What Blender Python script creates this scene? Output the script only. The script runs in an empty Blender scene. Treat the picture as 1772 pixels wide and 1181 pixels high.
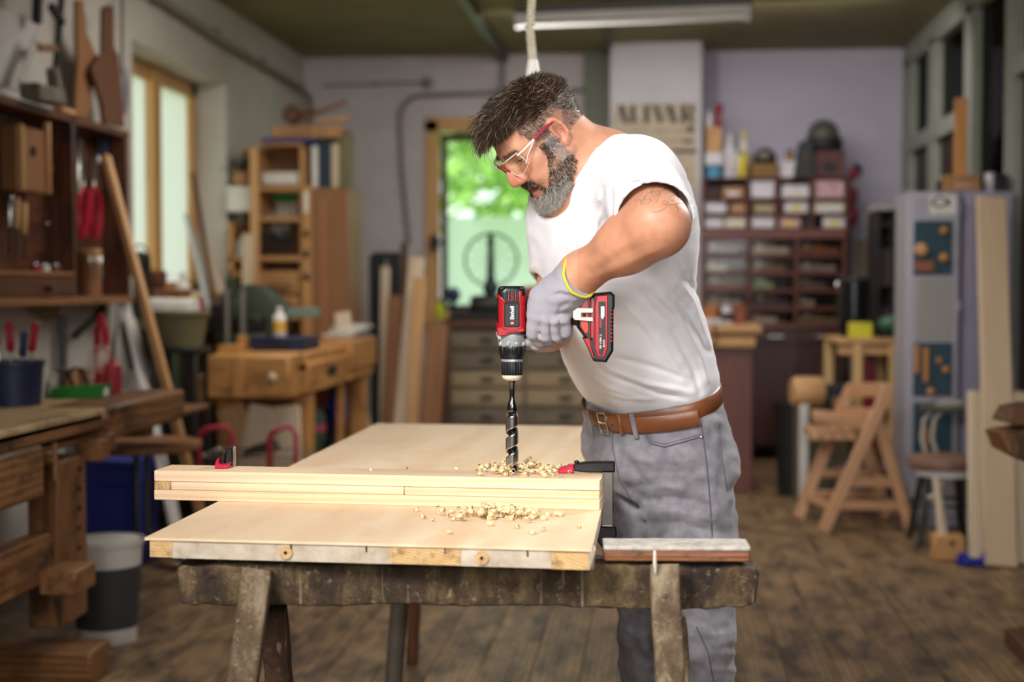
import bpy, math, random
import numpy as np
from mathutils import Vector as V, Matrix, noise as mnoise
random.seed(7)
R = math.radians
C = bpy.context.scene.collection
S = bpy.context.scene
# ---------------------------------------------------------------- camera
CAMH, FPX, YAW, PITCH = 1.25, 2461.0, R(5.66), R(-2.22)
cam_d = bpy.data.cameras.new('camera'); cam = bpy.data.objects.new('camera', cam_d); C.objects.link(cam)
cam_d.sensor_width = 36.0; cam_d.lens = FPX * 36.0 / 1772.0; cam_d.clip_start = .05; cam_d.clip_end = 200
cam.location = (0, 0, CAMH); cam.rotation_euler = (R(90) + PITCH, 0, YAW)
cam_d.dof.use_dof = True; cam_d.dof.focus_distance = 2.6; cam_d.dof.aperture_fstop = 2.3
S.camera = cam; S.cycles.use_denoising = True
# ---------------------------------------------------------------- world, lamps, exposure
S.view_settings.view_transform = 'Standard'; S.view_settings.look = 'None'
S.view_settings.exposure = 0.0; S.view_settings.gamma = 1.0; S.view_settings.use_curve_mapping = False
w = bpy.data.worlds.new('world'); S.world = w; w.use_nodes = True
wn = w.node_tree.nodes; wl = w.node_tree.links
bg = wn['Background']; bg.inputs[0].default_value = (.93, .97, 1.0, 1); bg.inputs[1].default_value = 2.0
def lamp(name, typ, loc, target, power, color=(1, 1, 1), size=1.0, size_y=None, spread=None):
    d = bpy.data.lights.new(name, typ); d.color = color
    o = bpy.data.objects.new(name, d); C.objects.link(o); o.location = loc
    o.rotation_euler = (V(target) - V(loc)).to_track_quat('-Z', 'Y').to_euler()
    d.energy = power
    if typ == 'AREA':
        d.size = size
        if size_y: d.shape = 'RECTANGLE'; d.size_y = size_y
        if spread: d.spread = spread
    if typ == 'SUN': d.angle = R(1.5)
    return o
lamp('sun', 'SUN', (0, -10, 20), (0, 2, 0), 6.0, (1, .96, .88))
lamp('key_softbox', 'AREA', (-1.15, .2, 2.85), (.2, 2.75, 1.0), 40, (1, .98, .955), 1.0, 1.0, R(78))
lamp('front_fill', 'AREA', (.75, -.4, 1.9), (.25, 2.8, 1.0), 11, (1, .985, .97), 1.5, 1.2, R(70))  # added frontal fill that lifts the man's darker shirt front
lamp('rear_softbox', 'AREA', (1.7, 4.6, 2.75), (.25, 2.9, 1.2), 26, (1, .97, .94), .7, .7, R(90))
lamp('room_fill', 'AREA', (-.7, 6.8, 2.98), (-.7, 7.7, 0), 100, (1, .94, .88), 2.4, 2.0)  # added ceiling fill to brighten the background, no fitting there
lamp('back_wall_fill', 'AREA', (.2, 9.0, 2.98), (.3, 10.2, .8), 46, (1, .96, .94), 2.6, .8)  # added fill that keeps the back wall bright, no fitting there
# ---------------------------------------------------------------- pixel helpers: a real place at a real distance
CR = cam.rotation_euler.to_matrix(); CAM = V((0, 0, CAMH))
def ray(px, py): return CR @ V(((px - 886.0) / FPX, (590.5 - py) / FPX, -1.0))
def P(px, py, d): return CAM + ray(px, py) * d
def PX(px, py, X): r = ray(px, py); return CAM + r * (X / r.x)
def PY(px, py, Y): r = ray(px, py); return CAM + r * (Y / r.y)
def PZ(px, py, Z): r = ray(px, py); return CAM + r * ((Z - CAMH) / r.z)
RGT = V((math.cos(YAW), math.sin(YAW), 0)); FWD = V((-math.sin(YAW), math.cos(YAW), 0)); UP = V((0, 0, 1))
def lin(c):
    if isinstance(c, str): c = tuple(int(c[i:i + 2], 16) for i in (0, 2, 4))
    return tuple(((x / 255) / 12.92 if x / 255 <= .04045 else ((x / 255 + .055) / 1.055) ** 2.4) for x in c) + (1,)
# ---------------------------------------------------------------- materials
MATS = {}
def nt(key):
    m = bpy.data.materials.new(key); m.use_nodes = True; MATS[key] = m
    t = m.node_tree
    return m, t, t.nodes['Principled BSDF'], (lambda k, **kw: _n(t, k, kw)), t.links.new
def _n(t, k, kw):
    n = t.nodes.new(k)
    for a, b in kw.items(): setattr(n, a, b)
    return n
def mat(key, col='888888', rough=.6, metal=0, nz=None, bump=None, spec=None, coat=0, sheen=0, gen=False, nstr=None):
    """flat colour varied by a noise of two tones; nz=(scale, second colour, contrast)"""
    if key in MATS: return MATS[key]
    m, t, b, N, L = nt(key)
    c = lin(col); b.inputs['Base Color'].default_value = c
    b.inputs['Roughness'].default_value = rough; b.inputs['Metallic'].default_value = metal
    if spec is not None: b.inputs['Specular IOR Level'].default_value = spec
    if coat: b.inputs['Coat Weight'].default_value = coat
    if sheen: b.inputs['Sheen Weight'].default_value = sheen
    if nz or bump:
        tc = N('ShaderNodeTexCoord')
        src = tc.outputs['Object']
    if nz:
        n = N('ShaderNodeTexNoise'); n.inputs['Scale'].default_value = nz[0]; n.inputs['Detail'].default_value = 6; n.inputs['Roughness'].default_value = .65
        L(src, n.inputs['Vector'])
        r = N('ShaderNodeValToRGB'); k = nz[2] if len(nz) > 2 else .25
        r.color_ramp.elements[0].position = .5 - k; r.color_ramp.elements[1].position = .5 + k
        r.color_ramp.elements[0].color = c; r.color_ramp.elements[1].color = lin(nz[1])
        L(n.outputs['Fac'], r.inputs['Fac']); L(r.outputs['Color'], b.inputs['Base Color'])
    if bump:
        n2 = N('ShaderNodeTexNoise'); n2.inputs['Scale'].default_value = bump[0]; n2.inputs['Detail'].default_value = 5
        L(src, n2.inputs['Vector'])
        bp = N('ShaderNodeBump'); bp.inputs['Strength'].default_value = bump[1]; bp.inputs['Distance'].default_value = bump[2] if len(bump) > 2 else .01
        L(n2.outputs['Fac'], bp.inputs['Height']); L(bp.outputs['Normal'], b.inputs['Normal'])
    return m
def wood(key, c1, c2, scale=1.0, rough=.55, dirt=None, bump=.15, stretch=14, ring=.35, dirtscale=9, dpos=(.5, .66)):
    """wood with the grain along each piece's own length (attribute 'gc')"""
    if key in MATS: return MATS[key]
    m, t, b, N, L = nt(key)
    b.inputs['Roughness'].default_value = rough
    at = N('ShaderNodeAttribute', attribute_name='gc')
    mp = N('ShaderNodeMapping'); mp.inputs['Scale'].default_value = (1.6 * scale, stretch * scale, stretch * scale); L(at.outputs['Vector'], mp.inputs['Vector'])
    n = N('ShaderNodeTexNoise'); n.inputs['Scale'].default_value = 2.2; n.inputs['Detail'].default_value = 7; n.inputs['Roughness'].default_value = .62; n.inputs['Distortion'].default_value = .6
    L(mp.outputs['Vector'], n.inputs['Vector'])
    mp2 = N('ShaderNodeMapping'); mp2.inputs['Scale'].default_value = (.9 * scale, 6 * scale, 9 * scale); L(at.outputs['Vector'], mp2.inputs['Vector'])
    wv = N('ShaderNodeTexWave', wave_type='RINGS', rings_direction='X'); wv.inputs['Scale'].default_value = 3.0; wv.inputs['Distortion'].default_value = 4.5; wv.inputs['Detail'].default_value = 3; wv.inputs['Detail Scale'].default_value = .7
    L(mp2.outputs['Vector'], wv.inputs['Vector'])
    mx = N('ShaderNodeMix', data_type='FLOAT'); mx.inputs['Factor'].default_value = ring
    L(n.outputs['Fac'], mx.inputs['A']); L(wv.outputs['Fac'], mx.inputs['B'])
    r = N('ShaderNodeValToRGB'); r.color_ramp.elements[0].position = .28; r.color_ramp.elements[1].position = .72
    r.color_ramp.elements[0].color = lin(c1); r.color_ramp.elements[1].color = lin(c2)
    L(mx.outputs['Result'], r.inputs['Fac']); out = r.outputs['Color']
    if dirt:
        n3 = N('ShaderNodeTexNoise'); n3.inputs['Scale'].default_value = dirtscale; n3.inputs['Detail'].default_value = 8; n3.inputs['Roughness'].default_value = .7
        mp3 = N('ShaderNodeMapping'); mp3.inputs['Scale'].default_value = (.6, 1.4, 1.4); L(at.outputs['Vector'], mp3.inputs['Vector']); L(mp3.outputs['Vector'], n3.inputs['Vector'])
        r3 = N('ShaderNodeValToRGB'); r3.color_ramp.elements[0].position = dpos[0]; r3.color_ramp.elements[1].position = dpos[1]
        L(n3.outputs['Fac'], r3.inputs['Fac'])
        mc = N('ShaderNodeMix', data_type='RGBA'); L(r3.outputs['Color'], mc.inputs['Factor']); L(out, mc.inputs['A']); mc.inputs['B'].default_value = lin(dirt)
        out = mc.outputs['Result']
    L(out, b.inputs['Base Color'])
    if bump:
        bp = N('ShaderNodeBump'); bp.inputs['Strength'].default_value = bump; bp.inputs['Distance'].default_value = .004
        L(n.outputs['Fac'], bp.inputs['Height']); L(bp.outputs['Normal'], b.inputs['Normal'])
    return m
def glassy(key, tint='dfeee6', frosted=0.0, alpha=.12, rough=.03):
    """thin pane: clear light path with a little gloss; frosted = how much light it scatters"""
    if key in MATS: return MATS[key]
    m, t, b, N, L = nt(key); t.nodes.remove(b)
    o = t.nodes['Material Output']
    tr = N('ShaderNodeBsdfTransparent'); tr.inputs[0].default_value = lin(tint)
    gl = N('ShaderNodeBsdfGlossy'); gl.inputs['Roughness'].default_value = rough
    mx = N('ShaderNodeMixShader'); mx.inputs[0].default_value = alpha
    L(tr.outputs[0], mx.inputs[1]); L(gl.outputs[0], mx.inputs[2]); out = mx.outputs[0]
    if frosted:
        tl = N('ShaderNodeBsdfTranslucent'); tl.inputs[0].default_value = lin(tint)
        m2 = N('ShaderNodeMixShader'); m2.inputs[0].default_value = frosted
        L(out, m2.inputs[1]); L(tl.outputs[0], m2.inputs[2]); out = m2.outputs[0]
    L(out, o.inputs['Surface'])
    return m
# ---------------------------------------------------------------- objects, names, tags
W = {}
def W_of(o): return W[o.name] if o is not None else Matrix()
def tag(o, label=None, cat=None, group=None, kind=None):
    if label: o['label'] = label
    if cat: o['category'] = cat
    if group: o['group'] = group
    if kind: o['kind'] = kind
    return o
def thing(name, label, cat, loc, rotz=0, group=None):
    o = bpy.data.objects.new(name, None); C.objects.link(o); o.empty_display_size = .1
    o.location = loc; o.rotation_euler = (0, 0, rotz); W[o.name] = Matrix.Translation(V(loc)) @ Matrix.Rotation(rotz, 4, 'Z')
    return tag(o, label, cat, group)
def struct(o): o['kind'] = 'structure'; return o
def copy_thing(root, loc, rotz=None, label=None, name=None):
    r = root.copy(); C.objects.link(r); r.location = loc
    if rotz is not None: r.rotation_euler = (0, 0, rotz)
    if label: r['label'] = label
    for ch in list(root.children):
        c = ch.copy(); C.objects.link(c); c.parent = r
        for g in list(ch.children):
            d = g.copy(); C.objects.link(d); d.parent = c
    return r
def frame(o, x, y=None, z=None):
    """4x4 from origin and axes"""
    x = V(x).normalized()
    if z is None: y = V(y); z = x.cross(y).normalized(); y = z.cross(x)
    elif y is None: z = V(z); y = z.cross(x).normalized(); z = x.cross(y)
    m = Matrix((x, y, z)).transposed().to_4x4(); m.translation = V(o); return m
class MB:
    def __init__(s, fr=None): s.v = []; s.f = []; s.g = []; s.m = []; s.mi = 0; s.fr = fr or Matrix(); s.col = None; s.cv = []
    def add(s, vs, fs, gc=None):
        o = len(s.v); rnd = V((random.random() * 9, random.random() * 9, random.random() * 9)) if gc is not None else V((0, 0, 0))
        for i, p in enumerate(vs):
            q = s.fr @ V(p); s.v.append(q); s.g.append((V(gc[i]) + rnd) if gc is not None else q)
            s.cv.append(s.col or (1, 1, 1, 1))
        for f in fs: s.f.append([i + o for i in f]); s.m.append(s.mi)
        return s
    def box(s, c, d, rot=None, bev=None):
        """chamfered box, centre c, full size d, rot = 3x3 or z-angle"""
        hx, hy, hz = d[0] / 2, d[1] / 2, d[2] / 2
        b = min(.25 * min(d), .004) if bev is None else min(bev, .45 * min(d))
        Rm = Matrix.Identity(3) if rot is None else (Matrix.Rotation(rot, 3, 'Z') if isinstance(rot, (int, float)) else rot)
        vs = []; idx = {}
        for sx in (-1, 1):
            for sy in (-1, 1):
                for sz in (-1, 1):
                    for a in range(3):
                        q = [sx * (hx - b), sy * (hy - b), sz * (hz - b)]; q[a] = (sx * hx, sy * hy, sz * hz)[a]
                        idx[(sx, sy, sz, a)] = len(vs); vs.append(q)
        fs = []
        for a in range(3):
            u, w_ = (a + 1) % 3, (a + 2) % 3
            for sg in (-1, 1):
                def k(su, sw):
                    t = [0, 0, 0]; t[a] = sg; t[u] = su; t[w_] = sw; return idx[(*t, a)]
                q = [k(-1, -1), k(1, -1), k(1, 1), k(-1, 1)]; fs.append(q if sg > 0 else q[::-1])
            for su in (-1, 1):        # edges along axis a
                for sw in (-1, 1):
                    def k2(sa, ax):
                        t = [0, 0, 0]; t[a] = sa; t[u] = su; t[w_] = sw; return idx[(*t, ax)]
                    q = [k2(-1, u), k2(1, u), k2(1, w_), k2(-1, w_)]; fs.append(q if su * sw < 0 else q[::-1])
        for sx in (-1, 1):
            for sy in (-1, 1):
                for sz in (-1, 1):
                    q = [idx[(sx, sy, sz, a)] for a in range(3)]; fs.append(q if sx * sy * sz > 0 else q[::-1])
        o3 = sorted(range(3), key=lambda i: -d[i]); gc = [(q[o3[0]], q[o3[1]], q[o3[2]]) for q in vs]
        return s.add([V(c) + Rm @ V(q) for q in vs], fs, gc)
    def bar(s, a, b, w_, h, up=(0, 0, 1), bev=None):
        """square bar from a to b; w across, h along up"""
        a, b = V(a), V(b); x = (b - a).normalized(); u = V(up)
        if abs(x.dot(u)) > .99: u = V((0, 1, 0)) if abs(x.y) < .9 else V((1, 0, 0))
        y = u.cross(x).normalized(); z = x.cross(y)
        return s.box((a + b) / 2, ((b - a).length, w_, h), Matrix((x, y, z)).transposed(), bev)
    def hexa(s, b4, t4):
        """bottom four points and top four points, same order (counter clockwise from above)"""
        vs = list(map(V, b4)) + list(map(V, t4)); fs = [[3, 2, 1, 0], [4, 5, 6, 7]] + [[i, (i + 1) % 4, 4 + (i + 1) % 4, 4 + i] for i in range(4)]
        return s.add(vs, fs, vs)
    def tube(s, pts, r, n=8, cap=True, closed=False):
        pts = [V(p) for p in pts]; m = len(pts); rs = r if isinstance(r, (list, tuple)) else [r] * m
        vs = []; prev = None
        for i, p in enumerate(pts):
            if closed: t = (pts[(i + 1) % m] - pts[i - 1]).normalized()
            else: t = (pts[min(i + 1, m - 1)] - pts[max(i - 1, 0)]).normalized()
            if prev is None: u = t.orthogonal().normalized()
            else:
                u = prev - t * prev.dot(t); u = u.normalized() if u.length > 1e-6 else t.orthogonal().normalized()
            prev = u; v_ = t.cross(u)
            for k in range(n):
                a = 2 * math.pi * k / n; vs.append(p + (u * math.cos(a) + v_ * math.sin(a)) * rs[i])
        fs = []
        for i in range(m if closed else m - 1):
            j = (i + 1) % m
            for k in range(n): fs.append([i * n + k, i * n + (k + 1) % n, j * n + (k + 1) % n, j * n + k])
        if cap and not closed: fs.append(list(range(n))[::-1]); fs.append([(m - 1) * n + k for k in range(n)])
        L0 = 0; gc = []
        for i in range(m):
            if i: L0 += (pts[i] - pts[i - 1]).length
            for k in range(n): a = 2 * math.pi * k / n; gc.append((L0, math.cos(a) * rs[i], math.sin(a) * rs[i]))
        return s.add(vs, fs, gc)
    def lathe(s, prof, o=(0, 0, 0), ax=(0, 0, 1), n=20, x=None):
        """profile (radius, height) about an axis"""
        z = V(ax).normalized(); x = V(x) if x else z.orthogonal(); x = (x - z * x.dot(z)).normalized(); y = z.cross(x); o = V(o)
        vs = []; gc = []
        for (r, h) in prof:
            for k in range(n):
                a = 2 * math.pi * k / n; q = (x * math.cos(a) + y * math.sin(a)) * max(r, 1e-5) + z * h; vs.append(o + q); gc.append((h, r * math.cos(a), r * math.sin(a)))
        fs = [[i * n + k, i * n + (k + 1) % n, (i + 1) * n + (k + 1) % n, (i + 1) * n + k] for i in range(len(prof) - 1) for k in range(n)]
        fs.append(list(range(n))[::-1]); fs.append([(len(prof) - 1) * n + k for k in range(n)])
        return s.add(vs, fs, gc)
    def prism(s, poly, o, ux, uy, depth, bev=0):
        """flat outline in (ux, uy) pushed along ux x uy by depth; centred on o; bev chamfers both rims"""
        ux, uy, o = V(ux).normalized(), V(uy).normalized(), V(o); nz = ux.cross(uy); n = len(poly)
        cx = sum(p[0] for p in poly) / n; cy = sum(p[1] for p in poly) / n
        ar = sum(poly[i][0] * poly[(i + 1) % n][1] - poly[(i + 1) % n][0] * poly[i][1] for i in range(n))
        if ar < 0: poly = poly[::-1]
        rings = []
        def ins(b):
            out = []
            for i in range(n):
                p0, p1, p2 = V(poly[i - 1]), V(poly[i]), V(poly[(i + 1) % n]); e1 = (p1 - p0).normalized(); e2 = (p2 - p1).normalized()
                n1 = V((-e1.y, e1.x)); n2 = V((-e2.y, e2.x)); m_ = n1 + n2; m_ = m_ / max(.4, m_.length_squared / 2)
                out.append(p1 + m_ * b)
            return out
        lev = [(-depth / 2, bev), (-depth / 2 + bev, 0), (depth / 2 - bev, 0), (depth / 2, bev)] if bev else [(-depth / 2, 0), (depth / 2, 0)]
        vs = []
        for h, b in lev:
            for q in (ins(b) if b else [V(p) for p in poly]): vs.append(o + ux * q.x + uy * q.y + nz * h)
        fs = [[i * n + k, i * n + (k + 1) % n, (i + 1) * n + (k + 1) % n, (i + 1) * n + k] for i in range(len(lev) - 1) for k in range(n)]
        fs.append(list(range(n))[::-1]); fs.append([(len(lev) - 1) * n + k for k in range(n)])
        return s.add(vs, fs, [(p.dot(uy) , p.dot(ux), p.dot(nz)) for p in vs])
    def ell(s, c, r, nu=16, nv=10, rot=None):
        Rm = rot or Matrix.Identity(3); vs = []; c = V(c)
        if isinstance(r, (int, float)): r = (r, r, r)
        for i in range(1, nv):
            t = math.pi * i / nv
            for k in range(nu): a = 2 * math.pi * k / nu; vs.append(c + Rm @ V((r[0] * math.sin(t) * math.cos(a), r[1] * math.sin(t) * math.sin(a), r[2] * math.cos(t))))
        vs += [c + Rm @ V((0, 0, r[2])), c + Rm @ V((0, 0, -r[2]))]; top = len(vs) - 2
        fs = [[i * nu + k, (i + 1) * nu + k, (i + 1) * nu + (k + 1) % nu, i * nu + (k + 1) % nu] for i in range(nv - 2) for k in range(nu)]
        fs += [[top, k, (k + 1) % nu] for k in range(nu)] + [[top + 1, (nv - 2) * nu + (k + 1) % nu, (nv - 2) * nu + k] for k in range(nu)]
        return s.add(vs, fs, vs)
    def build(s, name, mats, parent=None, smooth=True, angle=38, color=False):
        me = bpy.data.meshes.new(name)
        vs = s.v; n = len(vs)
        lo = V((min(p.x for p in vs), min(p.y for p in vs), min(p.z for p in vs))); hi = V((max(p.x for p in vs), max(p.y for p in vs), max(p.z for p in vs)))
        org = V(((lo.x + hi.x) / 2, (lo.y + hi.y) / 2, lo.z if parent is None else (lo.z + hi.z) / 2))
        inv = W_of(parent).inverted(); wm = Matrix.Translation(org)
        if parent is not None:
            rot = W_of(parent).to_3x3().to_4x4(); wm = Matrix.Translation(org) @ rot
        wi = wm.inverted()
        me.from_pydata([wi @ p for p in vs], [], s.f)
        a = me.attributes.new('gc', 'FLOAT_VECTOR', 'POINT'); a.data.foreach_set('vector', np.array([tuple(x) for x in s.g], 'f').ravel())
        if color:
            ca = me.color_attributes.new('Col', 'FLOAT_COLOR', 'POINT'); ca.data.foreach_set('color', np.array(s.cv, 'f').ravel())
        if not isinstance(mats, (list, tuple)): mats = [mats]
        for m in mats: me.materials.append(m)
        if len(mats) > 1: me.polygons.foreach_set('material_index', np.array(s.m, 'i'))
        if smooth:
            me.polygons.foreach_set('use_smooth', np.ones(len(me.polygons), bool)); me.set_sharp_from_angle(angle=R(angle))
        me.update()
        o = bpy.data.objects.new(name, me); C.objects.link(o)
        if parent is not None: o.parent = parent
        lm = inv @ wm; o.location = lm.translation
        W[o.name] = wm
        return o
def text(name, body, fr, size, m, parent=None, depth=.0006, align='CENTER', bold=0.0, sx=1.0):
    cu = bpy.data.curves.new('lettering', 'FONT'); cu.body = body; cu.size = size; cu.align_x = align; cu.align_y = 'CENTER'; cu.extrude = depth; cu.offset = bold; cu.resolution_u = 3
    to = bpy.data.objects.new('lettering_source', cu); C.objects.link(to)
    dg = bpy.context.evaluated_depsgraph_get(); me = to.evaluated_get(dg).to_mesh()
    mb = MB(fr); vs = [V((v.co.x * sx, v.co.y, v.co.z)) for v in me.vertices]; fs = [list(p.vertices) for p in me.polygons]
    mb.add(vs, fs); bpy.data.objects.remove(to); bpy.data.curves.remove(cu)
    return mb.build(name, m, parent, smooth=False)
# ================================================================ THE ROOM
XL, XR, YB, YF, ZC = -2.7, 1.86, 10.9, -4.0, 3.02
M_wall = mat('plaster_white', 'cdc6c4', .85, nz=(2.2, 'b3aaa8', .3), bump=(30, .25, .004))
M_wallR = mat('plaster_lavender', 'c6c1cf', .85, nz=(1.5, 'b2acbc', .3))
M_wallL = mat('plaster_warm', 'c9c4bb', .85, nz=(2.5, 'b3ada2', .3), bump=(30, .2, .004))
M_tan = mat('dado_tan', 'a29480', .7, nz=(5, '8d7f6c', .3))
M_ceil = mat('ceiling_olive', 'a39b6e', .8, nz=(1.1, '6b5f40', .35), bump=(4, .2, .02))
M_frame = wood('window_timber', 'b98a50', 'd7ab6c', 1.4, .45)
M_floor = wood('floor_boards', '7d654b', 'a2835c', 1.0, .45, dirt='3d3026', bump=.25, stretch=9, dirtscale=6.5, dpos=(.42, .64))
M_dark = mat('dark_gap', '171412', .9)
M_post = mat('partition_paint', '9a9c92', .55, nz=(8, '868a7c', .3))
M_maroon = mat('partition_board', '3a2420', .5, nz=(4, '2c1a17', .3))
M_pipe = mat('painted_pipe', '8d8880', .5, nz=(9, '6f6a63', .3))
M_pipe_d = mat('dark_pipe', '4a4640', .5)

# floor: dark bed with every board laid on it
mb = MB(); mb.box((.9, 4.2, -.05), (8.4, 16.6, .06), bev=.001)
floor = struct(mb.build('floor', M_dark))
bw = .165; x = -2.7; k = 0
while x < 1.9:
    k += 1; cuts = [YF] + sorted([(-.5 + (k * 1.37) % 3.1), (4.4 + (k * 2.71) % 3.4)]) + [YB]
    for a, b in zip(cuts, cuts[1:]):
        m_ = MB(); dz = random.uniform(-.0015, .0015)
        m_.box((x + bw / 2, (a + b) / 2, -.0125 + dz), (bw - .002, b - a - .002, .025), bev=.0015)
        m_.build('plank', M_floor, floor)
    x += bw
mb = MB(); mb.box((3.6, 4.5, -.01), (3.2, 16, .02)); struct(mb.build('floor_side_room', M_maroon))
# ceiling, with the cable ducts that run along it
mb = MB(); mb.box((.9, 4.0, ZC + .05), (8.0, 17, .1), bev=.001); ceiling = struct(mb.build('ceiling', M_ceil))
a, b = PZ(805, 0, ZC - .03), PZ(870, 98, ZC - .03); d_ = (b - a)
mb = MB(); mb.bar(a - d_ * .6, (b.x, YB, ZC - .03), .07, .06); mb.build('duct', M_pipe_d, ceiling)
a, b = PZ(1052, 40, ZC - .02), PZ(1052, 92, ZC - .02)
mb = MB(); mb.bar(a - (b - a) * .5, (b.x, YB, ZC - .02), .05, .04); mb.build('duct', M_pipe_d, ceiling)
# left wall with its window opening
wy0, wy1 = 7.22, PX(392, 200, XL).y; wz0, wz1 = 1.2, 2.53
mb = MB(); T = .32; xc = XL - T / 2
def wl_box(y0, y1, z0, z1, m_=None, x=xc, t=T): (m_ or mb).box((x, (y0 + y1) / 2, (z0 + z1) / 2), (t, y1 - y0, z1 - z0), bev=.002)
wl_box(YF, wy0, -.06, ZC); wl_box(wy1, YB + .3, -.06, ZC); wl_box(wy0, wy1, -.06, wz0); wl_box(wy0, wy1, wz1, ZC)
struct(mb.build('wall_left', M_wallL))
win1 = thing('window_1', None, None, (XL - .2, (wy0 + wy1) / 2, wz0)); struct(win1)
fx = XL - .23
def fr_bar(y0, y1, z0, z1, name='frame', t=.07): m_ = MB(); m_.box((fx, (y0 + y1) / 2, (z0 + z1) / 2), (t, y1 - y0, z1 - z0)); return m_.build(name, M_frame, win1)
ymu = PX(259, 300, fx).y
fr_bar(wy0, wy1, wz1 - .09, wz1); fr_bar(wy0, wy1, wz0, wz0 + .08); fr_bar(wy0, wy0 + .09, wz0, wz1); fr_bar(wy1 - .1, wy1, wz0, wz1)
fr_bar(ymu - .07, ymu + .07, wz0, wz1, 'mullion', .1)
M_frost = glassy('frosted_pane', 'e6e4ea', .92, .04)
for y0, y1 in ((wy0 + .09, ymu - .07), (ymu + .07, wy1 - .1)):
    m_ = MB(); m_.box((fx, (y0 + y1) / 2, (wz0 + wz1) / 2), (.008, y1 - y0, wz1 - wz0 - .17)); m_.build('pane', M_frost, win1)
m_ = MB(); m_.box((XL - .08, (wy0 + wy1) / 2, wz0 + .0), (.24, wy1 - wy0, .035)); m_.build('sill', M_frame, win1)
# back wall with the second window
bx0, bx1 = PY(737, 300, YB).x, PY(1024, 300, YB).x; bz0, bz1 = 1.0, PY(880, 207, YB).z
mb = MB(); yc = YB + .16
def wb_box(x0, x1, z0, z1): mb.box(((x0 + x1) / 2, yc, (z0 + z1) / 2), (x1 - x0, .32, z1 - z0), bev=.002)
xs = PY(1222, 300, YB).x
wb_box(XL - .3, bx0, -.06, ZC); wb_box(bx0, bx1, -.06, bz0); wb_box(bx0, bx1, bz1, ZC); wb_box(bx1, xs, -.06, ZC)
mb.mi = 1; wb_box(xs, XR + .1, -.06, ZC)
struct(mb.build('wall_back', [M_wall, M_wallR]))
win2 = thing('window_2', None, None, ((bx0 + bx1) / 2, YB, bz0)); struct(win2)
def fb(x0, x1, z0, z1, name='frame', y=YB + .02, t=.1): m_ = MB(); m_.box(((x0 + x1) / 2, y, (z0 + z1) / 2), (x1 - x0, t, z1 - z0)); return m_.build(name, M_frame, win2)
fb(bx0, bx1, bz1 - .09, bz1 + .02); fb(bx0, bx0 + .1, bz0, bz1); fb(bx1 - .1, bx1, bz0, bz1); fb(bx0, bx1, bz0 - .04, bz0 + .05, 'sill', YB - .02, .2)
M_sash = mat('dark_sash', '3a2c20', .5)
for x0, x1, z0, z1 in ((bx0 + .1, bx0 + .15, bz0 + .05, bz1 - .09), (bx1 - .15, bx1 - .1, bz0 + .05, bz1 - .09), (bx0 + .15, bx1 - .15, bz1 - .15, bz1 - .09), (bx0 + .15, bx1 - .15, bz0 + .05, bz0 + .1)):
    m_ = MB(); m_.box(((x0 + x1) / 2, YB + .12, (z0 + z1) / 2), (x1 - x0, .06, z1 - z0)); m_.build('sash', M_sash, win2)
zf = PY(850, 375, YB).z
m_ = MB(); m_.box(((bx0 + bx1) / 2, YB + .12, (zf + bz1 - .15) / 2), (bx1 - bx0 - .3, .006, bz1 - .15 - zf)); m_.build('pane', glassy('clear_pane', 'f4faf4', 0, .03), win2)
m_ = MB(); m_.box(((bx0 + bx1) / 2, YB + .12, (zf + bz0 + .1) / 2), (bx1 - bx0 - .3, .006, zf - bz0 - .1)); m_.build('pane', glassy('filmed_pane', 'eaf6ee', .72, .03), win2)
# lower painted band on the right of the back wall, pillar, cable pipe
x0, x1 = PY(1480, 500, YB).x, XR
mb = MB(); mb.box(((x0 + x1) / 2, YB - .006, .8), (x1 - x0, .012, 1.6)); mb.build('trim_1', M_tan)['kind'] = 'structure'
py_ = 10.45; px0, px1 = PY(1055, 300, py_).x, PY(1214, 300, py_).x
mb = MB(); mb.box(((px0 + px1) / 2, py_ + .23, ZC / 2), (px1 - px0, .46, ZC), bev=.006); struct(mb.build('wall_pillar', mat('pillar_paint', 'c9c6c8', .8, nz=(2, 'b9b5b8', .3))))
mb = MB(); mb.box(((PY(1012, 300, YB).x + px0) / 2, YB - .05, ZC / 2), (px0 - PY(1012, 300, YB).x, .1, ZC)); struct(mb.build('wall_shade_left', mat('shade_green_grey', '7d8171', .7, nz=(3, '6a6f5e', .3))))  # strip coloured to stand in for wall shading left of the pillar
mb = MB(); mb.box(((xs + px1) / 2 + .03, YB - .02, ZC / 2), (.16, .04, ZC)); struct(mb.build('wall_shade_right', mat('shade_lilac', '99919f', .8)))  # darker lilac strip, shade right of the pillar put into colour
pz = PY(760, 165, YB - .03).z; xa = PY(697, 400, YB - .03).x; yy = YB - .03
pts = [(xa + .05, yy, PY(705, 420, YB).z), (xa, yy, PY(697, 300, YB).z), (xa - .02, yy, pz - .18)] + [(xa - .02 + .16 * (1 - math.cos(t)), yy, pz - .18 + .18 * math.sin(t)) for t in (.4, .8, 1.2, 1.57)] + [(px0 - .02, yy, pz + .03)]
mb = MB(); mb.tube(pts, .018, 8); t_ = mb.build('pipe', M_pipe); tag(t_, 'grey painted cable pipe bending around the top corner of the back window', 'pipe')
x_ = PY(870, 130, yy).x; mb = MB(); mb.tube([(x_, yy, ZC - .01), (x_, yy, pz)], .02, 8); mb.ell((x_, yy - .01, pz), (.06, .03, .06)); tag(mb.build('junction_pipe', M_pipe), 'short upright grey pipe with round junction box above the back window', 'pipe')
a = PX(275, -5, XL + .06); b = PX(520, 150, XL + .06)
mb = MB(); mb.tube([a + (a - b) * .3, a, a.lerp(b, .4) + V((0, 0, -.02)), b, V((XL + .06, YB - .05, b.z - .05)), V((XL + .05, YB - .06, ZC - .9))], .022, 8)
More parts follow.
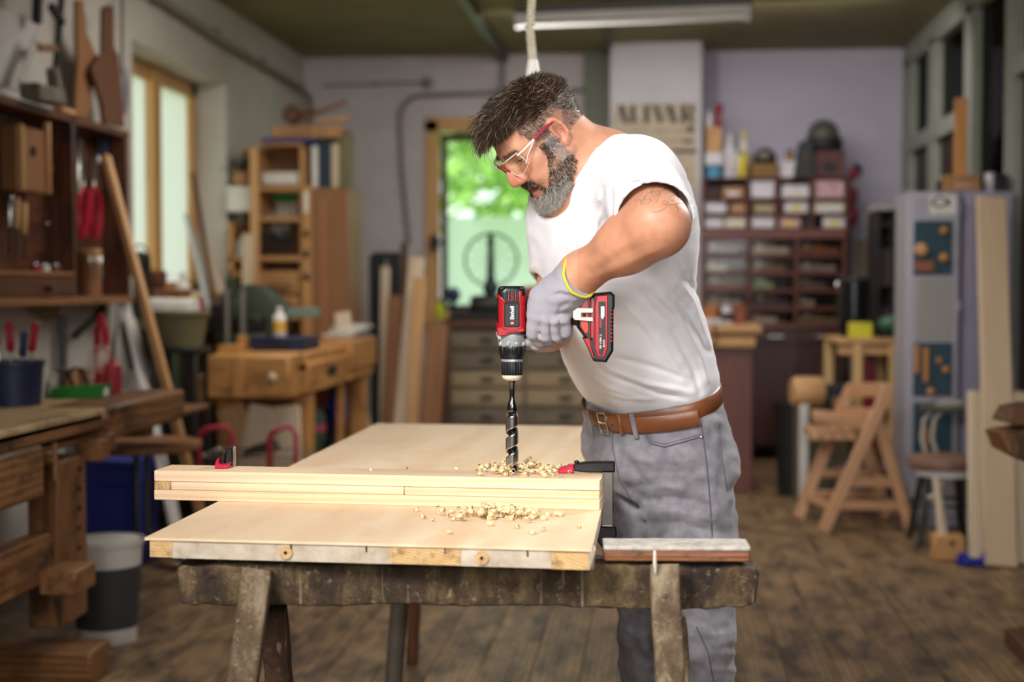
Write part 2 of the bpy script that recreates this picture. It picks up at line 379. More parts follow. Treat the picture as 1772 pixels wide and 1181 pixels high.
for t in (0, .33, .66, 1): mb.ell(a.lerp(b, t) , (.03, .05, .035))
tag(mb.build('pipe', M_pipe), 'brown grey cable pipe running high along the left wall above the window', 'pipe')
a = PY(560, 148, YB - .02); b = PY(740, 143, YB - .02)
mb = MB(); mb.tube([a, a.lerp(b, .5), b], .011, 8); mb.ell(b, (.05, .03, .05)); mb.ell(a.lerp(b, .5), (.02, .02, .02))
tag(mb.build('wall_bracket', mat('bracket_lilac', '8a7f80', .6)), 'thin painted horizontal rod ending in a round knob high on the back wall', 'bracket')
# pale skirting under the dark cupboard
mb = MB(); mb.box((1.0, YB - .02, .06), (1.7, .05, .12)); o = mb.build('baseboard_back', M_tan); struct(o)
# glazed partition on the right
rw = thing('wall_right', None, None, (XR, 8, 0)); struct(rw)
def rbar(y0, y1, z0, z1, name, m_, t=.09, x=XR + .045): q = MB(); q.box((x, (y0 + y1) / 2, (z0 + z1) / 2), (t, y1 - y0, z1 - z0), bev=.004); return q.build(name, m_, rw)
yp = [PX(p, 300, XR).y for p in (1571, 1577, 1608, 1619, 1670, 1684, 1741, 1757)]
rbar(YB - .02, YB + .1, 0, ZC, 'post', M_post)
ptops = [(yp[1], YB), (yp[3], yp[2]), (yp[5], yp[4]), (yp[7], yp[6])]
for a, b in ptops: rbar(min(a, b), max(a, b), 0, ZC - .12, 'post', M_post, .12)
rbar(YF, YB, ZC - .16, ZC, 'head_rail', M_post, .12)
zs = PX(1600, 238, XR).z
rbar(yp[4], YB, zs - .06, zs + .05, 'sill_rail', M_post, .13); rbar(YF, yp[7], zs + .05, zs + .16, 'sill_rail', M_post, .13)
M_pg = glassy('partition_pane', '7c8a82', 0, .10)
for (a, b), z0 in zip(((yp[2], yp[1]), (yp[4], yp[3]), (yp[6], yp[5]), (YF, yp[7])), (zs + .05, zs + .05, 1.5, zs + .16)): rbar(a, b, z0, ZC - .16, 'pane', M_pg, .006)
for a, b, z1 in ((yp[2], yp[1], zs - .06), (yp[4], yp[3], zs - .06), (yp[6], yp[5], 1.5), (YF, yp[7], zs + .05)): rbar(a, b, 0, z1, 'panel', M_maroon, .03)
# room behind the partition, its dimness put into dark wall colour
M_dim = mat('side_room_shade', '2c2f2b', .9, nz=(1.5, '22241f', .3))
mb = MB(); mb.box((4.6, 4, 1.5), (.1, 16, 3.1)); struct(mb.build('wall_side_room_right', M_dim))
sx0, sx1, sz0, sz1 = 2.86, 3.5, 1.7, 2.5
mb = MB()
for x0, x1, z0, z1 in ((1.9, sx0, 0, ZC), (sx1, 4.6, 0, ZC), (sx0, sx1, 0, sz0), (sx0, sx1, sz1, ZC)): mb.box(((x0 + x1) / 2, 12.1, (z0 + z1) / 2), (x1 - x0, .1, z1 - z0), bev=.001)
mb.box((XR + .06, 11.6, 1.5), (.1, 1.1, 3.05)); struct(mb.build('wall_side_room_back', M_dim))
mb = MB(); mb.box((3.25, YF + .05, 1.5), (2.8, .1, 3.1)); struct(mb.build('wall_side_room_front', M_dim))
win3 = thing('window_3', None, None, (3.1, 12.1, sz0)); struct(win3)
for x0, x1, z0, z1 in ((sx0, sx1, sz0, sz0 + .05), (sx0, sx1, sz1 - .05, sz1), (sx0, sx0 + .05, sz0, sz1), (sx1 - .05, sx1, sz0, sz1)):
    m_ = MB(); m_.box(((x0 + x1) / 2, 12.1, (z0 + z1) / 2), (x1 - x0, .12, z1 - z0)); m_.build('frame', M_sash, win3)
m_ = MB(); m_.box((3.18, 12.1, 2.1), (.54, .006, .7)); m_.build('pane', MATS['clear_pane'], win3)
# front wall behind the camera, unseen; opening shaped to limit sky fill
mb = MB()
for x0, x1, z0, z1 in ((XL - .3, -2.2, 0, ZC), (1.2, XR + .1, 0, ZC), (-2.2, 1.2, 0, 1.0), (-2.2, 1.2, 2.6, ZC)): mb.box(((x0 + x1) / 2, YF - .1, (z0 + z1) / 2), (x1 - x0, .2, z1 - z0), bev=.001)
struct(mb.build('wall_front', M_wall))
# outdoors: lawn, trees, pale outbuilding
M_grass = mat('lawn', '9db07c', .9, nz=(6, 'b2c292', .3))
mb = MB(); mb.box((0, 33, -.3), (90, 43, .1), bev=.01); mb.box((-25, 0, -.3), (44, 24, .1), bev=.01); o = mb.build('lawn', M_grass); struct(o)
M_leaf = [mat('leaf_a', 'a4cc70', .6, nz=(3, '7fb048', .3)), mat('leaf_b', 'c2e08c', .6, nz=(3, '98c460', .3))]
for m_ in M_leaf:
    b_ = m_.node_tree.nodes['Principled BSDF']; b_.inputs['Subsurface Weight'].default_value = 0
M_bark = mat('bark', '4d3c2c', .9, bump=(20, .4))
def tree(loc, h, r, label, seed):
    rr = random.Random(seed); t = thing('tree', label, 'tree', loc, 0, None)
    m_ = MB(); x, y, z = loc; m_.tube([(x, y, z), (x + .1, y, z + h * .35), (x - .05, y, z + h * .7)], [.22, .17, .08], 8); m_.build('trunk', M_bark, t)
    m_ = MB()
    for i in range(2600):
        u = V((rr.gauss(0, 1), rr.gauss(0, 1), rr.gauss(0, 1))).normalized() * (rr.random() ** .4)
        c = V((x, y, z + h * .62)) + V((u.x * r, u.y * r, u.z * h * .42)); m_.mi = i % 2
        a = V((rr.gauss(0, 1), rr.gauss(0, 1), rr.gauss(0, 1))).normalized(); b = a.orthogonal().normalized(); s_ = rr.uniform(.14, .3)
        m_.add([c - a * s_, c + b * s_ * .5, c + a * s_, c - b * s_ * .5], [[0, 1, 2, 3]])
    o = m_.build('foliage', M_leaf, t, smooth=False); o['kind'] = 'stuff'
for i, (p, lab) in enumerate((((-5.2, 24, -.25), 'bright green leafy tree outside the back window, left side'), ((-1.9, 31.5, -.25), 'bright green leafy tree in the middle of the back window'), ((2.6, 26, -.25), 'bright green leafy tree behind the man outside the back window'))):
    tree(p, 8.5 - .5 * i, 2.9, lab, i + 3)
tree((-8.5, 9.5, -.25), 8, 3.0, 'pale green tree seen dimly through the frosted left window', 11)
tree((-7.8, 16, -.25), 7.5, 2.6, 'tree beyond the far half of the frosted left window', 12)
tree((5.2, 20, -.25), 7, 2.4, 'green tree seen through the dark glazed partition', 13)
hb = thing('outbuilding', 'white roofed outbuilding low outside the back window beside the man', 'building', (.75, 21, -.25))
m_ = MB(); m_.box((.75, 21, .75), (3.6, 2.4, 2.0)); m_.build('wall', mat('outbuilding_wall', 'cfe0d6', .8), hb)
z_ = P(900, 372, 21).z
m_ = MB(); m_.hexa([(-1.3, 19.5, z_ - .12), (2.8, 19.5, z_ - .12), (2.8, 22.4, z_ - .12), (-1.3, 22.4, z_ - .12)], [(-.7, 20.4, z_ + .36), (2.4, 20.4, z_ + .36), (2.4, 21.6, z_ + .36), (-.7, 21.6, z_ + .36)]); m_.build('roof', mat('outbuilding_roof', 'f4f6f8', .4), hb)
# ================================================================ THE BENCH IN FRONT: door panel on trestles
ZT = .85; TH = .032
M_ply = wood('plywood_face', 'dcbb95', 'e8cfae', .55, .5, stretch=7, ring=.25, bump=.05, dirt='cba882', dirtscale=5, dpos=(.5, .8))
M_edge = mat('chalky_edge', 'c9bba8', .8, nz=(28, 'a08f7a', .22), bump=(60, .5, .004))
M_endg = wood('end_grain', 'b58f5c', 'cdab78', 2.5, .7, dirt='8a6a40', dirtscale=40)
M_spruce = wood('spruce', 'dab38c', 'e6c5a2', 1.0, .5, stretch=20, ring=.4, bump=.05)
M_spruce_l = wood('spruce_light', 'dfbc98', 'e9ccaa', .8, .5, stretch=18, ring=.45, bump=.05)
FL, FR_, BL = PZ(250, 931, ZT), PZ(1024, 951, ZT), PZ(652, 733, ZT)
du = (BL - FL).normalized(); dr_ = (FR_ - FL); wid = dr_.length; dr_ = dr_.normalized()
Lb = (BL - FL).length
door = thing('door_panel', 'large pale plywood faced panel lying flat across the two trestles', 'board', (FL + dr_ * wid / 2 + du * Lb / 2 + V((0, 0, -TH))))
def dpt(a, b, z): return FL + dr_ * a + du * b + V((0, 0, z))
def dslab(a0, a1, b0, b1, z0, z1, name, m_, parent=door):
    q = MB(); q.hexa([dpt(a0, b0, z0), dpt(a1, b0, z0), dpt(a1, b1, z0), dpt(a0, b1, z0)], [dpt(a0, b0, z1), dpt(a1, b0, z1), dpt(a1, b1, z1), dpt(a0, b1, z1)])
    # grain along the panel
    q.g = [V(((p - FL).dot(du), (p - FL).dot(dr_), p.z)) for p in q.v]
    return q.build(name, m_, parent)
dslab(0, wid, 0, Lb, -.004, 0, 'face_panel', M_ply)
dslab(.004, wid - .002, .02, Lb - .002, -TH, -.004, 'core', M_edge)
dslab(.008, .045, .002, .022, -TH + .001, -.004, 'stile', M_endg)
dslab(wid - .062, wid - .004, .004, .022, -TH - .001, -.004, 'stile', M_endg)
dslab(.045, wid - .062, .003, .022, -TH, -.004, 'edge_rail', M_edge)
dslab(wid * .56, wid * .715, .0015, .004, -TH + .001, -.006, 'bare_patch', M_endg)
for px in (.325, .762):
    q = MB(); q.lathe([(.0105, 0), (.0105, .004)], dpt(wid * px, .0035, -.018), -du, 18); pl = q.build('wood_plug', M_endg, door)
    q = MB(); q.lathe([(.0028, 0), (.0028, .001)], dpt(wid * px, -.0005, -.018), -du, 10); q.build('plug_hole', M_dark, pl)
for px in (.335, .505, .68, .86): dslab(wid * px, wid * px + .0022, .0012, .004, -.014, -.0045, 'notch', M_dark)
q = MB()   # chipped corner of the face veneer
q.hexa([dpt(wid - .004, .0, -TH), dpt(wid + .002, .01, -TH), dpt(wid + .002, .05, -TH), dpt(wid - .004, .05, -TH)], [dpt(wid - .004, -.002, -.002), dpt(wid + .006, .004, -.003), dpt(wid + .003, .05, -.003), dpt(wid - .004, .05, -.003)]); q.build('chipped_corner', M_edge, door)
# ---- stack of planks clamped on the panel
ZS = ZT + .0555
SL, SR, SLb = PZ(266, 814.5, ZS), PZ(1038, 830.5, ZS), PZ(292, 804.5, ZS)
sx = (SR - SL); Ls = sx.length; sx = sx.normalized(); sy = V((-sx.y, sx.x, 0)); Ws = (SLb - SL).dot(sy)
def plank(name, x0, x1, z0, z1, m_, label, y0=0., y1=None, group='planks clamped in the stack'):
    q = MB(); y1 = Ws if y1 is None else y1
    c = SL + sx * (x0 + x1) / 2 + sy * (y0 + y1) / 2; c.z = (z0 + z1) / 2
    q.box(c, (x1 - x0, y1 - y0, z1 - z0), Matrix((sx, sy, UP)).transposed(), .0012)
    return tag(q.build(name, m_), label, 'plank', group)
plank('timber_plank', 0, Ls, ZT, ZT + .0195, M_spruce, 'bottom spruce plank of the clamped stack lying on the plywood panel')
plank('timber_plank', .033, Ls * .572, ZT + .0196, ZT + .0350, M_spruce_l, 'middle layer spruce plank, left half of the clamped stack, its end set back', .001, Ws)
plank('timber_plank', Ls * .573, Ls - .0005, ZT + .0196, ZT + .0350, M_spruce, 'middle layer spruce plank, right half of the clamped stack', .002, Ws)
plank('timber_block', 0.0005, .0325, ZT + .0196, ZT + .0350, M_endg, 'small filler block at the left end of the middle layer of the clamped stack', .0, Ws)
plank('timber_plank', .0005, Ls, ZT + .0351, ZS, M_spruce_l, 'top spruce plank of the clamped stack being drilled')
# ---- rough old trestles
def rough_beam(q, a, b, w_, h, amp, seg=60, rs=8, up=(0, 0, 1), seed=0., r=.15, ends=False):
    """old timber: rounded square section, knocked about by noise"""
    a, b = V(a), V(b); x = (b - a).normalized(); y = V(up).cross(x).normalized(); z = x.cross(y); n = rs * 4; vs = []; gc = []; Lx = (b - a).length
    prof = []
    for k in range(n):
        t = 2 * math.pi * (k + .5) / n; c, s_ = math.cos(t), math.sin(t); e = r
        prof.append((math.copysign(abs(c) ** e, c), math.copysign(abs(s_) ** e, s_)))
    amp0 = amp
    for i in range(seg + 1):
        f = i / seg; amp = amp0 * (1 + (1.1 * max(0, abs(f - .5) - .34) / .16 if ends else 0)); endk = 1 - .05 * max(0, 1 - min(i, seg - i) / 1.5)
        for (c, s_) in prof:
            p = a + x * (f * Lx) + y * (c * w_ / 2 * endk) + z * (s_ * h / 2 * endk)
            nn = mnoise.noise_vector(p * 9 + V((seed, 0, 0))) * amp + mnoise.noise_vector(p * 38 + V((0, seed, 0))) * amp * .55 + mnoise.noise_vector(p * 95) * amp * .3
            vs.append(p + nn); gc.append((f * Lx + seed, c * w_ / 2, s_ * h / 2))
    fs = [[i * n + k, i * n + (k + 1) % n, (i + 1) * n + (k + 1) % n, (i + 1) * n + k] for i in range(seg) for k in range(n)]
    fs.append(list(range(n))[::-1]); fs.append([seg * n + k for k in range(n)])
    q.add(vs, fs, gc); return q
def crusty(key, c1, c2, c3, crust, sc=1.0, bs=1.0):
    m, t, b, N, L = nt(key); b.inputs['Roughness'].default_value = .8
    at = N('ShaderNodeTexCoord'); n1 = N('ShaderNodeTexNoise'); n1.inputs['Scale'].default_value = 13 * sc; n1.inputs['Detail'].default_value = 9; n1.inputs['Roughness'].default_value = .72
    mp = N('ShaderNodeMapping'); mp.inputs['Scale'].default_value = (1, 1, .55); L(at.outputs['Object'], mp.inputs['Vector']); L(mp.outputs['Vector'], n1.inputs['Vector'])
    r = N('ShaderNodeValToRGB'); e = r.color_ramp.elements; e[0].position = .34; e[0].color = lin(c1); e[1].position = .64; e[1].color = lin(c3); x_ = e.new(.5); x_.color = lin(c2); L(n1.outputs['Fac'], r.inputs['Fac'])
    n2 = N('ShaderNodeTexNoise'); n2.inputs['Scale'].default_value = 62 * sc; n2.inputs['Detail'].default_value = 6; n2.inputs['Roughness'].default_value = .7; L(at.outputs['Object'], n2.inputs['Vector'])
    r2 = N('ShaderNodeValToRGB'); r2.color_ramp.elements[0].position = .58; r2.color_ramp.elements[1].position = .76; L(n2.outputs['Fac'], r2.inputs['Fac'])
    mx = N('ShaderNodeMix', data_type='RGBA'); L(r2.outputs['Color'], mx.inputs['Factor']); L(r.outputs['Color'], mx.inputs['A']); mx.inputs['B'].default_value = lin(crust)
    # a few drips of old paint and glue running down
    mp2 = N('ShaderNodeMapping'); mp2.inputs['Scale'].default_value = (30, 30, 1.5); L(at.outputs['Object'], mp2.inputs['Vector'])
    n4 = N('ShaderNodeTexNoise'); n4.inputs['Scale'].default_value = 2.0; L(mp2.outputs['Vector'], n4.inputs['Vector']); r4 = N('ShaderNodeValToRGB'); r4.color_ramp.elements[0].position = .66; r4.color_ramp.elements[1].position = .74; L(n4.outputs['Fac'], r4.inputs['Fac'])
    m4 = N('ShaderNodeMix', data_type='RGBA'); L(r4.outputs['Color'], m4.inputs['Factor']); L(mx.outputs['Result'], m4.inputs['A']); m4.inputs['B'].default_value = lin('8d7c62')
    L(m4.outputs['Result'], b.inputs['Base Color'])
    v = N('ShaderNodeTexNoise'); v.inputs['Scale'].default_value = 75 * sc; v.inputs['Detail'].default_value = 8; v.inputs['Roughness'].default_value = .7; L(at.outputs['Object'], v.inputs['Vector'])
    bp = N('ShaderNodeBump'); bp.inputs['Strength'].default_value = .9 * bs; bp.inputs['Distance'].default_value = .008; L(v.outputs['Fac'], bp.inputs['Height']); L(bp.outputs['Normal'], b.inputs['Normal'])
    return m
M_beam = crusty('caked_beam', '1c130c', '443220', '75613f', '9c8a68')
M_legw = crusty('weathered_leg', '3a2b1e', '67543d', '97866c', 'bdb09a', 1.2, .8)
M_legb = crusty('dark_leg', '20140d', '43291a', '5b3d28', '7b6046', 1.0, .8)
M_legr = wood('reddish_leg', '6e4a35', '8c6248', 1.2, .6)
M_stripw = mat('weathered_batten', 'c4bdb2', .8, nz=(40, '8d857a', .2), bump=(80, .6, .004))
M_stripb = wood('batten_front', '6a3d22', '8d5a38', 2, .6, dirt='3a2416', dirtscale=30, bump=.5)
zt, zb = ZT - TH - .001, .742
bl, br = PZ(306, 967, zt), PZ(1311, 975, zt)
bx = (br - bl).normalized(); by = V((-bx.y, bx.x, 0)); hw = .055
tr = thing('trestle', 'front trestle with thick glue caked old beam and splayed legs', 'trestle', ((bl + br) / 2).to_2d().to_3d(), 0)
q = MB(); cz = (zt + zb) / 2 - .003
a, b = bl + by * hw, br + by * hw; a.z = b.z = cz; rough_beam(q, a, b, 2 * hw, zt - zb - .008, .0046, 190, 13, seed=3.1, ends=True)
q.build('beam', M_beam, tr, angle=180)
a, b = PZ(1044, 948, zt + .02), PZ(1297, 950, zt + .02)
def batten(zc, h, off, m_, name, wd=.07):
    q = MB(); p0 = V((a.x, a.y, zc)) + by * (off + wd / 2) + bx * .0; p1 = V((b.x, b.y, zc)) + by * (off + wd / 2); rough_beam(q, p0, p1, wd, h, .0012, 60, 6, seed=5); q.build(name, m_, tr, angle=180)
batten(zt + .0095, .019, -.012, M_stripb, 'batten'); batten(zt + .0215, .007, -.014, M_stripw, 'batten', .074)
def leg(top, px2, py2, d2, w_, th, m_, seed, name='leg', par=tr, endz=0.0):
    p1 = P(px2, py2, d2); dv = (p1 - top); e = top + dv * ((endz - top.z) / dv.z)
    q = MB(); rough_beam(q, e, top, w_, th, .0028, 46, 6, up=FWD, seed=seed, r=.3); return q.build(name, m_, par, angle=180)
dl, dr2 = (bl - CAM).dot(FWD), (br - CAM).dot(FWD)
dL = dl - .012; dR = dr2 - .01
l1 = leg(P(447, 984, dL), 420, 1181, dL - .03, .046, .04, M_legw, 1.7); l2 = leg(P(474, 1052, dL + .16), 482, 1181, dL + .2, .044, .04, M_legb, 4.2)
l3 = leg(P(1150, 978, dR), 1158, 1181, dR - .03, .044, .036, M_legw, 8.8); l4 = leg(P(1165, 1064, dR + .13), 1172, 1181, dR + .16, .042, .04, M_legw, 6.1)
q = MB(); q.ell(P(1150, 1034, dR - .022), (.0085, .006, .0085)); q.build('bolt_head', mat('rusty_bolt', '4a3a2c', .6, .4), l3)
q = MB(); q.tube([P(1133, 953, dR - .03), P(1133, 975, dR - .03), P(1134, 992, dR - .026)], [.0022, .003, .0012], 6); q.build('glue_drip', mat('glue_drip', 'd8d2c4', .5), tr)
# far trestle, mostly hidden under the panel
t0 = P(700, 1000, 4.0); tz = ZT - TH - .001
c0 = dpt(.02, Lb - .22, 0); c1 = dpt(wid + .12, Lb - .22, 0)
tr2 = thing('trestle', 'far trestle in the shade under the back end of the panel', 'trestle', ((c0 + c1) / 2).to_2d().to_3d())
q = MB(); q.bar((c0.x, c0.y, tz - .045), (c1.x, c1.y, tz - .045), .09, .09); q.build('beam', M_legb, tr2)
def leg2(px, py, d, top, w_, m_, rnd=False):
    e = P(px, py, d); e.z = 0; q = MB()
    if rnd: q.tube([e, e.lerp(top, .5), top], [w_ * .48, w_ * .52, w_ * .5], 10)
    else: q.bar(e, top, w_, w_ * .6)
    q.build('leg', m_, tr2)
leg2(668, 1230, 3.62, V((c0.x + .12, c0.y - .03, tz - .08)), .045, mat('grey_leg', '6f6558', .7, nz=(20, '4d443a', .3)), True)
leg2(713, 1147, 4.72, V((c0.x + .14, c0.y + .03, tz - .08)), .04, M_legr)
leg2(1180, 1230, 3.62, V((c1.x - .12, c1.y - .03, tz - .08)), .045, M_legr, True); leg2(1150, 1147, 4.72, V((c1.x - .14, c1.y + .03, tz - .08)), .04, M_legr)
# ---- clamps
M_black = mat('black_plastic', '121214', .38, spec=.5); M_cred = mat('red_plastic', 'b3173a', .35); M_steel = mat('steel', 'b9b3aa', .28, 1.0, nz=(30, '8f8a82', .3))
def bar_clamp(o, ax, label, tilt=0., drop=.125, reach=.088, sc=1.0):
    """o: top of stack where the red pad presses; ax: horizontal direction from pad to bar"""
    ax = V(ax).normalized(); sd = UP.cross(ax); fr = Matrix((ax, sd, UP)).transposed().to_4x4(); fr.translation = o
    t = thing('bar_clamp', label, 'clamp', o + ax * reach + V((0, 0, -drop)))
    q = MB(fr); q.prism([(.024, .0045), (.03, .017), (.038, .019), (.05, .021), (.068, .0215), (reach + .02, .0215), (reach + .02, .002), (.05, .0018)], (0, 0, 0), (1, 0, 0), (0, 0, 1), .02, .003); q.build('arm', M_black, t)
    q = MB(fr); q.prism([(.0, .0005), (-.0, .006), (.008, .011), (.028, .0165), (.029, .0008)], (0, 0, 0), (1, 0, 0), (0, 0, 1), .024, .002); q.build('red_pad', M_cred, t)
    q = MB(fr); q.ell((.034, 0, .0205), (.005, .006, .003)); q.build('release_button', M_black, t)
    q = MB(fr); q.box((reach + .0065, 0, .0 - drop / 2), (.022, .0065, drop + .018)); q.build('steel_bar', M_steel, t)
    q = MB(fr); q.prism([(-.05, -drop + .006), (-.05, -drop + .012), (reach + .022, -drop + .009), (reach + .024, -drop - .004), (reach + .02, -drop - .03), (reach - .004, -drop - .03), (reach - .02, -drop - .008)], (0, 0, 0), (1, 0, 0), (0, 0, 1), .022, .003); q.build('sliding_arm', M_black, t)
    q = MB(fr); q.prism([(-.05, -drop + .012), (-.05, -drop + .0195), (-.02, -drop + .0195), (-.02, -drop + .011)], (0, 0, 0), (1, 0, 0), (0, 0, 1), .022, .002); q.build('red_pad', M_cred, t)
    return t
o = PZ(966, 819, ZS); bar_clamp(o, RGT + FWD * .02, 'black bar clamp with red jaw pad at right end of the plank stack', drop=.107, reach=.084)
# small quick clamp at the back left
o = PZ(384, 812, ZS); t = thing('quick_clamp', 'small red and black quick clamp standing at left end of the plank stack', 'clamp', o)
fr = Matrix((RGT, FWD, UP)).transposed().to_4x4(); fr.translation = o; s_ = .00112
q = MB(fr); q.prism([(-.0135, 0), (-.0135, .009), (-.0095, .018), (-.0068, .018), (-.0055, .0085), (.008, .0075), (.0125, .011), (.0125, .0008)], (0, .011, .0003), (1, 0, 0), (0, 0, 1), .022, .0015); q.build('red_pad', M_cred, t)
q = MB(fr); q.prism([(-.006, .006), (-.006, .022), (-.003, .029), (.002, .0275), (.001, .006)], (0, .024, 0), (1, 0, 0), (0, 0, 1), .014, .002); q.build('handle', M_black, t)
q = MB(fr); q.prism([(.001, .006), (.003, .033), (.008, .038), (.0145, .0385), (.0145, .012), (.008, .004)], (0, .036, 0), (1, 0, 0), (0, 0, 1), .03, .002); q.build('arm', M_black, t)
q = MB(fr); q.box((.0168, .034, .0195), (.003, .018, .038)); q.build('steel_bar', M_steel, t)
# ---- the cordless drill, its long auger bit in the planks
DX = PZ(886, 820, ZS); SC = 2.61 / FPX
DF = Matrix((RGT, FWD, UP)).transposed().to_4x4(); DF.translation = V((DX.x, DX.y, ZS))
def hy(y): return (820 - y) * SC
M_red = mat('drill_red', 'a00f18', .32, coat=.3); M_dgrey = mat('drill_grey', '1c1d20', .5); M_silver = mat('drill_silver', 'b9bcc0', .35, .55); M_cream = mat('chuck_cream', 'd9d4bd', .4); M_orange = mat('drill_orange_red', 'c2331f', .35)
M_bitd = mat('bit_black', '15161a', .25, .6); M_bits = mat('bit_silver', 'd6d3cd', .2, 1.0); M_white = mat('print_white', 'f0f0ee', .6)
drill = thing('cordless_drill', 'red and black cordless drill held upright above the plank stack', 'drill', V((DX.x, DX.y, ZS)))
q = MB(DF); Hb = hy(712); n, seg = 40, 110; ro, ri = .0117, .0064; vs = []
for i in range(seg + 1):
    f = i / seg; z = -.012 + f * (Hb + .012); tw = z / Hb * 2 * math.pi * 3.3
    for k in range(n):
        a = 2 * math.pi * k / n; ph = (a - tw) % (2 * math.pi); land = abs((ph - math.pi) / math.pi)   # one spiral land
        w_ = min(1, max(0, (land - .24) / .10)); r_ = ri + (ro - ri) * (w_ * w_ * (3 - 2 * w_))
        if f > .93: r_ = r_ + (.0085 - r_) * (f - .93) / .07
        vs.append((r_ * math.cos(a), r_ * math.sin(a), z))
fs = []
for i in range(seg):
    for k in range(n): fs.append([i * n + k, i * n + (k + 1) % n, (i + 1) * n + (k + 1) % n, (i + 1) * n + k])
fs.append(list(range(n))[::-1]); fs.append([seg * n + k for k in range(n)])
q.add(vs, fs)
for j in range(seg * n):
    i, k = divmod(j, n); z = -.012 + (i + .5) / seg * (Hb + .012); tw = z / Hb * 2 * math.pi * 3.3
    land = abs((((2 * math.pi * (k + .5) / n) - tw) % (2 * math.pi) - math.pi) / math.pi); q.m[j] = 0 if land > .31 else 1
bit = q.build('auger_bit', [M_bits, M_bitd], drill, angle=60)
q = MB(DF); q.lathe([(.0085, Hb), (.0098, Hb + .004), (.0075, hy(698)), (.0052, hy(692)), (.0048, hy(688)), (.0048, hy(664)), (.0062, hy(662)), (.0062, hy(655))], n=20); q.build('shank', mat('shank_steel', '6c6a70', .2, 1.0), bit)
q = MB(DF); q.lathe([(.007, hy(659)), (.0125, hy(658)), (.0165, hy(655)), (.0188, hy(651)), (.0188, hy(649))], n=32); q.build('chuck_nose', M_cream, drill)
def ridged(prof, k, amp, m_, name, n=96):
    q = MB(DF); vs = []; N = len(prof)
    for r_, h in prof:
        for i in range(n): a = 2 * math.pi * i / n; rr = r_ + (amp if math.sin(a * k) > .2 else 0); vs.append((rr * math.cos(a), rr * math.sin(a), h))
    fs = [[i * n + j, i * n + (j + 1) % n, (i + 1) * n + (j + 1) % n, (i + 1) * n + j] for i in range(N - 1) for j in range(n)]
    fs.append(list(range(n))[::-1]); fs.append([(N - 1) * n + j for j in range(n)])
    q.add(vs, fs); return q.build(name, m_, drill, angle=30)
ridged([(.0170, hy(652)), (.0186, hy(648)), (.0186, hy(640)), (.0186, hy(630)), (.0178, hy(625))], 24, .0008, M_black, 'chuck', 144)
q = MB(DF); q.lathe([(.0185, hy(626)), (.0198, hy(625)), (.0198, hy(621)), (.0185, hy(620))], n=40); q.build('chuck_ring', M_silver, drill)
q = MB(DF); q.lathe([(.0205, hy(621)), (.0215, hy(620)), (.0222, hy(612)), (.0220, hy(608))], n=40); q.build('torque_collar', M_black, drill)
ridged([(.0218, hy(613)), (.0225, hy(610)), (.0230, hy(604)), (.0230, hy(600)), (.0220, hy(598))], 12, .0014, M_black, 'torque_ring', 120)
q = MB(DF); q.lathe([(.0225, hy(600)), (.0240, hy(598)), (.0240, hy(593)), (.0252, hy(590)), (.0262, hy(580)), (.0265, hy(570)), (.02, hy(565))], n=40); gb = q.build('gearbox', M_silver, drill)
for a in (-150, -108, -68, -28): q = MB(DF); q.box((.0246 * math.cos(R(a)), .0246 * math.sin(R(a)), hy(594.5)), (.005, .008, .007), R(a)); q.build('lug', M_silver, gb)
q = MB(DF); q.prism([(-.0295, hy(575)), (-.018, hy(575)), (-.018, hy(586)), (-.0245, hy(588)), (-.0275, hy(583))], (0, -.002, 0), (1, 0, 0), (0, 0, 1), .03, .002); q.build('gearbox_wing', M_silver, gb)
q = MB(DF); q.ell((.0225, -.0125, hy(583)), (.003, .003, .003)); q.build('screw', M_black, gb)
# housing: black core, proud red shell with cut-outs
def hous_r(a, z):
    c, s_ = math.cos(a), math.sin(a); d = (abs(c) ** 3.2 + abs(s_) ** 3.2) ** (-1 / 3.2)
    f = (z - hy(577)) / (hy(496) - hy(577)); taper = 1 - .05 * max(0, f - .8) / .2 - .12 * max(0, f - .94) / .06
    return .0272 * d * taper
def hous_strip(q, cond, off, n=144, rows=90, z0=hy(581), z1=hy(496)):
    idx = {}; vs = []
    for i in range(rows + 1):
        for k in range(n):
            z = z0 + (z1 - z0) * i / rows; a = 2 * math.pi * k / n; r_ = hous_r(a, z) + off; idx[i, k] = len(vs); vs.append((r_ * math.cos(a), r_ * math.sin(a), z))
    fs = []
    for i in range(rows):
        for k in range(n):
            a = math.degrees(2 * math.pi * (k + .5) / n); z = z0 + (z1 - z0) * (i + .5) / rows; y = 820 - z / SC; px = math.cos(R(a)) * hous_r(R(a), z) / SC
            if cond(px, y, math.sin(R(a)) < 0): fs.append([idx[i, k], idx[i, (k + 1) % n], idx[i + 1, (k + 1) % n], idx[i + 1, k]])
    used = sorted({v for f in fs for v in f}); rm = {v: i for i, v in enumerate(used)}
    q.add([vs[v] for v in used], [[rm[v] for v in f] for f in fs])
q = MB(DF); N_ = 64; vs = []; zz = [hy(578), hy(577), hy(560), hy(540), hy(520), hy(508), hy(501), hy(497.5)]
for z in zz: vs += [(hous_r(2 * math.pi * k / N_, z) * math.cos(2 * math.pi * k / N_), hous_r(2 * math.pi * k / N_, z) * math.sin(2 * math.pi * k / N_), z) for k in range(N_)]
vs += [(x * .88, y * .88, hy(495.2)) for x, y, z in vs[-N_:]]; nr = len(zz) + 1
q.add(vs, [[i * N_ + k, i * N_ + (k + 1) % N_, (i + 1) * N_ + (k + 1) % N_, (i + 1) * N_ + k] for i in range(nr - 1) for k in range(N_)] + [list(range(N_))[::-1], [(nr - 1) * N_ + k for k in range(N_)]]); q.build('motor_housing', M_black, drill)
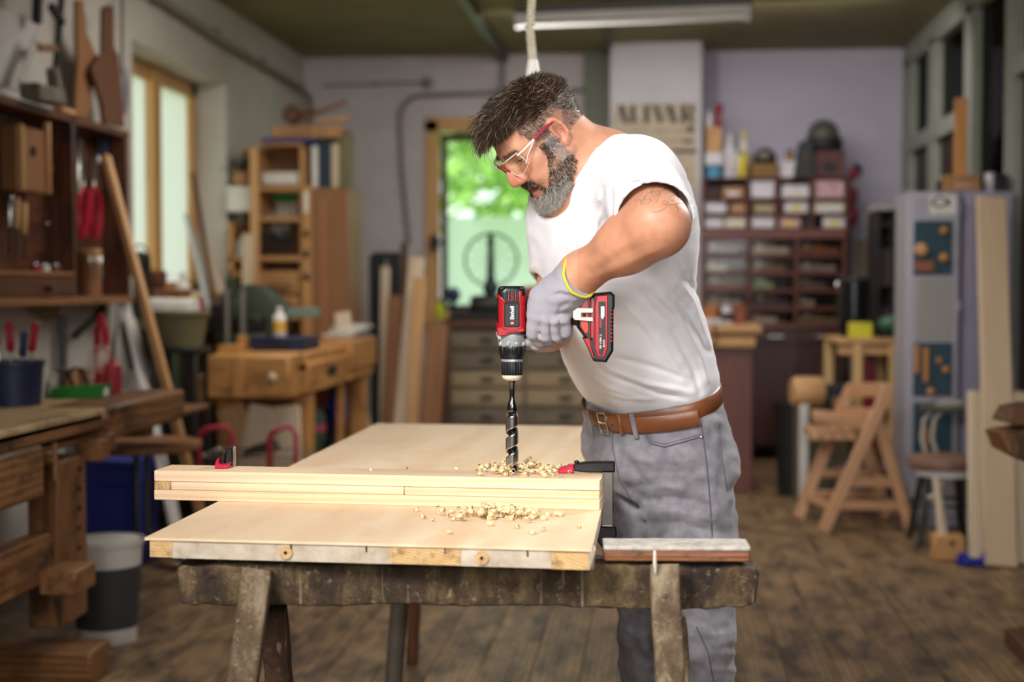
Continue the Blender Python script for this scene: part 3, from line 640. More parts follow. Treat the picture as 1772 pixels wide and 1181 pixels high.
def red_cond(px, y, near):
    ap = abs(px)
    if y < 504 or y > 579 - .35 * abs(px + 15) * (1 if px < -15 else .45): return False
    if ap < 12.5 and 524 < y < 566: return False               # logo recess
    if ap < 12 and y <= 526: return False                      # vents
    if px < -22 and 516 < y < 558: return False                # left grip strip
    if px > 16 and y < 512: return False
    if px > 23 and y < 562: return False
    if px < -12 and y < 504 + (px + 30) * .9: return False
    return True
q = MB(DF); hous_strip(q, red_cond, .0014); o = q.build('red_shell', M_red, drill, angle=60)
sm = o.modifiers.new('thickness', 'SOLIDIFY'); sm.thickness = .003; sm.offset = -1
q = MB(DF); q.prism([(-.027, hy(579)), (-.018, hy(581)), (.003, hy(577)), (.022, hy(573)), (.022, hy(566)), (.012, hy(568)), (-.012, hy(570)), (-.02, hy(564)), (-.027, hy(566))], (0, -.0262, 0), (1, 0, 0), (0, 0, 1), .006, .0015); q.build('red_collar', M_red, drill)
q = MB(DF); q.prism([(-.010, hy(575)), (.010, hy(571)), (.010, hy(573)), (-.010, hy(577))], (0, -.0296, 0), (1, 0, 0), (0, 0, 1), .001); q.build('collar_slot', M_dgrey, drill)
q = MB(DF)
for x_ in (-.0095, -.0032, .0032, .0095): q.box((x_, -.0274, hy(513)), (.0036, .005, .022), bev=.001)
q.box((0, -.0274, hy(523)), (.024, .005, .003), bev=.001)
for a in (-.018, .018): q.box((a, -.022, hy(499)), (.008, .012, .005), bev=.0012)
q.build('vents', M_black, drill)
q = MB(DF)
for x_ in (-.0063, 0, .0063): q.box((x_, -.0268, hy(515)), (.0022, .003, .014), bev=.0005)
q.build('vent_inlays', M_red, drill)
q = MB(DF); q.box((.0, -.004, hy(496.3)), (.012, .034, .005)); q.build('top_tab', M_silver, drill)
q = MB(DF); q.box((0, -.0279, hy(545.5)), (.0245, .0032, .041)); bd = q.build('badge_frame', M_dgrey, drill)
q = MB(DF); q.box((0, -.0298, hy(545.5)), (.0135, .0012, .037)); bd2 = q.build('badge', M_black, bd)
fr = DF @ Matrix.Translation((.0005, -.0306, hy(541))) @ Matrix.Rotation(R(90), 4, 'X') @ Matrix.Rotation(R(90), 4, 'Z')
tx = text('badge_lettering', 'Einhell', fr, .0093, M_white, drill, .0002, bold=.00018)
q = MB(DF); q.box((0.0003, -.0305, hy(558.5)), (.0066, .0008, .006)); q.build('badge_square', M_red, drill)
fr = DF @ Matrix.Translation((.0003, -.0310, hy(558.5))) @ Matrix.Rotation(R(90), 4, 'X') @ Matrix.Rotation(R(90), 4, 'Z'); text('badge_mark', 'h', fr, .0052, M_white, drill, .0001, bold=.0002)
# handle, foot, battery
def dx(x): return (x - 886) * SC
q = MB(DF); q.tube([(dx(900), 0, hy(534)), (dx(925), 0, hy(541)), (dx(960), 0, hy(544)), (dx(1003), 0, hy(546))], [.0215, .0185, .0175, .0195], 18); q.build('handle', M_black, drill)
q = MB(DF); q.box((dx(926), 0, hy(566)), (.012, .014, .02)); q.build('trigger', M_red, drill)
def dpoly(pts): return [(dx(x), hy(y)) for x, y in pts]
def dprism(pts, y, dep, name, m_, bev=.002, par=drill): q = MB(DF); q.prism(dpoly(pts), (0, y, 0), (1, 0, 0), (0, 0, 1), dep, bev); return q.build(name, m_, par)
foot = dprism([(996, 526), (1003, 513), (1019, 511), (1024, 520), (1024, 588), (1014, 588), (998, 566)], 0, .062, 'battery_mount', M_black, .004)
dprism([(1004, 517), (1014, 516), (1016, 522), (1016, 574), (1011, 577), (1003, 564)], -.031, .004, 'orange_inlay', M_orange, .001, foot)
dprism([(1024, 508), (1055, 505), (1061, 511), (1061, 531), (1059, 536), (1059, 606), (1047, 626), (1026, 624), (1018, 604), (1008, 584), (1018, 584), (1020, 520)], 0, .07, 'battery', M_dgrey, .005)
bat = dprism([(1030, 512), (1049, 510), (1049, 528), (1049, 600), (1044, 617), (1032, 616), (1027, 600), (1027, 530)], -.0350, .004, 'battery_red_panel', M_red, .0015)
dprism([(1008, 585), (1018, 584), (1021, 600), (1027, 618), (1024, 618), (1018, 604)], -.0345, .004, 'battery_red_edge', M_red, .001)
dprism([(1020, 516), (1026, 515), (1026, 584), (1020, 584)], -.033, .005, 'battery_red_edge', M_red, .001)
dprism([(1033, 522), (1045, 522), (1045, 590), (1040, 614), (1034, 611)], -.0372, .0012, 'battery_label', M_dgrey, .0004)
dprism([(1037, 530), (1043, 530), (1043, 546), (1040, 552), (1037, 548)], -.0381, .0008, 'label_tag', M_white, .0002)
dprism([(1034.5, 546), (1038.5, 546), (1038.5, 566), (1034.5, 566)], -.0381, .0008, 'label_tag', M_red, .0002)
def dtext(body, x, y, size, m_, yy=-.0388, name='label_lettering'):
    fr = DF @ Matrix.Translation((dx(x), yy, hy(y))) @ Matrix.Rotation(R(90), 4, 'X') @ Matrix.Rotation(R(90), 4, 'Z'); return text(name, body, fr, size, m_, drill, .0001)
dtext('X-CHANGE', 1040, 539, .0029, M_red); dtext('POWER', 1036.5, 556, .0044, M_black); dtext('18V 4.0Ah Li', 1036.5, 590, .0052, M_white); dtext('Einhell', 1042, 593, .005, M_white)
q = MB(DF)
for i in range(9): q.box((dx(1055), -.0345, hy(537 + 6.5 * i)), (.004, .004, .004), R(45))
q.build('battery_ribs', M_red, drill)
for x_, y_ in ((1025, 518), (1051, 537), (1051, 599), (1027, 617)): q = MB(DF); q.lathe([(.0022, 0), (.0022, .002)], (dx(x_), -.0345, hy(y_)), (0, -1, 0), 10); q.build('screw', M_black, drill)
q = MB(DF)
q.prism(dpoly([(989, 536), (992, 532), (1024, 533), (1024, 541), (1004, 541), (1004, 548), (1024, 548), (1024, 556), (992, 553), (989, 549)]), (0, -.037, 0), (1, 0, 0), (0, 0, 1), .004, .0008)
clip = q.build('belt_clip', mat('clip_steel', 'b5b0a2', .4, .7), drill)
q = MB(DF); q.ell((dx(1009), -.036, hy(544.5)), (.0028, .003, .0028)); q.build('clip_screw', M_black, clip)
# ---- curled shavings, each one its own curl
M_shav = mat('shaving', 'ecd6ac', .6, nz=(60, 'd9b67e', .3)); M_shav.node_tree.nodes['Principled BSDF'].inputs['Subsurface Weight'].default_value = .0
def curl_mesh(kind, seed):
    rr = random.Random(seed); q = MB(); N = 10; turns = (1.1, .75, 1.6, .45)[kind]; vs = []
    w0 = (.010, .009, .008, .009)[kind]; r0 = (.0046, .0052, .004, .0065)[kind]
    for i in range(N + 1):
        f = i / N; a = f * turns * 2 * math.pi; r_ = r0 * (1 - .35 * f); ww = w0 * (.5 + .8 * math.sin(math.pi * (.15 + .8 * f)))
        for s_ in (-.5, 0, .5): rq = r_ * (1 - abs(s_) * .35); vs.append((s_ * ww + f * .002, rq * math.cos(a), rq * math.sin(a)))
    fs = [[i * 3 + k, i * 3 + k + 1, i * 3 + k + 4, i * 3 + k + 3] for i in range(N) for k in range(2)]
    q.add(vs, fs); o = q.build('wood_shaving', M_shav, angle=180); o.modifiers.new('thickness', 'SOLIDIFY').thickness = .0005
    me = o.data; me.transform(Matrix.Translation((0, 0, q and 0))); return o
protos = [curl_mesh(i % 4, i) for i in range(6)]; used_p = [False] * 6
def put_curl(p, label, group=None, sc=1.0, rise=.0):
    i = random.randrange(6)
    if used_p[i]: o = protos[i].copy(); C.objects.link(o)
    else: o = protos[i]; used_p[i] = True
    z_off = .0042 * sc
    o.rotation_euler = (random.uniform(-.5, .5), random.uniform(-.5, .5), random.uniform(0, 6.28)); s2 = sc * random.uniform(.75, 1.2); o.scale = (s2, s2, s2)
    o.location = p + V((0, 0, .0008 + rise)); tag(o, label, 'wood shaving', group)
rs = random.Random(5)
for i in range(105):
    x = min(985, max(823, rs.gauss(902, 40))); f = rs.random(); y = 806.5 + (x - 265) * .0035 + f * 16 + (x - 885) * .01
    put_curl(PZ(x, y + 1, ZS), 'pale curled wood shaving heaped around the drill bit on the plank stack', 'shavings heaped around the drill bit', .95, rise=rs.choice([0, 0, .004, .009, .014]) * math.exp(-((x - 900) / 45) ** 2))
for i in range(95):
    x = min(980, max(766, rs.gauss(870, 48))); y = 884 + (x - 800) * .012 + abs(rs.gauss(0, 7)) 
    put_curl(PZ(x, y + 5, ZT), 'pale curled wood shaving in the row along the foot of the plank stack', 'shavings along the foot of the stack', 1.0, rise=rs.choice([0, 0, .005, .009]))
for px, py, zz, lab in ((703, 813, ZS, 'single upright curled shaving alone on top of the plank stack left of the drill'), (641, 815, ZS, 'flat thin wood shaving lying alone on the plank stack, leftmost on its top'), (789, 815, ZS, 'single small shaving on the plank stack between lone curl and heap'), (724, 886, ZT, 'pale shaving alone at the foot of the stack left of the row'), (729, 899, ZT, 'tiny flat shaving on the panel left of the row'), (749, 904, ZT, 'pale shaving alone on the panel just left of the row'), (777, 925, ZT, 'yellowish curled shaving alone near the front edge of the panel'), (786, 902, ZT, 'pale shaving just in front of the left end of the row'), (896, 916, ZT, 'shaving lying alone on the panel in front of the row'), (885, 900, ZT, 'small shaving close in front of the middle of the row'), (940, 921, ZT, 'thin flat pale shaving near the right front of the panel'), (921, 926, ZT, 'grey sliver of shaving near the right front of the panel'), (1000, 915, ZT, 'brownish curled shaving alone at the right edge of the panel'), (963, 893, ZT, 'large pale shaving at the right end of the row'), (756, 878, ZT, 'small pale shaving against the stack left of the row')):
    put_curl(PZ(px, py, zz), lab, None, .85)
# ================================================================ THE MAN
class Field:
    """signed distance field on a grid, shapes blended in one after the other, skinned by surface nets"""
    def __init__(s, lo, hi, h):
        s.lo = np.array(lo, 'f'); s.h = h; s.n = [int(math.ceil((b - a) / h)) + 1 for a, b in zip(lo, hi)]
        s.D = np.full(s.n, .2, 'f')
    def block(s, lo, hi):
        a = [max(0, int((l - o) / s.h)) for l, o in zip(lo, s.lo)]; b = [min(n, int((l - o) / s.h) + 2) for l, o, n in zip(hi, s.lo, s.n)]
        sl = tuple(slice(i, max(i, j)) for i, j in zip(a, b))
        ax = [s.lo[i] + s.h * np.arange(sl[i].start, sl[i].stop, dtype='f') for i in range(3)]
        return sl, ax[0][:, None, None], ax[1][None, :, None], ax[2][None, None, :]
    def put(s, shape, k=.02, cut=False, inter=False):
        fn, lo, hi = shape; m = k + .012
        sl, X, Y, Z = s.block([v - m for v in lo], [v + m for v in hi]); d = s.D[sl]
        if d.size == 0: return
        e = fn(X, Y, Z).astype('f')
        if cut: e = -e; hh = np.maximum(k - np.abs(d - e), 0) / max(k, 1e-6); s.D[sl] = np.maximum(d, e) + hh * hh * k * .25
        else: hh = np.maximum(k - np.abs(d - e), 0) / max(k, 1e-6); s.D[sl] = np.minimum(d, e) - hh * hh * k * .25
    def points(s, band):
        ii = np.argwhere(np.abs(s.D) < band); return ii, s.lo + s.h * ii
    def disp(s, band, fn):
        ii, p = s.points(band); s.D[tuple(ii.T)] += fn(p.astype('f')).astype('f')
    def net(s):
        D = s.D; I = D < 0; n = np.array(D.shape)
        c = np.zeros(n - 1, np.int8); offs = [(i, j, k) for i in (0, 1) for j in (0, 1) for k in (0, 1)]
        for o in offs: c += I[o[0]:n[0] - 1 + o[0], o[1]:n[1] - 1 + o[1], o[2]:n[2] - 1 + o[2]]
        cells = np.argwhere((c > 0) & (c < 8)); idx = np.full(n - 1, -1, np.int32); idx[tuple(cells.T)] = np.arange(len(cells))
        pos = np.zeros((len(cells), 3)); cnt = np.zeros(len(cells))
        for a in range(8):
            for b in range(a + 1, 8):
                oa, ob = np.array(offs[a]), np.array(offs[b])
                if np.abs(oa - ob).sum() != 1: continue
                da = D[tuple((cells + oa).T)]; db = D[tuple((cells + ob).T)]; m = (da < 0) != (db < 0)
                t = np.where(m, da / np.where(m, da - db, 1), 0)
                pos += m[:, None] * (oa + (ob - oa) * t[:, None]); cnt += m
        v = s.lo + s.h * (cells + pos / cnt[:, None]); F = []
        for ax in range(3):
            u, w_ = (ax + 1) % 3, (ax + 2) % 3
            sa = [slice(None)] * 3; sb = [slice(None)] * 3; sa[ax] = slice(0, -1); sb[ax] = slice(1, None)
            A, B = I[tuple(sa)], I[tuple(sb)]; e = np.argwhere(A != B); ok = (e[:, u] > 0) & (e[:, w_] > 0) & (e[:, u] < n[u] - 1) & (e[:, w_] < n[w_] - 1); e = e[ok]
            def cell(du, dw): q = e.copy(); q[:, u] -= du; q[:, w_] -= dw; return idx[tuple(q.T)]
            quad = np.stack([cell(1, 1), cell(0, 1), cell(0, 0), cell(1, 0)], 1); flip = ~A[tuple(e.T)]
            quad[flip] = quad[flip][:, ::-1]; F.append(quad)
        return v, np.concatenate(F)
def npv(p): return np.array(tuple(p), 'f')
def ell(c, r, rot=None):
    """ellipsoid; rot = three axis vectors"""
    c = npv(c); r = np.array(r if hasattr(r, '__len__') else (r, r, r), 'f'); A = np.array([tuple(a) for a in (rot or (V((1, 0, 0)), V((0, 1, 0)), V((0, 0, 1))))], 'f')
    def fn(X, Y, Z):
        x, y, z = X - c[0], Y - c[1], Z - c[2]; q = [(A[i, 0] * x + A[i, 1] * y + A[i, 2] * z) for i in range(3)]
        k0 = np.sqrt(sum((q[i] / r[i]) ** 2 for i in range(3))); k1 = np.sqrt(sum((q[i] / r[i] ** 2) ** 2 for i in range(3))) + 1e-9
        return k0 * (k0 - 1) / k1
    e = np.sqrt((A.T ** 2) @ (r ** 2)); return fn, c - e, c + e
def cone(a, b, ra, rb, cutp=None, flat=None):
    """capsule with two radii; cutp=(point, normal) removes what lies beyond; flat=(axis, factor) squashes"""
    a, b = npv(a), npv(b); ab = b - a; L2 = float(ab @ ab)
    def fn(X, Y, Z):
        x, y, z = X - a[0], Y - a[1], Z - a[2]; t = np.clip((x * ab[0] + y * ab[1] + z * ab[2]) / L2, 0, 1)
        qx, qy, qz = x - t * ab[0], y - t * ab[1], z - t * ab[2]; sq = qx * qx + qy * qy + qz * qz
        if flat is not None: f = npv(flat[0]); g = qx * f[0] + qy * f[1] + qz * f[2]; sq = sq + g * g * (flat[1] ** 2 - 1)
        d = np.sqrt(sq) - (ra + (rb - ra) * t)
        if cutp is not None: p0, nn = npv(cutp[0]), npv(cutp[1]); d = np.maximum(d, (X - p0[0]) * nn[0] + (Y - p0[1]) * nn[1] + (Z - p0[2]) * nn[2])
        return d
    m = max(ra, rb); return fn, np.minimum(a, b) - m, np.maximum(a, b) + m
def chain(fl, pts, rad, k=.01, **kw):
    for i in range(len(pts) - 1): fl.put(cone(pts[i], pts[i + 1], rad[i], rad[i + 1], **kw), k)
def Dv(r, f, u=0.): return RGT * r + FWD * f + UP * u
CRn = np.array(CR.transposed(), 'f')
def to_px(p):
    q = (p - np.array(tuple(CAM), 'f')) @ CRn.T; d = -q[:, 2]; return 886 + FPX * q[:, 0] / d, 590.5 - FPX * q[:, 1] / d, d
def folds(lst, dmax=None):
    """cloth creases: ridge (+) or valley (-) along a polyline, on the side of the cloth it lies on"""
    def fn(p):
        x, y, d = to_px(p); out = np.zeros(len(p), 'f')
        for pts, wd, amp in lst:
            best = np.full(len(p), 1e9, 'f'); tt = np.zeros(len(p), 'f'); n = len(pts) - 1
            for i in range(n):
                a, b = np.array(pts[i], 'f'), np.array(pts[i + 1], 'f'); ab = b - a; t = np.clip(((x - a[0]) * ab[0] + (y - a[1]) * ab[1]) / (ab @ ab), 0, 1)
                dd = (x - a[0] - t * ab[0]) ** 2 + (y - a[1] - t * ab[1]) ** 2; m = dd < best; best = np.where(m, dd, best); tt = np.where(m, (i + t) / n, tt)
            f = np.exp(-best / (wd * wd)) * np.sin(np.pi * np.clip(.08 + .84 * tt, 0, 1)) ** .6
            if dmax: f = f * np.clip((dmax(x, y) - d) / .05, 0, 1) if callable(dmax) else f * np.clip((dmax - d) / .05, 0, 1)
            out -= amp * f
        return out
    return fn
def wob(scale, amp, seed=0, stretch=(1, 1, 1)):
    rr = np.random.RandomState(seed); W_ = [(rr.normal(size=3) * scale * np.array(stretch), rr.uniform(0, 6.28)) for _ in range(7)]
    return lambda p: (amp / 2.6) * sum(np.sin(p @ w_.astype('f') + ph) for w_, ph in W_)
def mesh_of(name, v, F, m, parent, smooth_it=0, tint=None):
    org = V(tuple((v.min(0) + v.max(0)) / 2)); me = bpy.data.meshes.new(name)
    if smooth_it:
        e = np.concatenate([F[:, [0, 1]], F[:, [1, 2]], F[:, [2, 3]], F[:, [3, 0]]])
        cnt = np.zeros(len(v)); np.add.at(cnt, e[:, 0], 1); np.add.at(cnt, e[:, 1], 1)
        for _ in range(smooth_it):
            acc = np.zeros_like(v)
            for c in range(3): acc[:, c] = np.bincount(e[:, 0], v[e[:, 1], c], len(v)) + np.bincount(e[:, 1], v[e[:, 0], c], len(v))
            v = v * .5 + acc / np.maximum(cnt, 1)[:, None] * .5
    vv = (v - np.array(tuple(org))).astype('f')
    me.vertices.add(len(vv)); me.vertices.foreach_set('co', vv.ravel()); me.loops.add(F.size); me.loops.foreach_set('vertex_index', F.astype(np.int32).ravel())
    me.polygons.add(len(F)); me.polygons.foreach_set('loop_start', np.arange(0, F.size, F.shape[1], dtype=np.int32)); me.polygons.foreach_set('loop_total', np.full(len(F), F.shape[1], np.int32))
    me.update(calc_edges=True); me.validate(); me.polygons.foreach_set('use_smooth', np.ones(len(me.polygons), bool))
    if tint is not None:
        ca = me.color_attributes.new('Col', 'FLOAT_COLOR', 'POINT'); ca.data.foreach_set('color', tint(v).astype('f').ravel())
    me.materials.append(m); o = bpy.data.objects.new(name, me); C.objects.link(o)
    wm = Matrix.Translation(org); W[o.name] = wm
    if parent is not None: o.parent = parent; o.location = (W_of(parent).inverted() @ wm).translation
    else: o.location = org
    return o, v, F
from mathutils.bvhtree import BVHTree
def bvh_of(v, F): return BVHTree.FromPolygons(v.tolist(), F.tolist())
def hit(bv, px, py, off=0.):
    r = ray(px, py).normalized(); h_, n_, _, _ = bv.ray_cast(CAM, r)
    if h_ is None: h_, n_, _, _ = bv.find_nearest(P(px, py, 2.8))
    return h_ + n_ * off, n_
def line_on(bv, pts, off=.0005, sub=6):
    out = []
    for a, b in zip(pts, pts[1:]):
        for i in range(sub): t = i / sub; out.append(hit(bv, a[0] + (b[0] - a[0]) * t, a[1] + (b[1] - a[1]) * t, off)[0])
    out.append(hit(bv, *pts[-1], off)[0]); return out
# ---- materials
def cloth(key, col, col2, sc, rough=.9, wv=None, bs=.25, sheen=.2, nscale=6):
    m, t, b, N, L = nt(key); b.inputs['Roughness'].default_value = rough; b.inputs['Sheen Weight'].default_value = sheen; b.inputs['Specular IOR Level'].default_value = .2
    tc = N('ShaderNodeTexCoord'); n = N('ShaderNodeTexNoise'); n.inputs['Scale'].default_value = nscale; n.inputs['Detail'].default_value = 5; L(tc.outputs['Object'], n.inputs['Vector'])
    r = N('ShaderNodeValToRGB'); r.color_ramp.elements[0].position = .35; r.color_ramp.elements[1].position = .65; r.color_ramp.elements[0].color = lin(col); r.color_ramp.elements[1].color = lin(col2); L(n.outputs['Fac'], r.inputs['Fac']); L(r.outputs['Color'], b.inputs['Base Color'])
    if wv: x = N('ShaderNodeTexWave', bands_direction=wv[1]); x.inputs['Scale'].default_value = wv[0]; x.inputs['Distortion'].default_value = wv[2]; x.inputs['Detail Scale'].default_value = 2; f = x.outputs['Fac']
    else: x = N('ShaderNodeTexNoise'); x.inputs['Scale'].default_value = sc; x.inputs['Detail'].default_value = 3; f = x.outputs['Fac']
    L(tc.outputs['Object'], x.inputs['Vector'])
    bp = N('ShaderNodeBump'); bp.inputs['Strength'].default_value = bs; bp.inputs['Distance'].default_value = .0012; L(f, bp.inputs['Height']); L(bp.outputs['Normal'], b.inputs['Normal'])
    return m
M_shirt = cloth('white_cotton', 'e6e4e8', 'dddadd', 420, bs=.15)
M_jeans = cloth('grey_corduroy', '6a676d', '878388', 300, wv=(190, 'X', 1.5), bs=.4, nscale=34)
M_glove = cloth('grey_knit', '8f8b93', '9c98a0', 500, wv=(330, 'DIAGONAL', .8), bs=.35)
M_cuff = cloth('yellow_cuff', 'd9cf3a', 'cfc22e', 500)
def col_mat(key, rough, sss=0, bump=None, spec=.4):
    m, t, b, N, L = nt(key); b.inputs['Roughness'].default_value = rough; b.inputs['Specular IOR Level'].default_value = spec
    at = N('ShaderNodeAttribute', attribute_name='Col'); out = at.outputs['Color']
    if sss: b.inputs['Subsurface Weight'].default_value = sss; b.inputs['Subsurface Radius'].default_value = (.012, .004, .002); b.inputs['Subsurface Scale'].default_value = .5
    if bump:
        tc = N('ShaderNodeTexCoord'); n = N('ShaderNodeTexNoise'); n.inputs['Scale'].default_value = bump[0]; n.inputs['Detail'].default_value = 5; L(tc.outputs['Object'], n.inputs['Vector'])
        bp = N('ShaderNodeBump'); bp.inputs['Strength'].default_value = bump[1]; bp.inputs['Distance'].default_value = .002; L(n.outputs['Fac'], bp.inputs['Height']); L(bp.outputs['Normal'], b.inputs['Normal'])
        n2 = N('ShaderNodeTexNoise'); n2.inputs['Scale'].default_value = 45; n2.inputs['Detail'].default_value = 4; L(tc.outputs['Object'], n2.inputs['Vector'])
        mm = N('ShaderNodeMix', data_type='RGBA', blend_type='MULTIPLY'); mm.inputs['Factor'].default_value = .35; L(out, mm.inputs['A']); r = N('ShaderNodeValToRGB'); r.color_ramp.elements[0].color = (.62, .5, .45, 1); r.color_ramp.elements[0].position = .3; r.color_ramp.elements[1].position = .6; L(n2.outputs['Fac'], r.inputs['Fac']); L(r.outputs['Color'], mm.inputs['B']); out = mm.outputs['Result']
    L(out, b.inputs['Base Color']); return m
M_skin = col_mat('skin', .48, .12, (170, .22)); M_hair = col_mat('hair_strands', .5)
# ---- where things are
TF, TL = Dv(-.79, -.62).normalized(), Dv(.62, -.79).normalized()
AX3 = (TL, TF, UP)
sho_l, elb_l, wri_l = P(1102, 312, 2.68), P(1138, 390, 2.44), P(1003, 474, 2.575)
sho_r, elb_r, wri_r = P(1006, 338, 2.94), P(954, 535, 2.86), P(950, 578, 2.70)
foot_pt = V((P(1137, 740, 2.95).x, P(1137, 740, 2.95).y, 0))
man = thing('person', 'bearded man in white t-shirt, grey trousers and safety glasses bending over the cordless drill', 'person', foot_pt)
HO = P(946, 236, 2.725); HS = .905
yw, pt = R(71), R(45); fh = Dv(-math.sin(yw), -math.cos(yw)); HL_ = Dv(math.cos(yw), -math.sin(yw)); HF = fh * math.cos(pt) - UP * math.sin(pt); HU = fh * math.sin(pt) + UP * math.cos(pt)
HAX = (HL_, HF, HU)
def H(l, f, u): return HO + (HL_ * l + HF * f + HU * u) * HS
def hell(l, f, u, r, rot=None): return ell(H(l, f, u), [x * HS for x in (r if hasattr(r, '__len__') else (r, r, r))], rot or HAX)
def hcone(a, b, ra, rb, **k): return cone(H(*a), H(*b), ra * HS, rb * HS, **k)
# ---- body: head, neck, arms, trunk and legs in one skin
neck0, neck1 = H(0, -.028, -.045), P(1030, 300, 2.79)
B = Field(P(800, 760, 2.2) * 0 + V((-.55, 2.2, .80)), V((.55, 3.2, 1.78)), .0032)
for s_, k in ((hell(0, -.006, .041, (.076, .096, .081)), .02), (hell(0, .034, .048, (.062, .06, .06)), .03), (hell(0, .05, -.012, (.057, .047, .066)), .03), (hell(0, .044, -.058, (.05, .048, .045)), .03)): B.put(s_, k)
for s in (1, -1):
    B.put(hcone((s * .054, .0, -.035), (s * .022, .078, -.094), .021, .018), .03)
    B.put(hell(s * .043, .068, -.006, (.021, .02, .016)), .02)
    B.put(hcone((s * .012, .095, .036), (s * .046, .08, .036), .0095, .009), .014)
    B.put(hell(s * .036, .083, -.036, (.018, .017, .016)), .022)          # smiling cheeks
B.put(hell(0, .082, -.096, (.024, .021, .019)), .025)
B.put(hcone((0, .094, .028), (0, .112, -.006), .009, .0115), .016); B.put(hcone((0, .112, -.006), (0, .1195, -.02), .0115, .0125), .012)
for s in (1, -1): B.put(hell(s * .0125, .108, -.025, (.0085, .012, .0085)), .008); B.put(hell(s * .007, .108, -.034, (.004, .006, .004)), .004, cut=True)
for s in (1, -1):
    B.put(hell(s * .034, .104, .016, (.019, .016, .0115)), .014, cut=True)
    B.put(hell(s * .032, .080, .017, .0145), .004)
    B.put(hell(s * .033, .096, .0105, (.0125, .010, .0022)), .002, cut=True)
# mouth: smiling, open on the teeth
def mth(a, f, u, k=.0085): return (a * .027, f - .017 * a * a, u + k * a * a)
for i in range(9):
    a = -1 + i / 4; B.put(hell(*mth(a, .0985, -.0495), (.008, .0075, .0045)), .008); B.put(hell(*mth(a * .85, .0955, -.0690), (.0085, .0085, .0050)), .008)
for i in range(9):
    a = -1 + i / 4; B.put(hell(*mth(a, .1, -.0588), (.0052, .015, .0078 * (1 - .6 * a * a))), .002, cut=True)
for s in (1, -1):                                       # ears: flap, rolled rim, hollow, lobe
    def er(a): return (s * (.0815 + .003 * math.cos(a + .6)), -.001 - .013 * math.cos(a), .008 + .0265 * math.sin(a))
    B.put(ell(H(s * .076, -.001, .006), [.005 * HS, .0135 * HS, .027 * HS], HAX), .005)
    B.put(hell(s * .082, .001, .004, (.008, .0085, .015)), .003, cut=True)
    for i in range(8): B.put(hcone(er(R(-75 + 33 * i)), er(R(-42 + 33 * i)), .0036, .0036), .003)
    B.put(hcone((s * .079, .009, -.004), (s * .079, .010, .006), .004, .0035), .004)
    B.put(hell(s * .079, .004, -.022, (.0048, .008, .008)), .005)
B.put(cone(neck0, neck1, .056, .062), .03)
B.put(cone(H(.02, .03, -.075), P(1000, 330, 2.76), .02, .03), .05)
B.put(cone(neck1, sho_l.lerp(neck1, .25), .055, .05), .05); B.put(cone(neck1, sho_r.lerp(neck1, .25), .055, .05), .05)
TORSO = [((1052, 350, 2.80), (.175, .110, .12)), ((1062, 440, 2.83), (.175, .122, .15)), ((1094, 585, 2.89), (.152, .118, .12)), ((1127, 672, 2.94), (.15, .105, .10))]
for c, r in TORSO: B.put(ell(P(*c), r, AX3), .07)
ml = elb_l.lerp(wri_l, .38)
chain(B, [sho_l, sho_l.lerp(elb_l, .5), elb_l], [.058, .056, .050], .02)
chain(B, [elb_l, ml, wri_l, P(975, 500, 2.575)], [.0485, .0455, .0325, .03], .035)
chain(B, [sho_r, elb_r], [.054, .040], .02); chain(B, [elb_r, wri_r, P(940, 582, 2.66)], [.038, .030, .03], .02)
B.disp(.012, folds([([(1030, 470), (1080, 440), (1130, 418)], 5, -.0012), ([(1022, 462), (1075, 428), (1120, 402)], 5, .0012), ([(1050, 472), (1100, 450), (1150, 428)], 5, .0012), ([(1045, 452), (1085, 425)], 3, -.0008)], 2.62))
v, F = B.net()
def loc(v):
    q = (v - np.array(tuple(HO))) / HS; return q @ np.array(tuple(HL_)), q @ np.array(tuple(HF)), q @ np.array(tuple(HU))
def g(x, c, s): return np.exp(-((x - c) / s) ** 2)
def mixc(a, b, t): return a * (1 - t[:, None]) + b * t[:, None]
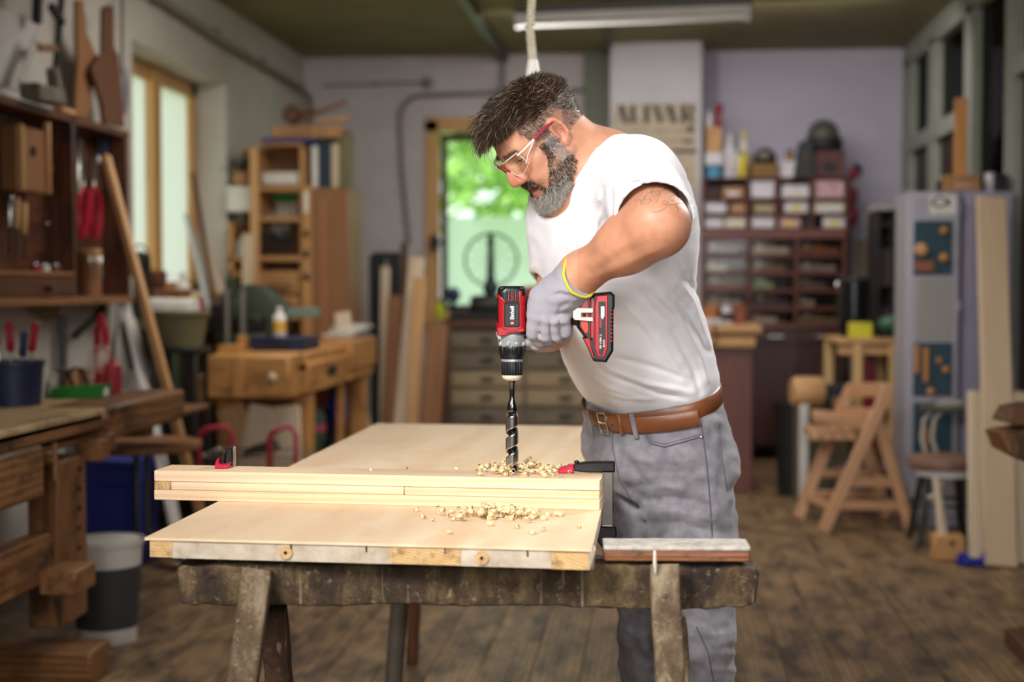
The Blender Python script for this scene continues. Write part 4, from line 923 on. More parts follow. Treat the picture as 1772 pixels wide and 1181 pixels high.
def skin_tint(v):
    l, f, u = loc(v); al = np.abs(l); c = np.tile(np.array(lin('cc9577'), 'f'), (len(v), 1)); head = (np.abs(l) < .12) & (f > -.12) & (u > -.13) & (u < .16) & (f < .14)
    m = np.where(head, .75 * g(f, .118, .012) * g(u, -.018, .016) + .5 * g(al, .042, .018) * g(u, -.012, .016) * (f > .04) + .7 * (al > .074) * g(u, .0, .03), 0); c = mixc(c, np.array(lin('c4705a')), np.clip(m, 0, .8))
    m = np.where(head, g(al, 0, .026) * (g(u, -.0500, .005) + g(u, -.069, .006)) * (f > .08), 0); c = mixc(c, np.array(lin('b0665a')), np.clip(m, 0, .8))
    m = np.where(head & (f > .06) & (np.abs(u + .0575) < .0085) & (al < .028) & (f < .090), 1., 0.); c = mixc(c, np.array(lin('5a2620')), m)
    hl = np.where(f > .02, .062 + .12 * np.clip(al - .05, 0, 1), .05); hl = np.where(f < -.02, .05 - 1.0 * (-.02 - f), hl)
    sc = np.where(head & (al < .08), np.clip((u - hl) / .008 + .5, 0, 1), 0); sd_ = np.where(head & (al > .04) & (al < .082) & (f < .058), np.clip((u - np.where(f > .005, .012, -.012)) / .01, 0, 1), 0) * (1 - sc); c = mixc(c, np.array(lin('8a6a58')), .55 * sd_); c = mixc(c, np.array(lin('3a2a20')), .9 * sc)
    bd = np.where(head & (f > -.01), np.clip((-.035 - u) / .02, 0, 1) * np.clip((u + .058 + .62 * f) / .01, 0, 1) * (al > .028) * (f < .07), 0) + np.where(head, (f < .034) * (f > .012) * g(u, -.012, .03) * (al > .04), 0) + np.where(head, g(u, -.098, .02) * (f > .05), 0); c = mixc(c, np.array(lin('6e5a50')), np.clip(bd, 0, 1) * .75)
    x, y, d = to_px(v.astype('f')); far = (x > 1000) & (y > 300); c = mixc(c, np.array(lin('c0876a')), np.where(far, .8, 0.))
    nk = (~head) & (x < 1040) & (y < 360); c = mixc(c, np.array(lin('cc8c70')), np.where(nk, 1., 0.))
    return c
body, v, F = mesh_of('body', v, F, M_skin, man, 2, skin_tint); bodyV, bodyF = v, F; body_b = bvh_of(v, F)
# ---- t-shirt
Sf = Field(V((-.5, 2.25, .93)), V((.55, 3.25, 1.62)), .0036)
SH = [((1050, 352, 2.80), (.185, .122, .125)), ((1062, 440, 2.83), (.192, .134, .16)), ((1094, 580, 2.89), (.168, .133, .13)), ((1124, 664, 2.94), (.160, .117, .09))]
for c, r in SH: Sf.put(ell(P(*c), r, AX3), .08)
for s_, r_ in ((sho_l, .072), (sho_r, .064)): Sf.put(cone(P(1034, 325, 2.80), s_.lerp(neck1, .12), .076, r_), .06)
ua = (elb_l - sho_l).normalized(); hem = sho_l + ua * ((elb_l - sho_l).length * .88)
Sf.put(cone(sho_l, elb_l, .077, .070, cutp=(hem, ua)), .03)
ub = (elb_r - sho_r).normalized(); hem_r = sho_r + ub * ((elb_r - sho_r).length * .72)
Sf.put(cone(sho_r, elb_r, .066, .056, cutp=(hem_r, ub)), .03)
fol = [([(1062, 262), (1035, 330), (1030, 420)], 4.3, 0.0051), ([(1080, 262), (1058, 330), (1062, 400)], 4.3, -0.0043), ([(1100, 262), (1080, 310), (1075, 350)], 3.7, 0.0043), ([(1060, 285), (1110, 292), (1150, 315)], 3.7, 0.0034), ([(1065, 315), (1105, 312), (1135, 325)], 3.1, -0.0034), ([(1070, 270), (1120, 275), (1158, 300)], 3.7, -0.0026),
       ([(1005, 330), (985, 400), (968, 470)], 4.3, 0.0051), ([(1020, 350), (1005, 420), (985, 480)], 4.3, -0.0043), ([(985, 350), (965, 420), (945, 480)], 4.3, -0.0034), ([(1045, 360), (1020, 420), (1000, 450)], 5.0, 0.0034),
       ([(1120, 490), (1175, 545), (1215, 620), (1225, 660)], 5.0, 0.0059), ([(1135, 478), (1190, 540), (1226, 610)], 4.3, -0.0051), ([(1155, 462), (1200, 520), (1230, 600)], 4.3, 0.0051), ([(1105, 505), (1165, 570), (1200, 640), (1212, 680)], 5.0, -0.0051), ([(1172, 450), (1205, 510)], 3.7, -0.0043), ([(1085, 530), (1140, 590), (1185, 660)], 5.6, 0.0034),
       ([(1050, 640), (1120, 665), (1200, 680)], 4.3, 0.0043), ([(1070, 655), (1140, 682), (1190, 690)], 3.7, -0.0043), ([(1010, 640), (1050, 672), (1110, 690)], 5.0, 0.0034), ([(1070, 620), (1130, 635), (1205, 662)], 4.3, -0.0034), ([(1000, 600), (1040, 640), (1090, 665)], 5.6, -0.0026), ([(1030, 676), (1080, 690), (1130, 692)], 3.1, 0.0034)]
Sf.disp(.03, folds(fol, lambda x, y: np.where(y < 340, 2.82, 2.88)))
Sf.disp(.03, wob(24, .002, 3, (1, 1, .8))); Sf.disp(.03, wob(70, .0007, 5))
nv = (neck1 - neck0).normalized(); cp = P(1003, 300, 2.78)
cn = (P(975, 345, 2.70) - P(1034, 256, 2.80)).normalized(); pl_n = cn.cross(Dv(.25, -.95, .15)).normalized()
if pl_n.dot(neck0 - cp) < 0: pl_n = -pl_n
Sf.put(cone(P(1003, 302, 2.775) - pl_n * .012, P(1003, 302, 2.775) + pl_n * .25, .064, .14), .004, cut=True)
Sf.put(cone(sho_l.lerp(elb_l, .76), elb_l + ua * .1, .0655, .064), .003, cut=True)
Sf.put(cone(sho_r.lerp(elb_r, .6), elb_r + ub * .1, .053, .052), .003, cut=True)
bc = P(1130, 690, 2.945); bn = (UP + TF * .30).normalized()
sl, X, Y, Z = Sf.block(Sf.lo, Sf.lo + Sf.h * np.array(Sf.n)); b0 = bc - bn * .03
Sf.D[:] = np.maximum(Sf.D, -((X - b0.x) * bn.x + (Y - b0.y) * bn.y + (Z - b0.z) * bn.z))
v, F = Sf.net(); shirt, v, F = mesh_of('t_shirt', v, F, M_shirt, man, 1); shirt_b = bvh_of(v, F)
q = MB(); ring = []
e1 = ua.orthogonal().normalized(); e2 = ua.cross(e1)
for i in range(40):
    a = 2 * math.pi * i / 40; h_, n_, _, _ = shirt_b.ray_cast(hem - ua * .006 + (e1 * math.cos(a) + e2 * math.sin(a)) * .16, -(e1 * math.cos(a) + e2 * math.sin(a)), .2)
    if h_: ring.append(h_ + n_ * .0005)
q.tube(ring, .0019, 6, closed=True); q.build('sleeve_hem', M_shirt, shirt)
q = MB(); q.tube(line_on(shirt_b, [(1034, 257), (1024, 272), (1012, 290), (998, 311), (986, 330), (977, 347)], .0, 5), .0028, 6); q.build('collar', M_shirt, shirt)
# ---- trousers
J = Field(V((-.2, 2.6, .0)), V((.6, 3.35, 1.04)), .0052)
hipL, hipR = P(1187, 815, 2.885), P(1108, 800, 3.01); kL, kR = P(1207, 1110, 2.86), P(1134, 1125, 3.0)
aL, aR = V((kL.x + .02, kL.y + .05, .1)), V((kR.x + .04, kR.y + .05, .1))
J.put(ell(P(1131, 700, 2.947), (.166, .117, .075), AX3), .05); J.put(ell(P(1136, 770, 2.95), (.180, .134, .11), AX3), .05); J.put(ell(P(1146, 812, 2.94), (.155, .115, .07), AX3), .05)
chain(J, [hipL, hipL.lerp(kL, .5), kL, aL], [.097, .088, .070, .058], .03); chain(J, [hipR, P(1132, 900, 2.99), hipR.lerp(kR, .6) + RGT * .008, kR, aR], [.088, .088, .080, .070, .058], .03)
J.disp(.03, folds([([(1075, 780), (1110, 830), (1120, 870)], 6.3, -0.0075), ([(1062, 775), (1085, 850)], 6.3, 0.0063), ([(1100, 852), (1150, 842), (1215, 850)], 6.3, 0.0063), ([(1105, 868), (1160, 862), (1225, 872)], 5.6, -0.0075), ([(1110, 885), (1170, 884), (1235, 900)], 6.3, 0.0075), ([(1120, 905), (1180, 905), (1240, 925)], 5.6, -0.0075), ([(1070, 860), (1115, 885)], 5.6, -0.0100), ([(1090, 795), (1140, 800), (1200, 795)], 5.6, 0.0050), ([(1095, 815), (1150, 820), (1215, 815)], 5.6, -0.0050), ([(1240, 760), (1235, 850), (1245, 950)], 6.3, 0.0037), ([(1200, 1085), (1235, 1100), (1270, 1095)], 5.6, 0.0063), ([(1200, 1110), (1240, 1125), (1272, 1120)], 5.6, -0.0075), ([(1195, 1140), (1235, 1160), (1275, 1160)], 5.6, 0.0063), ([(1072, 1080), (1110, 1110), (1130, 1140)], 6.3, 0.0075)], 2.99))
J.disp(.03, wob(30, .004, 8, (1, 1, 1.3))); J.disp(.03, wob(75, .0018, 9, (.7, .7, 1.5)))
sl, X, Y, Z = J.block(J.lo, J.lo + J.h * np.array(J.n)); t0 = bc + bn * .018
J.D[:] = np.maximum(J.D, (X - t0.x) * bn.x + (Y - t0.y) * bn.y + (Z - t0.z) * bn.z); J.D[:] = np.maximum(J.D, .1 - Z)
v, F = J.net(); jeans, v, F = mesh_of('trousers', v, F, M_jeans, man, 1); jeans_b = bvh_of(v, F)
M_seam = mat('seam_thread', '57525c', .9); M_rivet = mat('rivet', 'b9b1a4', .35, .9)
def seam(pts, r=.0013, name='seam', m_=None): q = MB(); q.tube(line_on(jeans_b, pts, .0004), r, 5); return q.build(name, m_ or M_seam, jeans)
seam([(1120, 732), (1118, 752), (1126, 768), (1150, 774), (1180, 766), (1212, 756)], .002); seam([(1122, 738), (1121, 752), (1129, 764), (1150, 769), (1180, 761), (1212, 752)], .0008)
seam([(1213, 735), (1222, 800), (1228, 860), (1232, 930)], .0018, 'side_seam'); seam([(1062, 735), (1060, 770), (1072, 830), (1095, 870)], .0016, 'fly_seam')
seam([(1243, 735), (1248, 790), (1258, 850)], .0014, 'back_pocket_seam'); seam([(1205, 1085), (1225, 1130), (1235, 1181)], .0016, 'side_seam')
q = MB(); p, n_ = hit(jeans_b, 1213, 757, .001); q.ell(p, (.004, .004, .004)); q.build('rivet', M_rivet, jeans)
# shoes, below the frame
M_shoe = mat('shoe_leather', '2a2420', .5)
for a_ in (aL, aR):
    f_ = Field(a_ - V((.3, .3, .12)), a_ + V((.3, .3, .12)), .008); f_.put(cone(a_ + V((0, 0, -.03)), a_ + V((0, 0, .03)), .05, .045), .02); f_.put(ell(a_ + TF * .09 + V((0, 0, -.055)), (.048, .14, .045), AX3), .04)
    sl, X, Y, Z = f_.block(f_.lo, f_.lo + f_.h * np.array(f_.n)); f_.D[:] = np.maximum(f_.D, .002 - Z - 0 * X - 0 * Y); vv, ff = f_.net(); mesh_of('shoe', vv, ff, M_shoe, man, 1)
# ---- belt
M_belt = mat('belt_leather', '63381f', .36, nz=(14, '7c4a2b', .3), bump=(160, .2, .001)); M_buckle = mat('buckle_metal', 'c9c2b4', .25, 1.0)
def belt_strip(a0, a1, off, hw_, name, drop=0., n=72):
    q = MB(); vs = []; m = 0
    for i in range(n + 1):
        a = a0 + (a1 - a0) * i / n; dv = TF * math.cos(a) + TL * math.sin(a); dv = (dv - bn * dv.dot(bn)).normalized(); o = bc - bn * (drop * (.4 + 2.6 * i / n))
        best = 0
        for hh in (-.014, .0, .014):
            for bv in (jeans_b, shirt_b):
                h_, _, _, _ = bv.ray_cast(o + bn * hh + dv * .4, -dv, .5)
                if h_: best = max(best, (h_ - o).dot(dv))
        vs.append((o, dv, best))
    rad = [b for _, _, b in vs]; full = abs(a1 - a0) > 6
    for _ in range(4): rad = [(rad[i - 1 if i else (-2 if full else 0)] + 2 * rad[i] + rad[(i + 1) if i < n else (1 if full else n)]) / 4 for i in range(n + 1)]
    pv = []
    for (o, dv, _), r_ in zip(vs, rad):
        for hh, oo in ((-hw_, 0), (-hw_ + .002, .0022), (0, .003), (hw_ - .002, .0022), (hw_, 0), (0, -.003)): pv.append(o + dv * (r_ + off + oo) + bn * hh)
    q.add(pv, [[i * 6 + k, (i + 1) * 6 + k, (i + 1) * 6 + (k + 1) % 6, i * 6 + (k + 1) % 6] for i in range(n) for k in range(6)] + [list(range(6)), [n * 6 + k for k in range(6)][::-1]])
    return q.build(name, M_belt, man, angle=60), vs, rad
def ang(px):   # angle about the belt axis for a pixel column on the near side
    best = min(range(-40, 200), key=lambda i: abs(to_px(np.array([tuple(bc + (TF * math.cos(R(i)) + TL * math.sin(R(i)) * 1.3) * .125)], 'f'))[0][0] - px)); return R(best)
belt, bv_, brad = belt_strip(-math.pi, math.pi, .002, .0175, 'belt')
tail, tv_, trad = belt_strip(ang(1052), ang(1203), .0075, .0172, 'belt_tail', .004, 40); 
def on_belt(a, off=.008, drop=0.):
    dv = TF * math.cos(a) + TL * math.sin(a); dv = (dv - bn * dv.dot(bn)).normalized(); i = int(round((a + math.pi) / (2 * math.pi) * 72)) % 72
    return bc - bn * drop + dv * (brad[i] + off), dv, bn.cross(dv)
p, dv, tg = on_belt(ang(1050), .0115, .002); q = MB()
q.tube([p + tg * x_ * .011 + bn * z_ * .021 for x_, z_ in ((-1, -1), (-1.1, 0), (-1, 1), (.8, 1), (1, .8), (1, -.8), (.8, -1))], .0021, 8, closed=True); q.tube([p - tg * .011, p + dv * .002, p + tg * .012], .0016, 6); bk = q.build('buckle', M_buckle, belt)
for px_ in (1084,): p, dv, tg = on_belt(ang(px_), .0125, .003); q = MB(); q.box(p, (.006, .010, .041), Matrix((dv, tg, bn)).transposed(), .002); q.build('belt_keeper', M_belt, belt)
for px_ in (1068, 1126, 1144): p, dv, tg = on_belt(ang(px_), .0115, .004); q = MB(); q.lathe([(.0017, 0), (.0017, .0006)], p, dv, 10); q.build('belt_hole', M_dark, belt)
def loop(px_, dz=0, lean=0): p, dv, tg = on_belt(ang(px_), .0125, .006); q = MB(); q.box(p + tg * lean, (.0035, .0095, .052), Matrix((dv, tg, bn)).transposed(), .001); q.build('belt_loop', M_jeans, jeans)
for px_ in (1108, 1216, 1026): loop(px_)
p, dv, tg = on_belt(ang(1216) + .75, .0115, .004); q = MB(); q.box(p, (.0035, .0095, .052), Matrix((dv, tg, bn)).transposed(), .001); q.build('belt_loop', M_jeans, jeans)
# ---- gloves
Gf = Field(P(940, 545, 2.6) - V((.11, .11, .12)), P(940, 545, 2.6) + V((.15, .13, .14)), .0021)
hd = (P(950, 545, 2.565) - wri_l).normalized()
wr0 = wri_l.lerp(elb_l, .05)
chain(Gf, [P(1008, 470, 2.573), P(985, 494, 2.570), P(966, 512, 2.566)], [.0375, .035, .033], .02, flat=(Dv(0, 1, 0), 1.0))
ha = (P(925, 552, 2.563) - P(978, 566, 2.575)).normalized()      # across the knuckles
hz = ha.cross(hd).normalized()
Gf.put(ell(P(957, 523, 2.573), (.046, .040, .0205), (ha, ha.cross(hz), hz)), .02); Gf.put(ell(P(944, 538, 2.568), (.034, .034, .019), (ha, ha.cross(hz), hz)), .015)
FING = [((927, 545, 2.562), (922, 576, 2.575), (932, 592, 2.600), (944, 574, 2.636), .0118), ((943, 552, 2.558), (944, 582, 2.570), (951, 589, 2.602), (957, 566, 2.638), .0116), ((960, 556, 2.559), (962, 580, 2.571), (967, 583, 2.602), (970, 562, 2.638), .0110), ((975, 556, 2.564), (979, 575, 2.574), (982, 576, 2.600), (983, 558, 2.632), .0100)]
for a, b, c, d, r in FING:
    a, b, c, d = P(*a), P(*b), P(*c), P(*d); chain(Gf, [P(957, 522, 2.572).lerp(a, .55), a], [r * 1.0, r * 1.1], .008); chain(Gf, [a, b, c, d], [r * 1.12, r * 1.06, r, r * .88], .002)
chain(Gf, [P(955, 515, 2.585), P(925, 520, 2.612), P(912, 535, 2.640), P(926, 552, 2.650)], [.016, .014, .0125, .011], .01)   # thumb behind the handle
Gf.disp(.02, wob(130, .0012, 4)); Gf.disp(.02, folds([([(993, 516), (972, 508), (955, 512)], 4, -.003), ([(998, 500), (980, 505), (960, 500)], 5, .002), ([(990, 520), (972, 530), (965, 545)], 5, -.003), ([(985, 540), (965, 545)], 4, -.002), ([(935, 552), (935, 574), (938, 594)], 1.8, -.0045), ([(952, 556), (953, 576), (956, 592)], 1.8, -.004), ([(968, 556), (969, 576), (972, 588)], 1.8, -.004), ([(926, 552), (944, 558), (962, 560), (980, 560)], 4, .0015)], 2.6))
wd = (elb_l - wri_l).normalized(); c0 = P(1011, 468, 2.575)
sl, X, Y, Z = Gf.block(Gf.lo, Gf.lo + Gf.h * np.array(Gf.n)); Gf.D[:] = np.maximum(Gf.D, (X - c0.x) * wd.x + (Y - c0.y) * wd.y + (Z - c0.z) * wd.z)
v, F = Gf.net(); glove, v, F = mesh_of('glove', v, F, M_glove, man, 1); gl_b = bvh_of(v, F)
e1 = wd.orthogonal().normalized(); e2 = wd.cross(e1); ring = []
for i in range(36):
    a = 2 * math.pi * i / 36; dd = e1 * math.cos(a) + e2 * math.sin(a); h_, n_, _, _ = gl_b.ray_cast(c0 - wd * .003 + dd * .1, -dd, .1)
    if h_: ring.append(h_ + dd * .0004 + wd * .003)
q = MB(); q.tube(ring, .0026, 8, closed=True); q.build('glove_cuff', M_cuff, glove)
Gr = Field(P(935, 585, 2.66) - V((.11, .11, .1)), P(935, 585, 2.66) + V((.11, .11, .1)), .0026)
chain(Gr, [P(943, 581, 2.685), P(936, 579, 2.672)], [.032, .033], .02); Gr.put(ell(P(932, 574, 2.662), (.036, .028, .03), (RGT, FWD, UP)), .02)
for a, b, c, r in (((915, 556, 2.655), (902, 560, 2.628), (905, 566, 2.600), .0105), ((914, 570, 2.652), (903, 574, 2.622), (908, 580, 2.600), .0108), ((916, 582, 2.650), (907, 587, 2.620), (914, 592, 2.600), .0105), ((920, 590, 2.650), (914, 596, 2.622), (925, 598, 2.605), .0098)): chain(Gr, [P(932, 574, 2.66), P(*a), P(*b), P(*c)], [.014, r * 1.1, r * 1.05, r * .9], .004)
chain(Gr, [P(940, 590, 2.65), P(945, 594, 2.625), P(930, 597, 2.605)], [.014, .0125, .0105], .006)
v, F = Gr.net(); gr, v, F = mesh_of('glove', v, F, M_glove, man, 1)
# ---- safety glasses
M_lens = glassy('clear_lens', 'fbfcf8', 0, .09, .02); M_gred = mat('glasses_red', 'a01a3c', .3); M_gclear = mat('glasses_clear', 'd9c8c0', .15)
for s in (1, -1):
    q = MB(); q.tube([H(s * .079, -.012, .026), H(s * .082, .02, .030), H(s * .079, .052, .029)], [.0022, .0026, .0028], 8); q.build('temple_red', M_gred, man)
    q = MB(); q.tube([H(s * .079, .052, .029), H(s * .074, .082, .028), H(s * .066, .098, .028)], [.0026, .0024, .002], 8); q.tube([H(s * .079, .052, .028), H(s * .075, .08, .016), H(s * .068, .096, .004)], [.0016, .0013, .0012], 6); q.build('temple_clear', M_gclear, man)
    q = MB(); vs = []; NN, MM = 12, 8
    def lp(a, b):      # lens surface: a across 0 nose .. 1 temple, b 0 bottom .. 1 top
        x = .010 + .058 * a; wdt = math.sin(math.pi * (.5 + .5 * min(1, max(0, (a - .45) / .55)))) if a > .45 else 1; top = .033 - .006 * (1 - a) ** 2; bot = -.012 + .012 * (a - .45) ** 2 * 4 * .9 + (.010 * max(0, (.3 - a) / .3))
        return H(s * x, .119 - .024 * a ** 2.2 - .004 * (1 - b), bot + (top - bot) * b)
    for j in range(MM + 1):
        for i in range(NN + 1): vs.append(lp(i / NN, j / MM))
    q.add(vs, [[j * (NN + 1) + i, j * (NN + 1) + i + 1, (j + 1) * (NN + 1) + i + 1, (j + 1) * (NN + 1) + i] for j in range(MM) for i in range(NN)]); ln = q.build('lens', M_lens, man, angle=180)
    q = MB(); q.tube([lp(i / NN, 0) for i in range(NN + 1)] + [lp(1, j / MM) for j in range(1, MM + 1)], .0008, 6); q.build('lens_rim', M_gclear, ln)
    q = MB(); q.tube([lp(i / NN, 1) for i in range(NN + 1)], .0014, 6); q.build('brow_rim', M_gclear, ln)
q = MB(); q.tube([H(.016, .119, .0275), H(.008, .122, .026), H(0, .123, .024), H(-.008, .122, .026), H(-.016, .119, .0275)], .0026, 8); q.tube([H(.008, .121, .024), H(.013, .116, .006)], .0016, 6); q.tube([H(-.008, .121, .024), H(-.013, .116, .006)], .0016, 6); q.build('glasses_bridge', M_gred, man)
# ---- eyes and teeth
M_eye = mat('eye_white', 'd8d0c8', .25); M_iris = mat('iris', '2e2018', .2); M_teeth = mat('teeth', 'e2d5bd', .3); M_ink = mat('tattoo_ink', '7a6a60', .7)
for s in (1, -1):
    q = MB(); q.ell(H(s * .032, .0803, .0155), .0122 * HS, 20, 14); e = q.build('eye', M_eye, man)
    q = MB(); d_ = (HF * .93 - HU * .36).normalized(); q.lathe([(.0001, .0123 * HS), (.0035 * HS, .0121 * HS), (.0055 * HS, .0112 * HS), (.0055 * HS, .009 * HS)], H(s * .032, .0803, .0155), d_, 16); q.build('iris', M_iris, e)
    q = MB(); q.tube([H(s * (.020 + .0265 * t), .0965 - .012 * (t - .35) ** 2 * 2, .0126 - .002 * abs(t - .4)) for t in (0, .25, .5, .75, 1)], [.0006, .0011, .0013, .0012, .0008], 5); q.build('eyelashes', M_iris, man)
q = MB(); n = 10
for i in range(n): a = -1 + 2 * (i + .5) / n; q.box(H(a * .0235, .0925 - .0165 * a * a, -.0552 + .007 * a * a), (.0044, .004, .0092), Matrix(HAX).transposed(), .001)
q.build('teeth', M_teeth, man)
# ---- tattoo drawn on the upper arm, as ink lines on the skin
q = MB()
def swirl(x, y, r0, r1, a0, a1, n=14): return [(x + (r0 + (r1 - r0) * i / n) * math.cos(R(a0 + (a1 - a0) * i / n)), y + (r0 + (r1 - r0) * i / n) * .8 * math.sin(R(a0 + (a1 - a0) * i / n))) for i in range(n + 1)]
for pts in (swirl(1150, 352, 2, 7, 0, 400), swirl(1118, 345, 3, 11, 150, 480), swirl(1136, 334, 3, 12, -40, 250), swirl(1164, 345, 2, 11, 60, 380), swirl(1130, 350, 14, 26, 180, 300), swirl(1152, 340, 9, 22, 190, 340), swirl(1104, 350, 3, 9, 200, 420), swirl(1174, 358, 3, 10, 100, 330), swirl(1142, 346, 12, 30, 20, 120), swirl(1126, 338, 4, 18, 280, 420), swirl(1112, 356, 4, 20, 220, 330), swirl(1160, 360, 4, 16, 240, 400)):
    q.tube(line_on(body_b, pts, .0001, 2), .00055, 4)
q.build('tattoo', M_ink, man)
# ---- hair and beard, strand by strand
def vnormals(v, F):
    n = np.cross(v[F[:, 2]] - v[F[:, 0]], v[F[:, 3]] - v[F[:, 1]]); out = np.zeros_like(v)
    for k in range(4): np.add.at(out, F[:, k], n)
    return out / (np.linalg.norm(out, axis=1)[:, None] + 1e-12)
bodyN = vnormals(bodyV, bodyF); Lc, Fc, Uc = loc(bodyV); hv = np.array(tuple(HL_)), np.array(tuple(HF)), np.array(tuple(HU))
def strands(name, prob, count, length, direc, rad, color, segs=4, seed=1, parent=man, curl=0.):
    rr = np.random.RandomState(seed); p = np.clip(prob, 0, None); i = rr.choice(len(p), count, p=p / p.sum()); root = bodyV[i] + rr.normal(size=(count, 3)) * .0009; nn = bodyN[i]
    ln = length(i, rr) if callable(length) else np.full(count, length); d0, d1 = direc(i, rr); pts = [root - nn * .001]; cur = root.copy()
    for sgm in range(segs):
        t = (sgm + .5) / segs; d = d0 * (1 - t) + d1 * t + rr.normal(size=(count, 3)) * curl; d = d / np.linalg.norm(d, axis=1)[:, None]; cur = cur + d * (ln / segs)[:, None]; pts.append(cur.copy())
    pts = np.array(pts); T = pts[-1] - pts[0]; T /= np.linalg.norm(T, axis=1)[:, None] + 1e-9; a = np.cross(T, rr.normal(size=(count, 3))); a /= np.linalg.norm(a, axis=1)[:, None] + 1e-9; b = np.cross(T, a)
    vs = np.zeros((count, segs + 1, 3, 3))
    for sgm in range(segs + 1):
        r_ = rad * (1 - .75 * (sgm / segs) ** 2)
        for k in range(3): vs[:, sgm, k] = pts[sgm] + (a * math.cos(2.094 * k) + b * math.sin(2.094 * k)) * r_
    base = (np.arange(count) * (segs + 1) * 3)[:, None, None]; f = np.array([[sgm * 3 + k, sgm * 3 + (k + 1) % 3, (sgm + 1) * 3 + (k + 1) % 3, (sgm + 1) * 3 + k] for sgm in range(segs) for k in range(3)])[None]
    col = color(i, rr); cols = np.repeat(np.concatenate([col, np.ones((count, 1))], 1), (segs + 1) * 3, 0)
    return mesh_of(name, vs.reshape(-1, 3), (base + f).reshape(-1, 4), M_hair, parent, 0, lambda v: cols)[0]
def pal(cols, w_):
    cs = np.array([lin(c)[:3] for c in cols]); w_ = np.array(w_, float) / sum(w_)
    return lambda i, rr: cs[rr.choice(len(cs), len(i), p=w_)] * rr.uniform(.75, 1.2, (len(i), 1))
hd_ = (np.abs(Lc) < .1) & (Fc > -.13) & (Fc < .135) & (Uc > -.125) & (Uc < .17); aL_ = np.abs(Lc)
hairline = np.where(Fc > .02, .062 + .25 * np.clip(Fc - .055, 0, 1) + .12 * np.clip(aL_ - .05, 0, 1), .05)
hairline = np.where(Fc < -.02, .05 - .55 * (-.02 - Fc), hairline)
hairline = np.where(Fc > .045, hairline + .35 * np.clip(aL_ - .02, 0, .05), hairline)
top = hd_ & (Uc > np.maximum(hairline, .055)) & (aL_ < .078)
side = hd_ & (Uc > np.where(Fc > .005, .012 + .6 * np.clip(Fc - .03, 0, 1), -.012 + .3 * np.clip(Fc + .06, -.1, 0))) & (~top) & (Fc < .062 - .2 * np.clip(.06 - Uc, 0, 1)) & ~((aL_ > .071) & (np.abs(Fc + .01) < .026) & (Uc < .04))
lf = lambda i: np.clip((Fc[i] + .08) / .18, 0, 1)
def topdir(i, rr):
    f = lf(i)[:, None]; n = bodyN[i]; wv_ = np.sin(bodyV[i] @ np.array([[90., 60., 40.], [40., -70., 80.], [-60., 50., 70.]]))
    d0 = n * (.8 - .15 * f) + hv[1] * (.45 + .5 * f) + hv[2] * .25 + wv_ * .22 + rr.normal(size=n.shape) * .10
    d1 = n * .15 + hv[1] * (.8 + .3 * f) - hv[2] * (.05 + .6 * f) + wv_ * .3 + rr.normal(size=n.shape) * .15; bk = (Fc[i] < -.055)[:, None]
    return np.where(bk, n * .7 - hv[1] * .3 + hv[2] * .1 + rr.normal(size=n.shape) * .25, d0), np.where(bk, n * .3 - hv[1] * .5 - hv[2] * .3 + rr.normal(size=n.shape) * .2, d1)
topc = pal(['1c130e', '2c1e15', '422e20', '5c412d', '806548', 'b0a08a'], [30, 28, 18, 11, 8, 5])
strands('hair', top * 1.0, 9000, lambda i, rr: (.013 + .030 * lf(i) * (Uc[i] > .06)) * rr.uniform(.6, 1.15, len(i)), topdir, .00042, topc, 5, 2)
strands('hair_fringe', (top & (Fc > .055)) * 1.0, 900, lambda i, rr: rr.uniform(.035, .062, len(i)), lambda i, rr: (bodyN[i] * .6 + hv[1] * .7 + hv[2] * .45 + rr.normal(size=(len(i), 3)) * .25, hv[1] * .35 - hv[2] * 1.0 + bodyN[i] * .25 + rr.normal(size=(len(i), 3)) * .4), .0004, topc, 6, 5)
strands('hair_sides', side * 1.0, 9500, lambda i, rr: (.003 + .11 * np.clip(Uc[i] - .012, 0, .06)) * rr.uniform(.6, 1.1, len(i)), lambda i, rr: (bodyN[i] * .55 - hv[2] * .5 - hv[1] * .25 + rr.normal(size=(len(i), 3)) * .15,) * 2, .00028, pal(['3a2c24', '52443a', '7a6c62', 'a0968e', 'c8c0b8'], [20, 24, 22, 20, 18]), 2, 7)
lipm = (aL_ < .031) & (Uc > -.076 + 9 * np.clip(aL_ - .01, 0, 1) ** 2) & (Uc < -.0478 + 9 * aL_ ** 2) & (Fc > .072)
brd = hd_ & ~lipm & (((Uc < -.066 + .0 * Fc) & (Fc > .0) & (Fc > .03 - (Uc + .066) * .1)) | ((Uc < .012) & (Fc < .052 - .5 * np.clip(-.012 - Uc, -.05, .05) * 0 + np.clip(-Uc - .02, 0, .05) * .75) & (Fc > .012) & (aL_ > .03)) | ((aL_ < .040) & (Uc < -.0375 + 6 * aL_ ** 2) & (Uc > -.0465 - .02 * (aL_ > .026)) & (Fc > .074) & (Fc < .112)))
brd = brd & (Uc > -.122) & ~(Uc < -.058 - .62 * Fc) & (Uc > -.112)
wgt = np.where(Uc < -.066, 1., .9) * brd
grey = np.clip(g(Uc, -.1, .024) * (Fc > .05) * 1.3 + .95 * (Fc < .036) * (Uc > -.045) + .16, 0, 1)
dk, lt = [np.array([lin(c)[:3] for c in k]) for k in (['2a1e18', '3d2c22', '54402f'], ['d9d3cb', 'b3aba2', '8d857c'])]
def bcol(i, rr): m = rr.random(len(i)) < grey[i]; return np.where(m[:, None], lt[rr.randint(0, 3, len(i))], dk[rr.randint(0, 3, len(i))]) * rr.uniform(.8, 1.1, (len(i), 1))
